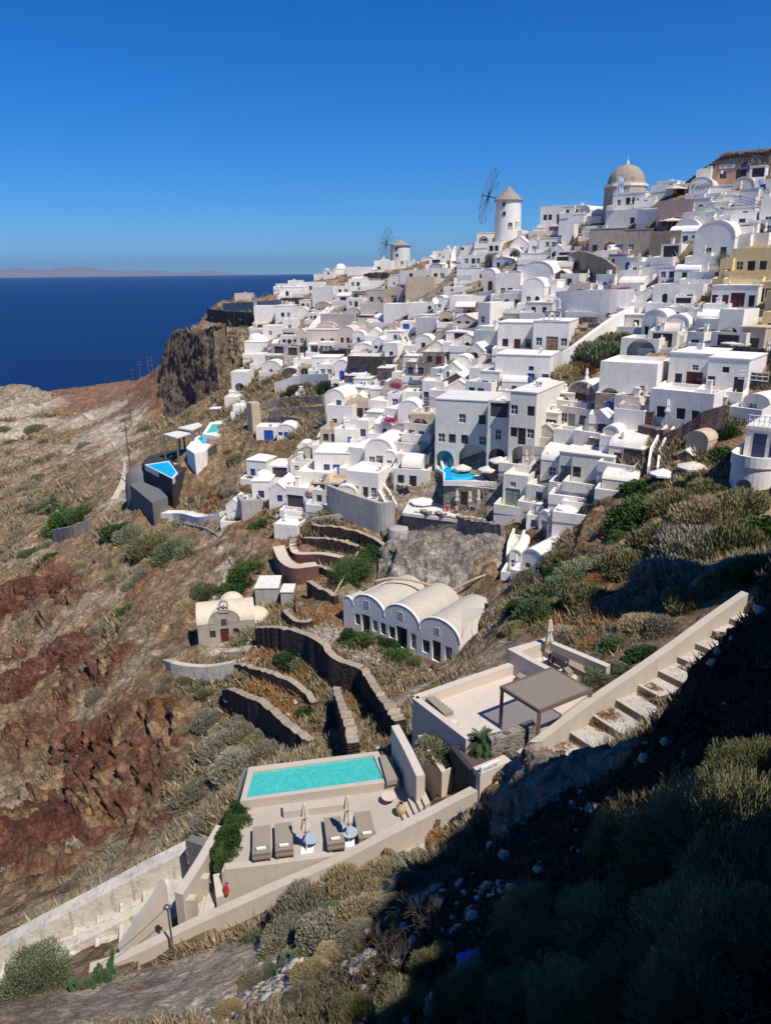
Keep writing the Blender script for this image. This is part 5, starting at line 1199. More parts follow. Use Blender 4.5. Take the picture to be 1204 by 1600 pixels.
wallthing('stone_wall', 'dark sloping stone wall running from the black villa up to the white terrace', 'F', [(243, 790, -43.5), (275, 752, -39.5), (310, 712, -34), (338, 694, -32)], 1.2, -52)
# ---------------------------------------------------------------- utility poles
def upole(u, v, d, h, arms, label, double=False):
    p = P(u, v, d); r = empty('utility_pole', p); q = MB()
    for dx in ((-.9, .9) if double else (0,)): q.cyl((dx, 0, -2), (dx, 0, h), .17, .12, n=6)
    if double: 
        for z in range(1, int(h), 2): q.cyl((-.9, 0, z), (.9, 0, z+1), .07, n=4)
    q.build('pole', 'pole', r)
    for z in arms: q = MB(); q.box(-1.3, 1.3, -.08, .08, h-z, h-z+.16); q.build('crossarm', 'pole', r)
    tag(r, label, 'utility pole', 'wooden utility poles')
upole(205, 660, 235, 10.5, (.5, 3), 'tall wooden utility pole with two crossarms on the dirt slope'); upole(205, 741, 165, 12.5, (.3,), 'leaning-wired wooden pole beside the dirt track'); upole(208, 596, 330, 5.5, (.3,), 'short utility pole at the far left of the clay cliff')
upole(221, 597, 325, 9.0, (.3, 1.5), 'utility pole just left of the lattice pole'); upole(237, 592, 318, 9.5, (.4, 2, 4), 'double lattice pole beside the clay cliff', True)

# unseen walls added right of the frame, shaped to shade the near slope
def ruin(name, label, L, th, zb, seed):
    L = densify(L, 6); rr = random.Random(seed); b = MB(); b.wall([x[:2] for x in L], th, [x[2]+rr.uniform(-.5, .5) for x in L], [zb]*len(L)); tag(b.build(name, 'U'), label, 'shade wall')
ruin('castle_wall', 'ruined tan castle wall beside the viewpoint', [(5.5, -9, 7.5), (6.6, -2, 5.5), (7.7, 3.3, 2.3), (8.8, 5.8, 2.4)], 1.4, -16, 1)
ruin('castle_wall', 'ruined tan castle wall beyond its broken window', [(10.6, 8.9, 3.3), (13.9, 11.2, 3.6), (17.8, 14.5, 2.0), (21.5, 15.5, 1.5)], 1.4, -16, 2)
ruin('castle_wall', 'low sill of the broken castle window', [(8.8, 5.8, -2.2), (10.6, 8.9, -2.2)], 1.4, -16, 3); ruin('castle_lintel', 'stone lintel over the broken castle window', [(8.8, 5.8, 3.2), (10.6, 8.9, 3.4)], 1.4, 1.4, 4)  # gap added and sized so sun reaches only the broom tips
b = MB(); b.prism([(28.5+3.2*cos(2*pi*i/9)+3, 32+3.4*sin(2*pi*i/9)) for i in range(9)], -20, 10.5); tag(b.build('castle_tower', 'U'), 'unseen squat tan tower added to shade the slope beyond the stepped path', 'tower')  # unseen block added to throw a shadow on the hillside
# ---------------------------------------------------------------- walls that follow the ground
def wt(name, label, mat, L, th=.6, drop=2.5, cat='wall', group=None, sm=4):
    if mat in ('D', 'redp'): L = [(u_, a_-(b_-a_)*.22, b_+1) for u_, a_, b_ in L]
    L = densify([tuple(x) for x in L], sm) if sm else L; P3 = []; zt__ = []
    for u, vt_, vb in L:
        p = HITD(u, vb); d = float(np.dot(p, fw)); P3.append(p); zt__.append(p[2]+(vb-vt_)*d/F/(cos(PIT)-(vb-CY)/F*sin(PIT)))
    if mat in 'DXURKF':
        nn_ = []; nz = []; rj = random.Random(int(L[0][0]))
        for i in range(len(P3)-1):
            m_ = max(1, int(np.linalg.norm(P3[i+1]-P3[i])/.45))
            for j in range(m_): t_ = j/m_; nn_.append(P3[i]*(1-t_)+P3[i+1]*t_+np.array([rj.gauss(0, .04), rj.gauss(0, .04), 0])); nz.append(zt__[i]*(1-t_)+zt__[i+1]*t_+rj.gauss(0, .07))
        P3 = nn_+[P3[-1]]; zt__ = nz+[zt__[-1]]; th *= .85
    b = MB(); b.wall([p[:2] for p in P3], th, zt__, [p[2]-drop for p in P3]); o = b.build(name, mat); tag(o, label, cat, group, None); return o
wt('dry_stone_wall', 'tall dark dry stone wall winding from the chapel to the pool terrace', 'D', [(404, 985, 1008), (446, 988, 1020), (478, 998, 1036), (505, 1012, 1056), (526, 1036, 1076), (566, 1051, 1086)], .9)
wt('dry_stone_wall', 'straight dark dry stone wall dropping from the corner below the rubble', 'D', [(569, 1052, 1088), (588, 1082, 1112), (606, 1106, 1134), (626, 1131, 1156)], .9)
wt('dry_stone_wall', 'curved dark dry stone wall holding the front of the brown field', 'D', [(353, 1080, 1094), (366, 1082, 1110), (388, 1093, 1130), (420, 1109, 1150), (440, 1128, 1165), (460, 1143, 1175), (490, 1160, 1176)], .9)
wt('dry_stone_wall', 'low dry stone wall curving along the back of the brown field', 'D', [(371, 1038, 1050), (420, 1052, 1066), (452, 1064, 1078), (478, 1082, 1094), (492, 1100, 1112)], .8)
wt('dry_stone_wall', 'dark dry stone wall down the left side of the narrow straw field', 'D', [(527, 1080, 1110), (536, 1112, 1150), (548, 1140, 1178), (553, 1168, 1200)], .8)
wt('whitewashed_wall', 'low curved whitewashed wall in front of the chapel', 'ww', [(260, 1030, 1046), (290, 1038, 1060), (330, 1040, 1063), (368, 1033, 1052)], .7)
wt('dry_stone_wall', 'small curved dark wall under the cement blocks above the row house garden', 'D', [(444, 954, 966), (455, 966, 982), (472, 974, 986), (488, 970, 980)], .7)
for i, L in enumerate([[(488, 822, 835), (525, 826, 840), (555, 832, 847), (584, 844, 861), (606, 858, 874)], [(475, 843, 856), (510, 844, 857), (532, 848, 861), (560, 856, 869)], [(495, 886, 903), (517, 894, 912), (536, 902, 920)], [(484, 914, 942), (504, 924, 948), (526, 935, 955)]]):
    wt('terrace_wall', ['dark terrace wall highest of the steps left of the bastion', 'dark terrace wall second down behind the red boulder', 'dark terrace wall under the garden tree, above the lowest one', 'lowest dark terrace wall behind the row house'][i], 'D', L, .8)
M['redp'] = stone('red_brown_plaster', [(.15, .065, .05), (.18, .08, .065), (.21, .095, .075)], (.13, .06, .05), 3.0, .3, .03, 1, cap=(.52, .43, .33))
def capwall(label, L, th):
    o = wt('curved_wall', label, 'redp', L, th); c = wt('coping', '', 'C', [(u, a-2.2, a+0) for u, a, b_ in L], th+.25, 0); bpy.data.objects.remove(c); return o
capwall('upper curved red-brown wall with a pale top', [(459, 846, 868), (460, 862, 878), (470, 868, 884), (504, 868, 884), (536, 874, 890)], 1.0)
capwall('lower curved red-brown wall with a broad pale top', [(437, 860, 890), (446, 880, 908), (462, 891, 920), (480, 889, 916), (496, 886, 908)], 1.6)
wt('planter_wall', 'pale grey planter wall below the white house with terracotta pots', 'S', [(488, 809, 822), (540, 802, 815)], .4, sm=0)
wt('cement_wall', 'huge grey cement retaining wall below the curved white stair', 'S', [(514, 758, 806), (545, 770, 818), (575, 780, 828), (597, 786, 834), (616, 783, 826)], .6)
wt('brick_wall', 'long grey-brown retaining wall under the sun terrace', 'X', [(630, 800, 836), (700, 808, 846), (783, 820, 854)], .6)
wt('cement_ledge', 'dark cement ledge at the foot of the sun terrace wall', 'S', [(636, 836, 846), (700, 842, 856), (762, 838, 856)], 1.6)
wt('stone_wall', 'dark sloping stone wall across the foot of the white arcade house', 'R', [(1040, 675, 694), (1070, 660, 690), (1100, 640, 690), (1128, 634, 690)], .7)
wt('stone_wall', 'black stone terrace wall right of the maroon arch door', 'K', [(1108, 540, 566), (1150, 542, 568), (1204, 545, 572)], .7)
wt('stone_wall', 'black stone terrace wall at the right edge below the other one', 'K', [(1158, 582, 606), (1204, 588, 612)], .7)
wt('stone_wall', 'red stone wall curving down beside the stair', 'R', [(925, 632, 648), (950, 634, 650), (968, 644, 664), (982, 654, 676)], .6)
wt('stone_wall', 'red stone terrace block with a white top', 'R', [(990, 644, 672), (1022, 642, 668)], 2.0, sm=0); wt('stone_wall', 'lower red stone terrace beside the white stair', 'R', [(1000, 664, 684), (1042, 672, 690)], 1.6, sm=0)
wt('stone_wall', 'dark stone strip wall above the hotel', 'R', [(722, 598, 614), (775, 596, 612)], .5, sm=0); wt('stone_wall', 'dark stone strip wall just under the upper one above the hotel', 'R', [(722, 616, 630), (756, 616, 630)], .5, sm=0)
wt('garden_wall', 'tan rubble garden wall with a white coping below the brown arch building', 'U', [(884, 398, 416), (905, 392, 420), (925, 398, 432), (945, 406, 440), (962, 418, 446)], .6)
wt('garden_wall', 'long white garden wall with a teal door', 'W', [(868, 456, 500), (900, 454, 500), (950, 453, 496), (988, 452, 486)], .6, group=None)
wt('ramp_wall', 'curving white wall along the ramp below the shrubs', 'W', [(855, 556, 586), (885, 545, 580), (920, 520, 556), (955, 495, 530), (985, 478, 510)], .7)
wt('fort_wall', 'black stone fort wall on the cliff top', 'F', [(327, 482, 506), (360, 486, 510), (398, 488, 510)], 1.5, sm=0); wt('fort_wall', 'grey cement wall behind the black fort wall', 'S', [(352, 474, 490), (400, 472, 490)], 1.2, sm=0)
wt('fort_wall', 'grey-brown stone wall left of the far white terraces', 'S', [(400, 471, 482), (442, 469, 481)], 1, sm=0); wt('fort_wall', 'reddish stone wall under the far white terraces', 'R', [(440, 466, 478), (475, 465, 478)], 1, sm=0)
wt('stone_wall', 'red-brown stone wall in front of the blush house', 'R', [(441, 538, 550), (480, 541, 553), (503, 544, 556)], .6); wt('stone_wall', 'red-brown stone wall right of the blush house stair', 'R', [(505, 549, 560), (543, 545, 558)], .6, sm=0)
wt('retaining_wall', 'long pale retaining wall above the rocky terraces', 'G', [(430, 598, 614), (470, 586, 604), (515, 584, 602)], .6); 
for i, L in enumerate([[(415, 628, 642), (450, 620, 632), (505, 618, 630)], [(422, 642, 655), (460, 636, 648), (510, 634, 646)], [(420, 652, 664), (446, 650, 664), (472, 654, 668)]]):
    wt('dry_stone_wall', ['uppermost rough stone terrace on the rocky slope', 'middle rough stone terrace on the rocky slope', 'stone terrace wall above the blue-doored cave house'][i], 'X', L, .7)
wt('pier', 'tan rock pier left of the rocky terraces', 'T', [(394, 628, 672), (402, 630, 674)], 2.0, sm=0)
wt('path_wall', 'low stone wall along the dirt path above the chapel', 'X', [(240, 812, 818), (285, 818, 826), (320, 824, 834), (345, 840, 850), (360, 870, 882), (368, 888, 896)], .5)
wt('white_steps', 'whitewashed low wall and steps running to the white shed', 'W', [(246, 800, 812), (290, 800, 812), (320, 806, 816), (352, 798, 812)], 2.2)
wt('path_wall', 'dark stone hut wall beside the palms', 'X', [(88, 828, 846), (115, 822, 848), (143, 812, 838)], 1.5)
rs_ = random.Random(21)
for _ in range(44):
    for _t in range(40):
        u, v = rs_.uniform(400, 1190), rs_.uniform(430, 760)
        if inpoly(np.array([u]), np.array([v]), TOWN)[0] and not covered(u, v-4): break
    w_ = rs_.uniform(9, 22); o = wt('terrace_wall', 'x', rs_.choice('RXRUGC'), [(u-w_, v-rs_.uniform(5, 9), v+1), (u, v-rs_.uniform(5, 9), v+2), (u+w_, v-rs_.uniform(5, 9), v+1)], .5); tag(o, ('white' if o.data.materials[0].name[:2] in ('pa', 'cr') else 'dark')+' terrace wall', 'wall', 'terrace walls of the town', (u, v))
def tblock(name, label, mat, u, vb, w, h, dp, cat='block', rel=10):
    p = HITD(u, vb); k = float(np.dot(p, fw))/F; e = empty(name, p, -math.atan2(p[0], p[1])-radians(rel)); q = MB(); H = h*k/.9; q.prism([(-w*k/2, 0), (w*k/2, 0), (w*k/2*.92, dp), (-w*k/2*.92, dp)], -3, H); q.build('body', mat, e); q = MB(); q.prism([(-w*k/2-.1, -.1), (w*k/2+.1, -.1), (w*k/2*.92+.1, dp), (-w*k/2*.92-.1, dp)], H-.003, H+.12); q.build('top', 'C', e); tag(e, label, cat); return e
tblock('cement_cistern', 'rough cement cistern block behind the chapel', 'S', 418, 950, 36, 30, 4); tblock('cement_cistern', 'narrow cement block right of the larger cistern', 'S', 449, 948, 19, 22, 2.5)
tblock('stone_kiosk', 'small stone kiosk at the foot of the clay cliff', 'X', 337, 656, 16, 15, 3)
# bastion
p = HITD(622, 850); q = MB(); q.lathe([(1.5, -3), (1.35, 2.2), (1.25, 2.4), (0, 2.4)], 24, tuple(p)); tag(q.build('bastion', 'S'), 'round cement bastion at the corner of the sun terrace', 'tower')
# sun terrace floor, hotel pool deck
ZS = PZ(705, 808, -30.2)[2]; b = MB(); b.prism(pl(-30.2, (628, 801), (783, 821), (800, 800), (730, 786), (640, 780)), -30.6, -30.2); stt = struct_mesh('sun_terrace', b, 'G'); b = MB(); b.prism(pl(-30.7, (630, 802), (782, 822), (800, 801), (730, 787), (641, 781)), -37, -30.605); stt2 = b.build('terrace_wall', 'X', stt)
pb = HITD(738, 791); kz = float(np.dot(pb, fw))/F; PZH = pb[2]+31*kz/.95+.2
hp = empty('hotel_pool', (0, 0, 0)); b = MB(); b.prism(pl(PZH, (692, 754), (692, 738), (682, 732), (683, 720), (708, 720), (711, 734), (790, 735), (786, 756)), PZH-.4, PZH); b.build('deck', 'G', hp)
b = MB(); b.prism(pl(PZH+.03, (694, 751), (696, 738), (686, 732), (686, 722), (706, 722), (709, 735), (742, 738), (741, 750)), PZH-.5, PZH+.03); b.build('water', 'poolb', hp); tag(hp, 'bright blue L-shaped hotel pool running under the arch', 'swimming pool')
b = MB(); a = pl(PZH, (692, 755), (786, 757)); b.wall(a, .2, [PZH+.35]*2, [PZH-.3]*2); tag(b.build('balustrade', 'G'), 'pale balustrade in front of the hotel pool', 'balustrade')
# staircases of the town
def stairs(name, label, L, wpx, mat='W', n=14, dark='G', z=.1):
    P3 = [HITD(u, v) for u, v in L]; P3 = [np.array([p[0], p[1], p[2]+z]) for p in P3]; Ls = np.concatenate([[0], np.cumsum([np.linalg.norm((P3[i+1]-P3[i])[:2]) for i in range(len(P3)-1)])])
    at = lambda s: np.array([np.interp(s, Ls, [q[k] for q in P3]) for k in range(3)]); r = empty(name, (0, 0, 0)); w = wpx*float(np.dot(P3[0], fw))/F; b = MB(); sw = MB()
    for i in range(n):
        a, c = at(Ls[-1]*i/n), at(Ls[-1]*(i+1)/n); d = (c-a)[:2]; d = d/(np.linalg.norm(d)+1e-6); nn = np.array([-d[1], d[0]])
        b.prism([tuple(a[:2]-nn*w/2), tuple(c[:2]-nn*w/2), tuple(c[:2]+nn*w/2), tuple(a[:2]+nn*w/2)], min(a[2], c[2])-2.5, c[2]+.25)
    b.build('steps', mat, r)
    for s in (-1, 1):
        q = MB(); pp = [at(Ls[-1]*i/6) for i in range(7)]; dd = [(pp[min(6, i+1)]-pp[max(0, i-1)])[:2] for i in range(7)]; dd = [x/(np.linalg.norm(x)+1e-6) for x in dd]
        q.wall([pp[i][:2]+np.array([-dd[i][1], dd[i][0]])*s*(w/2+.12) for i in range(7)], .24, [p_[2]+1.0 for p_ in pp], [p_[2]-3 for p_ in pp]); q.build('side_wall', 'W', r)
    tag(r, label, 'stairs', 'stairways of the town', L[len(L)//2])
stairs('stairway', 'white stairway', [(700, 745), (694, 720), (686, 700)], 12); stairs('stairway', 'white stairway', [(1018, 745), (1022, 715), (1035, 690), (1045, 680)], 10, 'R'); stairs('stairway', 'white stairway', [(497, 712), (505, 690), (512, 668)], 12)
stairs('stairway', 'white stairway', [(712, 420), (713, 402), (718, 390)], 16); stairs('stairway', 'white stairway', [(612, 800), (598, 775), (582, 755), (575, 740)], 13, 'C'); stairs('stairway', 'white stairway', [(985, 655), (975, 640), (962, 628)], 9); stairs('stairway', 'white stairway', [(990, 600), (1010, 580), (1026, 560)], 9)
stairs('stairway', 'white stairway', [(1000, 520), (993, 500), (990, 470), (985, 455)], 12); stairs('stairway', 'white stairway', [(640, 560), (636, 545), (630, 530)], 8, 'S'); stairs('stairway', 'white stairway', [(470, 540), (490, 515), (510, 490), (530, 475)], 9); stairs('stairway', 'white stairway', [(590, 600), (605, 590), (618, 580)], 7)
stairs('stairway', 'dark stairway', [(1090, 556), (1098, 548), (1108, 541)], 18, 'S', 7); stairs('stairway', 'white stairway', [(1120, 350), (1128, 330), (1140, 310)], 10); stairs('stairway', 'white stairway', [(800, 880), (802, 860), (810, 840)], 14)
# open parasols
def open_parasol(u, v, r=1.6, mat='canvas', h=2.4):
    p = HITD(u, v+14); d = float(np.dot(p, fw)); t = P(u, v, d*.985); t0 = Vector((t[0], t[1], t[2]-h)); e = empty('parasol', t0); q = MB(); k = 8; vs = [(0, 0, h+.1)]+[(r*cos(2*pi*i/k), r*sin(2*pi*i/k), h-.45) for i in range(k)]+[(r*cos(2*pi*i/k), r*sin(2*pi*i/k), h-.65) for i in range(k)]
    q.add(vs, [(0, 1+i, 1+(i+1) % k) for i in range(k)]+[(1+i, k+1+i, k+1+(i+1) % k, 1+(i+1) % k) for i in range(k)]); q.build('canopy', mat, e); q = MB(); q.cyl((0, 0, -1), (0, 0, h), .04, n=6); q.build('pole', 'w', e); tag(e, 'open '+('cream' if mat == 'canvas' else 'white')+' parasol', 'parasol', 'open parasols', (u, v))
for a in [(1057, 291, 2.2), (1050, 341, 2.6), (722, 726, 1.3), (762, 728, 1.35), (781, 714, 1.5), (659, 778, 1.7, 'wcanvas'), (609, 648, 1.6, 'wcanvas'), (574, 602, 1.7), (1083, 722, 1.6), (1035, 733, 1.3, 'wcanvas'), (660, 440, 1.5), (1150, 530, 2.0), (820, 420, 1.8, 'wcanvas'), (700, 570, 1.6, 'wcanvas'), (668, 550, 1.6, 'wcanvas')]: open_parasol(*a)
for u, v in ((917, 452), (1194, 575), (1004, 645), (1038, 672), (1115, 616), (914, 616), (887, 668), (916, 640), (968, 722), (807, 680), (853, 750), (460, 792), (447, 828), (499, 740), (855, 848), (583, 725), (713, 806), (733, 808), (746, 806), (698, 800), (650, 600), (695, 590), (1134, 478), (545, 640), (626, 612)):
    p = HITD(u, v); closed_parasol((p[0], p[1], p[2]+.9), 2.6, 'closed cream parasol', (u, v), 'closed parasols in the town', base=False, s=1.3, mat='canvas' if (u*7+v) % 3 else 'wcanvas')
# sun terrace furniture
lp1 = lounger_proto(); k = 0
for u, v in ((665, 800), (688, 803), (722, 809), (733, 810), (744, 812), (752, 813)):
    p = PZ(u, v, -29.9); p[2] = -30.19; o = lp1 if k == 0 else dup(lp1, p); k += 1; o.location = Vector(p); o.rotation_euler = (0, 0, .5); tag(o, 'cream sun lounger on the sun terrace', 'sun lounger', 'sun loungers on the town terraces', (u, v))
for u, v in ((628, 772), (636, 773), (598, 606), (606, 607), (614, 609), (648, 675), (658, 674), (1100, 610), (280, 712), (268, 716), (274, 728), (298, 708)):
    p = HITD(u, v); o = dup(lp1, (p[0], p[1], p[2]+.9), .5) if u > 500 else dup(lp1, PZ(u, v, VZ), .3)
    if u < 500: o.location.z = VZ+.01
    tag(o, 'cream sun lounger', 'sun lounger', 'sun loungers on the town terraces', (u, v))
pt = MB(); pt.lathe([(.0, .0), (.16, 0), (.24, .34), (.2, .34), (.2, .3), (0, .3)], 10); pm_ = pt.mesh('pot', 'clay'); pk = MB()
for i in range(10):
    u, v = 452+i*3.6, 759+i*1.6; p = HITD(u, v+24); z = p[2]+24*float(np.dot(p, fw))/F; o = link('flower_pot', pm_); o.location = Vector(P(u, v, float(np.dot(p, fw))*.99)); o.scale = (1.4,)*3; tag(o, 'terracotta pot on the white parapet', 'flower pot', 'terracotta pots on the parapet', (u, v))
# bell gable of the town church
cg = [o for o in bpy.data.objects if o.get('category') == 'house' and abs(proj(np.array(o.location))[0]-858) < 1.5 and abs(proj(np.array(o.location))[1]-550) < 2][0]
kk = float(np.dot(np.array(cg.location), fw))/F; bell_gable(cg, 0, .3, 46*kk, 27*kk, 21*kk, 'W', 3, .5); bell_gable(cg, .6, .3, 46*kk+21*kk, 12*kk, 14*kk, 'W', 1, .4)
b = MB()
for z in (46.5, 60): b.box(-14*kk, 14*kk, -.02, .02, z*kk, z*kk+.14)
b.build('blue_band', 'y', cg)
def railing(u0, v0, u1, v1, dz, label, mat='b', h=1.0, lat=True):
    a, c = HITD(u0, v0), HITD(u1, v1); a = a+np.array([0, 0, dz]); c = c+np.array([0, 0, dz]); q = MB(); n = max(3, int(np.linalg.norm(c-a)/.5))
    for z in (.1, .55, h): q.cyl(a+[0, 0, z], c+[0, 0, z], .035, n=4, cap=False)
    for i in range(n+1):
        p = a+(c-a)*i/n; q.cyl(p, p+np.array([0, 0, h]), .03, n=4, cap=False)
    tag(q.build('railing', mat), label, 'railing', 'railings in the town', ((u0+u1)/2, (v0+v1)/2))
for a in ((1085, 318, 1112, 308, 2, 'blue railing'), (1150, 335, 1195, 350, 2, 'blue railing'), (1105, 335, 1125, 322, 1, 'blue railing'), (1180, 320, 1200, 345, 3, 'blue railing'), (693, 452, 735, 452, 2, 'dark railing', 'n'), (930, 356, 955, 357, 3, 'white railing', 'w'), (793, 690, 818, 692, 5, 'white railing', 'w'), (722, 700, 750, 702, 5, 'white railing', 'w'), (1145, 650, 1190, 655, 4, 'white railing', 'w'), (660, 660, 690, 668, 3, 'white railing', 'w'), (930, 510, 945, 512, 1, 'white railing', 'w'), (700, 500, 722, 506, 2, 'white railing', 'w')): railing(*a)
M['dirt'] = vcol('x', 0) if 0 else plaster('pale_dirt', (.56, .475, .36), .25, .95, 1.0)
def strip(name, L, w, zz=.3):
    L = densify([(u, v, 0) for u, v in L], 5); P3 = [HITD(u, v) for u, v, _ in L]; b = MB(); b.wall([p[:2] for p in P3], w, [p[2]+zz for p in P3], [p[2]-1.5 for p in P3]); struct(b.build(name, 'dirt'))
strip('dirt_path', [(240, 812), (290, 824), (325, 838), (345, 856), (353, 880), (349, 908), (338, 938), (326, 972), (330, 1008), (360, 1018), (392, 1014)], 1.7); strip('dirt_track', [(140, 648), (168, 674), (190, 698), (208, 722), (202, 760), (180, 792), (150, 806)], 4.5, .5)
# round terrace tower at the right edge: upper block, drum and cube
rr_ = HITD(1165, 772); d0 = float(np.dot(rr_, fw)); k = d0/F
tw = empty('terrace_tower', rr_, -math.atan2(rr_[0], rr_[1])-radians(12)); q = MB()
R_ = 34*k; pts_ = [(R_*cos(a), R_*.9+R_*.9*sin(a)) for a in [pi+pi*i/14 for i in range(15)]]+[(R_, 9), (-R_, 9)]
q.prism(pts_, -6, 44*k); q.build('drum', 'W', tw); q = MB(); q.wall([np.array(x) for x in pts_], .25, [46*k+.75]*len(pts_), [44*k-.1]*len(pts_), closed=True); q.build('parapet', 'W', tw)
q = MB(); q.box(-R_*.75, R_*.9, 3.2, 10, 44*k, 92*k); q.build('upper_room', 'W', tw); q = MB(); q.box(-R_*.75-.1, R_*.9+.1, 3.1, 10.1, 92*k-.01, 92*k+.25); q.build('roof', 'C', tw)
for x, w, h in ((-R_*.4, 1.1, 2.3), (R_*.35, 1.3, 2.3)): dm, hm = door_mesh(w, h, M['y']); o = link('door', dm, tw); o.location = (x, 3.12, 44*k+.02); link('handle', hm, o)
q = MB(); q.cyl((-R_*.15, .05, 12*k), (-R_*.15, -.03, 12*k), .62, n=16); q.build('round_window', 'glass', tw); q = MB()
for i in range(8): x = -R_*.7+i*R_*.22; q.cyl((x, 3.3, 92*k+.2), (x, 3.3, 92*k+1.2), .04, n=4)
q.cyl((-R_*.75, 3.3, 92*k+1.2), (R_*.9, 3.3, 92*k+1.2), .04, n=4); q.cyl((-R_*.75, 3.3, 92*k+.75), (R_*.9, 3.3, 92*k+.75), .03, n=4); q.build('roof_railing', 'w', tw); tag(tw, 'white round-fronted terrace tower with navy doors at the right edge', 'house')
# people
def person(u, v, dz, top, low, label, rz=0):
    p = HITD(u, v); e = empty('person', (p[0], p[1], p[2]+dz), rz); vs = [(0, 0, .95), (0, 0, 1.2), (0, 0, 1.42), (0, 0, 1.52), (0, -.01, 1.66), (.1, 0, .9), (.13, -.02, .5), (.13, .03, .08), (.13, -.12, .04), (-.1, 0, .9), (-.13, .04, .5), (-.13, .1, .08), (-.13, -.04, .04), (.2, 0, 1.4), (.27, .02, 1.13), (.25, -.12, .9), (-.2, 0, 1.4), (-.27, .02, 1.13), (-.26, -.08, .88)]
    es = [(0, 1), (1, 2), (2, 3), (3, 4), (0, 5), (5, 6), (6, 7), (7, 8), (0, 9), (9, 10), (10, 11), (11, 12), (2, 13), (13, 14), (14, 15), (2, 16), (16, 17), (17, 18)]; rad = [.15, .14, .13, .055, .11, .1, .065, .045, .035, .1, .065, .045, .035, .065, .045, .03, .065, .045, .03]
    me = bpy.data.meshes.new('body'); me.from_pydata(vs, es, []); me.materials.append(M['skin']); o = link('body', me, e); m_ = o.modifiers.new('s', 'SKIN')
    for i, x in enumerate(me.skin_vertices[0].data if me.skin_vertices else []): x.radius = (rad[i], rad[i])
    o.modifiers.new('d', 'SUBSURF').levels = 1
    q = MB(); q.lathe([(.2, .92), (.2, 1.15), (.22, 1.36), (.12, 1.47)], 12); q.build('shirt', top, e); q = MB()
    for x in (.12, -.12): q.cyl((x, 0, .12), (x*.9, 0, .98), .09, .13, n=8)
    q.build('trousers', low, e); q = MB(); q.lathe([(.13, 1.66), (.125, 1.75), (.08, 1.81), (0, 1.83)], 10, (0, .02, 0)); q.build('hair', 'black', e); tag(e, label, 'person', 'people in the town', (u, v-6))
for a in ((893, 388, 1, 'black', 'n', 'person in dark clothes'), (901, 388, 1, 'y', 'n', 'person in navy shirt'), (966, 412, 1, 'P', 'n', 'person in pink shirt'), (955, 410, 1, 'w', 'b', 'person in white shirt'), (1123, 298, 2, 'w', 'n', 'person in white shirt'), (1150, 296, 2.4, 'n', 'n', 'person in black clothes'), (746, 800, 1.2, 'w', 'w', 'person in white clothes'), (698, 816, .9, 'red', 'skin', 'bather in red'), (712, 818, .9, 'skin', 'red', 'bather in red shorts'), (750, 458, 3, 'P', 'n', 'person in pink top'), (1165, 288, 2, 'n', 'b', 'person in black shirt')): person(*a)
# satellite dish, water tank
p = HITD(679, 492); e = empty('satellite_dish', (p[0], p[1], p[2]+3)); q = MB(); q.lathe([(0, .0), (.4, .05), (.8, .22)], 16); o = q.build('dish', 'w', e); o.rotation_euler = (radians(65), 0, .5); q = MB(); q.cyl((0, 0, -1.5), (0, 0, 0), .05); q.build('mast', 'metal', e); tag(e, 'white satellite dish on a white roof, left of the vaulted house', 'satellite dish')
bx = HITD(735, 1520); q = MB(); q.m = Matrix.Translation(Vector(bx)) @ Matrix.Rotation(.3, 4, 'Z'); q.box(-.22, .22, -.16, .16, -.1, .34); q.box(-.24, .24, -.18, .18, .34, .38); q.box(-.06, .06, -.19, -.16, .28, .34); tag(q.build('metal_box', 'b'), 'small blue metal box lying in the dark foreground slope', 'box')
# ---------------------------------------------------------------- plants
rg = np.random.default_rng(5)
def unit(n):
    a = rg.normal(size=(n, 3)); return a/np.linalg.norm(a, axis=1)[:, None]
def cards(c, ax, sd_, L, Wd):
    """one pointed quad per row: centre, long axis, side axis, length, width"""
    n = len(c); L = np.broadcast_to(L, n)[:, None]; Wd = np.broadcast_to(Wd, n)[:, None]
    v = np.stack([c-ax*L*.5, c+sd_*Wd*.5, c+ax*L*.5, c-sd_*Wd*.5], 1).reshape(-1, 3); f = np.arange(4*n).reshape(n, 4); return v, f
def bush_mesh(name, mat, n=2200, L=.16, Wd=.035, up_=.6, flat=.75, lob=.35, stems=60, seed=0, shell=.55):
    d = unit(n); d[:, 2] = np.abs(d[:, 2]); s = seed*13.7; r = (1+lob*fbm(d*1.6+s, 3))*(shell+(1-shell)*rg.random(n)**.6); gap = fbm(d*3.5+s+40, 2); r *= np.where(gap < -.35, .7, 1)
    c = d*r[:, None]*np.array([1, 1, flat]); ax = d*.8+unit(n)*.55+np.array([0, 0, up_]); ax /= np.linalg.norm(ax, axis=1)[:, None]; sd_ = np.cross(ax, unit(n)); sd_ /= np.linalg.norm(sd_, axis=1)[:, None]+1e-6
    v, f = cards(c, ax, sd_, L*(.6+.8*rg.random(n)), Wd*(.6+.8*rg.random(n)))
    if stems:
        d2 = unit(stems); d2[:, 2] = np.abs(d2[:, 2])+.1; e = d2*.9*np.array([1, 1, flat]); sd2 = np.cross(d2, unit(stems)); sd2 /= np.linalg.norm(sd2, axis=1)[:, None]; v2, f2 = cards(e*.5, e/np.linalg.norm(e, axis=1)[:, None], sd2, np.linalg.norm(e, axis=1), .03); f = np.concatenate([f, f2+len(v)]); v = np.concatenate([v, v2])
    return fastmesh(name, v, f, mat)
BM = {}
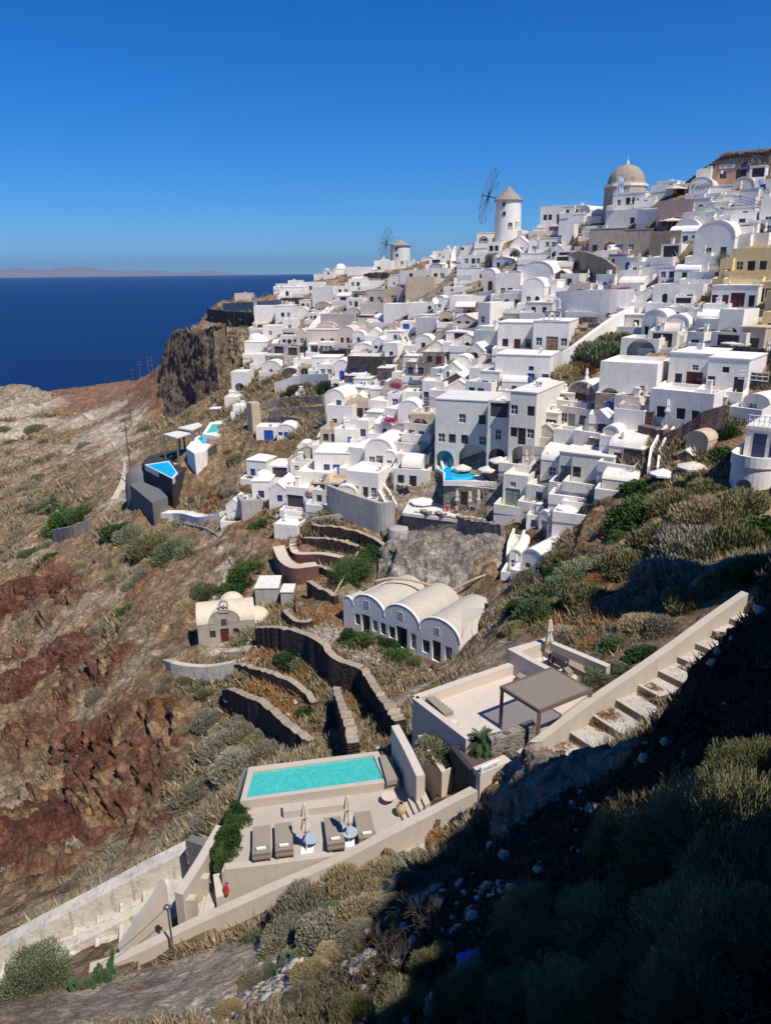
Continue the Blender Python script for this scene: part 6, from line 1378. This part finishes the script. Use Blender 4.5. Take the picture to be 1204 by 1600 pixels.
for kd, mat, kw in (('olive', 'olive', dict(n=8500, L=.15, Wd=.034, up_=1.0)), ('straw', 'straw', dict(n=7500, L=.17, Wd=.03, up_=1.1)), ('green', 'green', dict(n=9000, L=.1, Wd=.055, up_=.2, lob=.6)), ('grey', 'grey', dict(n=8500, L=.14, Wd=.032, up_=.9)), ('gorse', 'gorse', dict(n=8500, L=.14, Wd=.036, up_=.9, lob=.5)), ('rust', 'rust', dict(n=6000, L=.16, Wd=.03, up_=1.0, flat=.6))):
    BM[kd] = [bush_mesh('shrub', mat, seed=i, **kw) for i in range(3)]
NMK = {'olive': ('olive_shrub', 'olive green shrub'), 'straw': ('dry_shrub', 'dry straw-coloured shrub'), 'green': ('green_shrub', 'dark green leafy shrub'), 'grey': ('grey_shrub', 'grey dry shrub'), 'gorse': ('sage_shrub', 'sage green shrub'), 'rust': ('rusty_shrub', 'rust-brown dry shrub')}
BN = 0
def bush(u, v, rpx, kd, d=None, z=None, p=None, lab=None, sq=1.0):
    global BN
    p = p if p is not None else (P(u, v, d) if d else HIT(u, v))
    if p is None: return
    k = float(np.dot(p, fw))/F; o = link(NMK[kd][0], BM[kd][BN % 3]); BN += 1; r = rpx*k*1.25*1.25
    o.location = (p[0], p[1], (z if z is not None else p[2])-r*.12); o.scale = (r, r*random.uniform(.85, 1.1), r*random.uniform(.8, 1.05)*sq); o.rotation_euler = (0, 0, random.random()*6.28)
    if lab: tag(o, lab, 'shrub')
    else: tag(o, NMK[kd][1], 'shrub', 'shrubs on the slopes', (u, v-rpx*.4))
    return o
for a in [(1010, 815, 38, 'green'), (975, 840, 24, 'rust'), (1062, 800, 36, 'olive'), (1110, 812, 42, 'straw'), (1160, 800, 34, 'olive'), (1040, 860, 42, 'olive'), (1100, 870, 54, 'grey'), (1150, 870, 46, 'olive'), (1190, 840, 40, 'green'), (1000, 890, 36, 'olive'), (1060, 915, 48, 'grey'), (955, 890, 30, 'gorse'), (905, 905, 28, 'gorse'), (868, 935, 32, 'gorse'), (840, 960, 26, 'gorse'), (925, 945, 34, 'olive'), (1185, 905, 36, 'green'), (1130, 925, 30, 'olive'),
          (1010, 985, 30, 'straw'), (880, 905, 20, 'green'), (935, 1040, 20, 'grey'), (890, 1000, 20, 'straw'), (1040, 990, 24, 'grey'), (960, 955, 26, 'grey'), (1080, 950, 30, 'olive'), (815, 955, 20, 'green'), (1000, 935, 30, 'grey'), (820, 1000, 16, 'straw'), (960, 1020, 22, 'green'), (1010, 1030, 22, 'green'), (930, 862, 18, 'rust'), (870, 858, 12, 'green'), (1085, 765, 20, 'green'), (1050, 765, 16, 'rust'), (1000, 770, 20, 'green'), (950, 790, 14, 'green'),
          (940, 560, 30, 'gorse'), (965, 545, 26, 'olive'), (915, 578, 24, 'rust'), (895, 590, 20, 'straw'), (975, 570, 18, 'rust'), (905, 450, 10, 'green'), (958, 452, 14, 'green'), (968, 440, 10, 'olive'), (1105, 640, 16, 'grey'), (1120, 680, 20, 'green'), (1130, 720, 22, 'green'),
          (210, 845, 24, 'gorse'), (245, 860, 30, 'olive'), (278, 870, 28, 'gorse'), (300, 865, 22, 'gorse'), (190, 835, 20, 'green'), (105, 820, 24, 'green'), (130, 812, 18, 'green'), (50, 868, 14, 'gorse'), (85, 875, 12, 'green'), (228, 900, 14, 'grey'), (330, 930, 18, 'gorse'), (298, 955, 18, 'straw'), (230, 975, 14, 'gorse'), (200, 955, 12, 'green'), (390, 1000, 12, 'gorse'), (385, 905, 22, 'green'), (400, 890, 20, 'green'), (372, 925, 20, 'green'), (408, 825, 13, 'green'), (466, 612, 12, 'gorse'), (511, 608, 12, 'green'), (400, 715, 12, 'olive'), (375, 718, 12, 'olive'), (525, 800, 14, 'olive'), (512, 798, 10, 'gorse'),
          (455, 1035, 18, 'green'), (470, 1040, 16, 'gorse'), (480, 1120, 14, 'green'), (490, 1105, 10, 'green'), (358, 1082, 8, 'green'), (500, 1165, 12, 'olive'), (560, 1005, 16, 'green'), (600, 1012, 18, 'green'), (620, 1030, 18, 'green'), (640, 1040, 12, 'gorse'), (545, 1000, 14, 'green'), (600, 1070, 10, 'olive'), (565, 940, 16, 'green'), (545, 925, 20, 'green'), (535, 905, 14, 'green'),
          (340, 1290, 26, 'grey'), (310, 1250, 28, 'grey'), (370, 1200, 30, 'grey'), (300, 1300, 22, 'grey'), (420, 1190, 26, 'grey'), (350, 1170, 26, 'grey'), (390, 1150, 22, 'grey'), (330, 1130, 20, 'grey'), (260, 1310, 22, 'grey'), (200, 1345, 24, 'grey'), (290, 1200, 18, 'olive'), (180, 1060, 14, 'grey'), (160, 1090, 16, 'grey'), (245, 1160, 14, 'rust'), (140, 1380, 22, 'grey'),
          (480, 1440, 40, 'grey'), (540, 1400, 36, 'straw'), (600, 1375, 30, 'straw'), (450, 1480, 34, 'grey'), (520, 1470, 40, 'grey'), (640, 1360, 24, 'gorse'), (700, 1320, 24, 'rust'), (570, 1440, 30, 'straw'), (760, 1270, 22, 'grey'), (800, 1215, 18, 'gorse'), (900, 1150, 24, 'rust'), (950, 1125, 24, 'rust'), (1000, 1110, 22, 'straw'), (985, 1090, 14, 'olive'), (920, 1135, 22, 'straw'), (870, 1165, 20, 'rust'), (1020, 1085, 18, 'rust')]: bush(*a)
# more shrubs by region of the slopes
def sprinkle(poly, n, r0, r1, kinds, seed, gap=.9):
    rr = random.Random(seed); us = [p[0] for p in poly]; vs = [p[1] for p in poly]; got = []; tries = 0
    while len(got) < n and tries < 4000:
        tries += 1; u, v = rr.uniform(min(us), max(us)), rr.uniform(min(vs), max(vs))
        if not inpoly(np.array([u]), np.array([v]), poly)[0]: continue
        r = rr.uniform(r0, r1)*(.6+.4*rr.random())
        if any(math.hypot(u-a, (v-b)*1.4) < (r+c)*gap for a, b, c in got): continue
        got.append((u, v, r)); bush(u, v, r, rr.choice(kinds))
sprinkle([(960, 775), (1160, 770), (1204, 850), (1204, 900), (1150, 915), (1050, 985), (960, 1030), (880, 1010), (800, 990), (800, 900), (900, 860)], 75, 14, 30, ['olive', 'gorse', 'grey', 'olive', 'straw', 'green', 'rust'], 1, .62)
sprinkle([(150, 820), (330, 800), (350, 900), (300, 960), (200, 1060), (120, 1000), (0, 860), (0, 780), (100, 740)], 46, 7, 16, ['gorse', 'grey', 'olive', 'grey', 'straw'], 2)
sprinkle([(150, 700), (0, 660), (0, 860), (120, 900), (200, 800)], 26, 6, 13, ['grey', 'straw', 'grey', 'olive'], 3)
sprinkle([(200, 1080), (300, 1030), (350, 1100), (480, 1180), (380, 1210), (360, 1290), (300, 1330), (240, 1330), (310, 1250), (320, 1180), (240, 1120)], 44, 9, 20, ['grey', 'grey', 'gorse', 'grey', 'straw', 'olive'], 4, .7)
sprinkle([(240, 760), (310, 700), (400, 690), (430, 740), (400, 780), (300, 800)], 16, 6, 12, ['straw', 'olive', 'grey'], 5)
sprinkle([(200, 640), (330, 650), (290, 680), (240, 700), (200, 680)], 16, 5, 11, ['straw', 'grey', 'olive'], 6)
sprinkle([(340, 820), (420, 830), (430, 880), (380, 900), (360, 870)], 12, 5, 11, ['rust', 'rust', 'olive'], 7)
sprinkle([(350, 1520), (480, 1400), (620, 1345), (720, 1300), (700, 1380), (560, 1480), (450, 1590), (350, 1590)], 26, 16, 34, ['grey', 'straw', 'grey', 'gorse'], 8, .8)
sprinkle([(460, 590), (512, 600), (512, 640), (430, 650), (410, 620)], 8, 5, 9, ['olive', 'straw'], 9)
sprinkle([(1000, 700), (1060, 660), (1130, 650), (1130, 775), (1000, 775)], 26, 7, 15, ['green', 'olive', 'gorse', 'green'], 10, .6)
sprinkle([(140, 1595), (250, 1525), (420, 1490), (520, 1595)], 22, 9, 20, ['rust', 'straw', 'grey', 'rust'], 12, .8)
# planter and hedge shrubs
for u, v, r in ((688, 1158, 26), (700, 1172, 20), (680, 1150, 18), (708, 1150, 16)): bush(u, v+14, r, 'gorse', p=PZ(u, v+14, -23.0))
for u, v, r in ((375, 1272, 15), (373, 1290, 15), (362, 1310, 16), (358, 1330, 17), (352, 1346, 14)): bush(u, v, r, 'green', p=PZ(u, v, DZ-.3), sq=1.4)
for u, v, r in ((930, 1062, 20), (952, 1052, 20), (968, 1048, 14)): bush(u, v, r, 'gorse', p=PZ(u, v, TZ+.4))
# near bushes: the sage tree at the lower left, the dark thicket at the lower right
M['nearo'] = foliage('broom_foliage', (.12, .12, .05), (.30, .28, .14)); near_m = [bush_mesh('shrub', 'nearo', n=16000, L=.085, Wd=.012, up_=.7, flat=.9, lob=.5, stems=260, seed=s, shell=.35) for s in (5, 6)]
dense_m = bush_mesh('shrub', 'gorse', n=15000, L=.055, Wd=.026, up_=.3, flat=.95, lob=.4, stems=120, seed=9, shell=.5)
def nbush(u, v, r, me, lab, dz=0, name='broom_shrub', sq=1):
    p = HITD(u, v); o = link(name, me); o.location = (p[0], p[1], p[2]+dz-.15*r); o.scale = (r, r, r*sq); o.rotation_euler = (0, 0, u*.7); tag(o, lab, 'shrub', None, None if ',' in lab else (u, v)); return o
nbush(60, 1560, 1.55, dense_m, 'dense round sage bush, lower left corner', .6, 'sage_bush', 1.1)
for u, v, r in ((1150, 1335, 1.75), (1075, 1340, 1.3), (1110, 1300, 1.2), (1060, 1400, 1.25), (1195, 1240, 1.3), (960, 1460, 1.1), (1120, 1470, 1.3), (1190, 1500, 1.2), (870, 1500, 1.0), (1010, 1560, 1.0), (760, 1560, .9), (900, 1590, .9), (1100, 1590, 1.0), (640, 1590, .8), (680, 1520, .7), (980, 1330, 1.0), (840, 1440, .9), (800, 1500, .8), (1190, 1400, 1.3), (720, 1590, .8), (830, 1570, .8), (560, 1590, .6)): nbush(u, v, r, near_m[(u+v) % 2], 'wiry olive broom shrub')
# bare twiggy shrubs in front of the shadow edge
def twigs(n, seed):
    rr = random.Random(seed); b = MB()
    def grow(p, d, L, r, lv):
        q = p+d*L; b.cyl(p, q, r, r*.7, n=4, cap=False, smooth=False)
        if lv == 0: return
        for _ in range(rr.choice((2, 3))): 
            e = (d+Vector((rr.gauss(0, .45), rr.gauss(0, .45), rr.gauss(0, .35)))).normalized(); grow(q, e, L*rr.uniform(.6, .95), r*.65, lv-1)
    for _ in range(n): grow(Vector((0, 0, 0)), Vector((rr.gauss(0, .6), rr.gauss(0, .6), 1)).normalized(), .28, .011, 4)
    return b.mesh('bare_shrub', 'twig')
tw_ = [twigs(7, s) for s in (1, 2)]
for i, (u, v, s) in enumerate(((700, 1400, 1.2), (650, 1440, 1.1), (590, 1500, 1.2), (560, 1560, 1.1), (740, 1370, 1.0), (500, 1570, .9), (380, 1570, .8), (620, 1530, 1.1), (680, 1470, 1.2), (430, 1590, .8))):
    p = HITD(u, v); o = link('bare_shrub', tw_[i % 2]); o.location = Vector(p); o.scale = (s,)*3; o.rotation_euler = (0, 0, i); tag(o, 'bare twiggy shrub', 'shrub', 'bare twiggy shrubs', (u, v))
# palms
def palm(name, p, h, nf_, L, label, mat='gorse', droop=1.0, seed=1):
    rr = random.Random(seed); e = empty(name, p); q = MB(); z = 0
    while z < h: q.cyl((0, 0, z), (0, 0, z+.2), .16+.03*(int(z*5) % 2), .19, n=9); z += .2
    q.build('trunk', 'pole', e); q = MB()
    for i in range(nf_):
        a = i*2.399+rr.random()*.3; el = radians(rr.uniform(5, 75)); pr = Vector((0, 0, h)); d = Vector((cos(a)*cos(el), sin(a)*cos(el), sin(el))); n = 12
        for j in range(n):
            nx = pr+d*(L/n); d = (d+Vector((0, 0, -.09*droop))).normalized(); sdv = d.cross(Vector((0, 0, 1))).normalized(); w = L*.17*sin(pi*(j+1)/(n+1))+.03
            for s in (-1, 1):
                for t in (0, .5): b0 = pr.lerp(nx, t); tip = b0+sdv*s*w*1.2+d*w*.8-Vector((0, 0, w*.25)); q.add([b0-d*.02, b0+d*L*.022, tip], [(0, 1, 2)])
            q.add([pr-sdv*.012, pr+sdv*.012, nx+sdv*.01, nx-sdv*.01], [(0, 1, 2, 3)]); pr = nx
    q.build('fronds', mat, e); tag(e, label, 'palm'); return e
p = HITD(80, 800); palm('palm_tree', p, 1.6, 46, 4.0, 'bushy date palm, the taller of the pair on the left slope', 'gorse', 1.2, 1); p = HITD(98, 806); palm('palm_tree', p, .8, 36, 3.0, 'smaller date palm of the pair on the left slope', 'green', 1.2, 2)
palm('small_palm', PZ(752, 1172, -22.0), .45, 26, .85, 'small green palm in the black planter', 'green', 1.4, 3)
M['P2'] = plaster('red_rock', (.24, .12, .09), .25)
# gnarled garden tree
def tree(name, p, label, rad, h, seed=1, n=9000, mat='green', leaf=.16):
    rr = random.Random(seed); e = empty(name, p); q = MB(); tips = []
    def grow(p0, d, L, r, lv):
        q1 = p0+d*L; q.cyl(p0, q1, r, r*.72, n=7, cap=False)
        if lv == 0: tips.append(q1); return
        for _ in range(3): grow(q1, (d+Vector((rr.gauss(0, .5), rr.gauss(0, .5), rr.gauss(.1, .3)))).normalized(), L*.75, r*.62, lv-1)
    grow(Vector((0, 0, -.5)), Vector((.1, 0, 1)), h*.35, .16*rad/2, 3); q.build('trunk', 'pole', e)
    t = np.array([tuple(x) for x in tips]); c = t[rg.integers(0, len(t), n)]+rg.normal(size=(n, 3))*rad*.23; ax = unit(n); sd_ = np.cross(ax, unit(n)); sd_ /= np.linalg.norm(sd_, axis=1)[:, None]
    v, f = cards(c, ax, sd_, leaf*(.6+.8*rg.random(n)), leaf*.6); link('crown', fastmesh('crown', v, f, mat), e); tag(e, label, 'tree', None, None if ',' in label else None); return e
p = HITD(555, 918); tree('fig_tree', p, 'dark green garden tree with a leaning pale pole in front', 3.2, 3.6, 1, 13000); p = HITD(585, 882); tree('fig_tree', p, 'smaller green tree above the larger garden tree, by the crag', 2.2, 2.4, 2, 8000)
for i, (u, v, lab, s) in enumerate(((767, 420, 'round clipped tree on the white terrace, right of the white stair', 1.0), (802, 414, 'round clipped tree further right below the large windmill', .9), (1120, 440, 'thin bare-branched tree by the ochre house', 1.2), (910, 382, 'small olive tree beside the brown arch building', 1.3))):
    p = HITD(u, v); tree('terrace_tree', (p[0], p[1], p[2]+1.5), lab, 1.5*s, 2.2*s, 5+i, 2600, 'gorse', .16)
a, c = PZ(559, 862, -34.4), PZ(517, 938, -37.8); q = MB(); q.cyl(a, c, .11, n=6); tag(q.build('leaning_pole', 'sand'), 'long pale pole leaning across the garden tree', 'pole')
p = HITD(480, 862); q = MB(); q.lathe([(0, -.3), (1.5, -.2), (1.6, .3), (1.0, .9), (0, 1.1)], 9, tuple(p), smooth=False); o = q.build('boulder', 'P2'); tag(o, 'reddish boulder on the terrace above the red-brown wall', 'boulder')
for L_, l in (([(586, 908), (610, 903), (640, 906), (690, 919), (740, 945), (758, 968)], 'thick pale pipe over the roofs of the row house'), ([(700, 925), (740, 905), (780, 890), (800, 884)], 'pale pipe climbing the grey crag to the right')):
    q = MB(); pv = None
    for u, v in L_:
        d_ = 84.0 if v > 900 else 86; c = P(u, v, d_)
        if pv is not None: q.cyl(pv, c, .13, n=6)
        pv = c
    tag(q.build('pipe', 'sand'), l, 'pipe')
# bougainvillea strips
for u0, v0, u1, v1, l in ((945, 457, 982, 452, 'pink bougainvillea strip on top of the teal-doored wall'), (600, 656, 618, 657, 'pink flowers on the round white terrace with the parasol'), (612, 600, 625, 603, 'pink flowers by the deck chairs')):
    n = 900; a, c = HITD(u0, v0+34), HITD(u1, v1+34); a = P(u0, v0, float(np.dot(a, fw))*1.0); c = P(u1, v1, float(np.dot(c, fw))*1.0); t = rg.random(n)[:, None]; cc_ = a+(c-a)*t+rg.normal(size=(n, 3))*.28; ax = unit(n); s = np.cross(ax, unit(n)); v, f = cards(cc_, ax, s, .2, .18); tag(link('bougainvillea', fastmesh('bougainvillea', v, f, 'pinkf')), l, 'flowers')
# columnar cactus clump by the lower path
def cactus(u, v, n, h, lab, seed):
    p = HITD(u, v); rr = random.Random(seed); q = MB()
    for _ in range(n):
        x, y = rr.gauss(0, .28), rr.gauss(0, .28); H = h*rr.uniform(.55, 1); k = 8; prof = [(.07, -.1), (.085, H*.5), (.08, H*.9), (.04, H), (0, H+.01)]; vs = []
        for r_, z in prof:
            for i in range(2*k): a = pi*i/k; f = r_*(1.0 if i % 2 else .7); vs.append((x+f*cos(a)+x*z*.3, y+f*sin(a)+y*z*.3, z))
        q.add(vs, [[j*2*k+i, j*2*k+(i+1) % (2*k), (j+1)*2*k+(i+1) % (2*k), (j+1)*2*k+i] for j in range(4) for i in range(2*k)])
    q.m = Matrix(); o = q.build('columnar_cactus', 'cactus'); o.location = Vector(p); tag(o, lab, 'cactus')
cactus(148, 1556, 26, 1.25, 'clump of columnar cactus right of the sage bush', 1); cactus(193, 1532, 8, .7, 'small columnar cactus clump nearer the retaining wall', 2)
# ---------------------------------------------------------------- dry scrub: one object nobody could count
def keep(x, y, z):
    p = np.stack([x, y, z], 1); u, v = CXp(p); k = (u > -60) & (u < 1264) & (v > 380) & (v < 1680)
    for poly, _ in PADS: k &= ~inpoly(x, y, poly)
    t_ = inpoly(u, v, TOWN) | inpoly(u, v, TOWN2) | ((v < 560) & (u > 400)); k &= ~(t_ & (rg.random(len(x)) > .05))
    k &= (rg.random(len(x)) < .35) | (np.hypot(x-8, y-16) > 7)
    for q0, w in ((PAR_R, 4.6), (PAR_L, 1.7), (OUTW, 3.2)):
        Q = [PZ(*c)[:2] for c in q0]
        for i in range(len(Q)-1):
            a, b_ = Q[i], Q[i+1]; L = np.dot(b_-a, b_-a); t = np.clip(((x-a[0])*(b_[0]-a[0])+(y-a[1])*(b_[1]-a[1]))/L, 0, 1); k &= np.hypot(x-a[0]-t*(b_[0]-a[0]), y-a[1]-t*(b_[1]-a[1])) > w
    k &= mask(x, y, PALE) < .5; k &= (mask(x, y, RED) < .5) | (rg.random(len(x)) < .25); k &= mask(x, y, REDSOIL) < .4
    return k
def polar(n):
    a = np.radians(rg.uniform(-32, 32, n)); r = np.exp(rg.uniform(math.log(9), math.log(330), n)); x, y = r*np.sin(a), r*np.cos(a); return x, y, zt(np.stack([x, y], 1))
x, y, z = polar(420000); n1 = fbm(np.stack([x, y, z], 1)/5, 3); k = keep(x, y, z) & (rg.random(len(x)) < .25+.75*smooth(n1, -.25, .3)); x, y, z, n1 = x[k], y[k], z[k], n1[k]; dist = np.sqrt(x*x+y*y+z*z)
n = len(x); base = np.stack([x, y, z-.05+near_off(x, y, z)*1.15], 1); h = (.2+.5*rg.random(n)**2)*(1+dist/110)*np.clip(.8+n1, .5, 1.5); h = np.where(dist < 28, h*.6, h); K = 10
pal = np.array([(.31, .255, .165), (.40, .30, .175), (.24, .19, .12), (.16, .155, .08), (.44, .35, .21), (.32, .29, .22)]); cc = pal[rg.integers(0, 6, n)]
rm = mask(x, y, RUST, n1*.4)[:, None]; cc = cc*(1-rm*.85)+np.array([.38, .21, .095])*rm*.85; gm = mask(x, y, GRASSG)[:, None]; cc = cc*(1-gm*.8)+np.array([.09, .12, .04])*gm*.8
V = []; 
for j in range(K):
    d = unit(n)*np.array([.55, .55, .3])+np.array([0, 0, .75]); d /= np.linalg.norm(d, axis=1)[:, None]; s = np.cross(d, unit(n)); s /= np.linalg.norm(s, axis=1)[:, None]+1e-6; w = (h*.075+dist*.00042)[:, None]; o0 = unit(n)*np.array([1, 1, 0])*h[:, None]*.45
    V.append(np.stack([base+o0-s*w, base+o0+s*w, base+o0*1.3+d*h[:, None]*(.6+.6*rg.random((n, 1)))], 1))
V = np.stack(V, 1).reshape(-1, 3); f = np.arange(len(V)).reshape(-1, 3); cc = cc*(1-.6*(1-smooth(np.hypot(x-9, y-13), 9, 14)))[:, None]; C_ = np.repeat(cc*(.8+.4*rg.random((n, 1))), K*3, 0)  # near tufts dimmed: the slope's shade is painted into their colour
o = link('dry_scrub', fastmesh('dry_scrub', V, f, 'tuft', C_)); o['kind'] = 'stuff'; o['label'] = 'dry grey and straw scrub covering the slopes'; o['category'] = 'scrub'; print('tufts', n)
# loose stones
ico = np.array([(0, 0, 1), (.89, 0, .45), (.28, .85, .45), (-.72, .53, .45), (-.72, -.53, .45), (.28, -.85, .45), (.72, .53, -.45), (-.28, .85, -.45), (-.89, 0, -.45), (-.28, -.85, -.45), (.72, -.53, -.45), (0, 0, -1)])
icf = np.array([(0, 1, 2), (0, 2, 3), (0, 3, 4), (0, 4, 5), (0, 5, 1), (1, 6, 2), (2, 7, 3), (3, 8, 4), (4, 9, 5), (5, 10, 1), (6, 7, 2), (7, 8, 3), (8, 9, 4), (9, 10, 5), (10, 6, 1), (11, 7, 6), (11, 8, 7), (11, 9, 8), (11, 10, 9), (11, 6, 10)])
def stones(name, P0, r, c, label):
    n = len(P0); s = r[:, None, None]*(.6+.6*rg.random((n, 1, 3)))*np.array([1, 1, .7]); v = ico[None]*s*(.75+.5*rg.random((n, 12, 1)))
    a = rg.random(n)*6.28; ca, sa = np.cos(a)[:, None], np.sin(a)[:, None]; v = np.stack([v[..., 0]*ca-v[..., 1]*sa, v[..., 0]*sa+v[..., 1]*ca, v[..., 2]], 2)+P0[:, None]
    f = (icf[None]+12*np.arange(n)[:, None, None]).reshape(-1, 3); o = link(name, fastmesh(name, v.reshape(-1, 3), f, 'rub', np.repeat(c, 12, 0))); o['kind'] = 'stuff'; o['label'] = label; o['category'] = 'stones'
x, y, z = polar(130000); u, v = CXp(np.stack([x, y, z], 1)); k = (u > -50) & (u < 1250) & ~((inpoly(u, v, TOWN) | inpoly(u, v, TOWN2))) & (v > 560)
for poly, _ in PADS: k &= ~inpoly(x, y, poly)
k &= rg.random(len(x)) < .16+.8*((u > 280) & (u < 800) & (v > 1370) & ((v-1370) > (600-u)*.35)); k &= (np.hypot(x-9, y-13) > 12) | (rg.random(len(x)) < .06); x, y, z = x[k], y[k], z[k]; z = z+near_off(x, y, z)*1.1; n = len(x); dist = np.hypot(x, y)
kk_ = mask(x, y, [q for q in PALE if abs(q[3]-.85) < .06], 0) > .3; g0 = rg.random((n, 1)); stones('loose_stones', np.stack([x, y, z+.02], 1), (.05+.2*rg.random(n)**3)*(.75+dist/70)*(1+.15*kk_), np.array([.42, .34, .25])*(1-g0)+np.array([.62, .56, .48])*g0, 'loose pale stones lying on the slopes')
a = []
while len(a) < 2600:
    t = rg.random(); u0_, v0_ = np.interp(t, [0, .5, 1], [488, 545, 598]), np.interp(t, [0, .5, 1], [992, 1024, 1054]); p = HIT(u0_+rg.normal()*12+6, v0_+rg.normal()*6-6)
    if p is not None: a.append(p)
a = np.array(a); g0 = rg.random((len(a), 1)); stones('rubble_heap', a+np.array([0, 0, .25])*rg.random((len(a), 1)), .1+.22*rg.random(len(a)), np.array([.2, .17, .15])*(1-g0)+np.array([.46, .42, .37])*g0, 'heap of grey rubble stones behind the tall dry stone wall')
# patio clutter of the town
tp = empty('patio_table', (0, 0, 0)); q = MB(); q.lathe([(0, .72), (.42, .72), (.42, .76), (0, .76)], 12); q.build('tabletop', 'w', tp); q = MB(); q.cyl((0, 0, 0), (0, 0, .72), .05, .05, n=6); q.cyl((0, 0, 0), (0, 0, .04), .25, n=8); q.build('stand', 'metal', tp)
chp = empty('patio_chair', (0, 0, 0)); q = MB(); q.box(-.24, .24, -.24, .24, .42, .47); q.build('seat', 'canvas', chp); q = MB(); q.box(-.24, .24, .2, .25, .47, .9); q.build('backrest', 'canvas', chp)
for x in (-.2, .2):
    for y in (-.2, .2): q = MB(); q.box(x-.025, x+.025, y-.025, y+.025, 0, .42); q.build('leg', 'brown', chp)
acp = empty('air_conditioner', (0, 0, 0)); q = MB(); q.box(-.45, .45, -.17, .17, .08, .75); q.build('casing', 'w', acp); q = MB(); q.cyl((-.1, -.19, .42), (-.1, -.165, .42), .26, n=12); q.build('fan_grille', 'metal', acp)
terr = [o for o in bpy.data.objects if o.name.split('.')[0] == 'terrace' and o.parent is not None]; rq = random.Random(4); rq.shuffle(terr); first = {}
for i, t_ in enumerate(terr[:130]):
    h_ = t_.parent; bb = [Vector(c) for c in t_.bound_box]; x0, x1, y0 = min(c.x for c in bb)+.6, max(c.x for c in bb)-.6, min(c.y for c in bb)+.6
    if x1 < x0: continue
    Rm = Matrix.Translation(h_.location) @ Matrix.Rotation(h_.rotation_euler.z, 4, 'Z')
    def put(pr, lab, cat, grp, x, y, rz, z=0.0):
        w_ = Rm @ Vector((x, y, z)); o = pr if pr.name not in first else dup(pr, w_); first[pr.name] = 1; o.location = w_; o.rotation_euler = (0, 0, rz+h_.rotation_euler.z); a_ = proj(np.array(w_)); tag(o, lab, cat, grp, (a_[0], a_[1]))
    k_ = i % 4; x = rq.uniform(x0, x1); y = y0*.5
    if k_ in (0, 1):
        put(tp, 'round white patio table', 'table', 'patio tables of the town', x, y, 0); put(chp, 'cream patio chair', 'chair', 'patio chairs of the town', max(x0, x-.7), y, 1.5); put(chp, 'cream patio chair', 'chair', 'patio chairs of the town', min(x1, x+.7), y, -1.5)
    elif k_ == 2:
        w_ = Rm @ Vector((x, y, 0)); a_ = proj(np.array(w_)); closed_parasol(w_, 2.5, 'closed cream parasol', (a_[0], a_[1]), 'closed parasols in the town', base=False, s=1.2, mat=('canvas', 'wcanvas')[i % 3 == 0])
    else:
        w_ = Rm @ Vector((x, y, 0)); o = link('flower_pot', pm_); o.location = w_; o.scale = (1.5,)*3; a_ = proj(np.array(w_)); tag(o, 'terracotta pot', 'flower pot', 'flower pots of the town', (a_[0], a_[1]))
        m_ = bush_mesh('pot_plant', 'green', n=260, L=.16, Wd=.08, stems=0, seed=i) if i == 3 else m_; c_ = link('plant', m_); c_.parent = o; c_.location = (0, 0, .35); c_.scale = (.38, .38, .5)
rf_ = [o for o in bpy.data.objects if o.name.split('.')[0] in ('cube_house', 'flat_house')]; rq.shuffle(rf_)
for i, h_ in enumerate(rf_[:70]):
    r_ = [c for c in h_.children if c.name.split('.')[0] == 'roof'][0]; bb = [Vector(c) for c in r_.bound_box]; zz = min(c.z for c in bb) if h_.name[0] == 'c' else max(c.z for c in bb); Rm = Matrix.Translation(h_.location) @ Matrix.Rotation(h_.rotation_euler.z, 4, 'Z')
    w_ = Rm @ Vector((rq.uniform(-.3, .3)*(bb[4].x-bb[0].x), max(c.y for c in bb)*rq.uniform(.3, .7), zz)); o = acp if i == 0 else dup(acp, w_); o.location = w_; o.rotation_euler = (0, 0, rq.uniform(0, 3)); a_ = proj(np.array(w_)); tag(o, 'white air conditioner on a roof', 'air conditioner', 'air conditioners on the roofs', (a_[0], a_[1]))
finish_labels()
# ---------------------------------------------------------------- air
if HAZE:
    mh = bpy.data.materials.new('air_haze'); mh.use_nodes = True; t = mh.node_tree; t.nodes.remove(t.nodes['Principled BSDF']); pvn = t.nodes.new('ShaderNodeVolumePrincipled'); pvn.inputs['Color'].default_value = (.45, .66, 1, 1); pvn.inputs['Density'].default_value = HAZE; pvn.inputs['Anisotropy'].default_value = .3; t.links.new(pvn.outputs[0], t.nodes['Material Output'].inputs['Volume'])
    M['haze'] = mh; q = MB(); q.box(-57000, 57000, -57000, 57000, -140, 900); o = q.build('haze', 'haze'); o['kind'] = 'stuff'
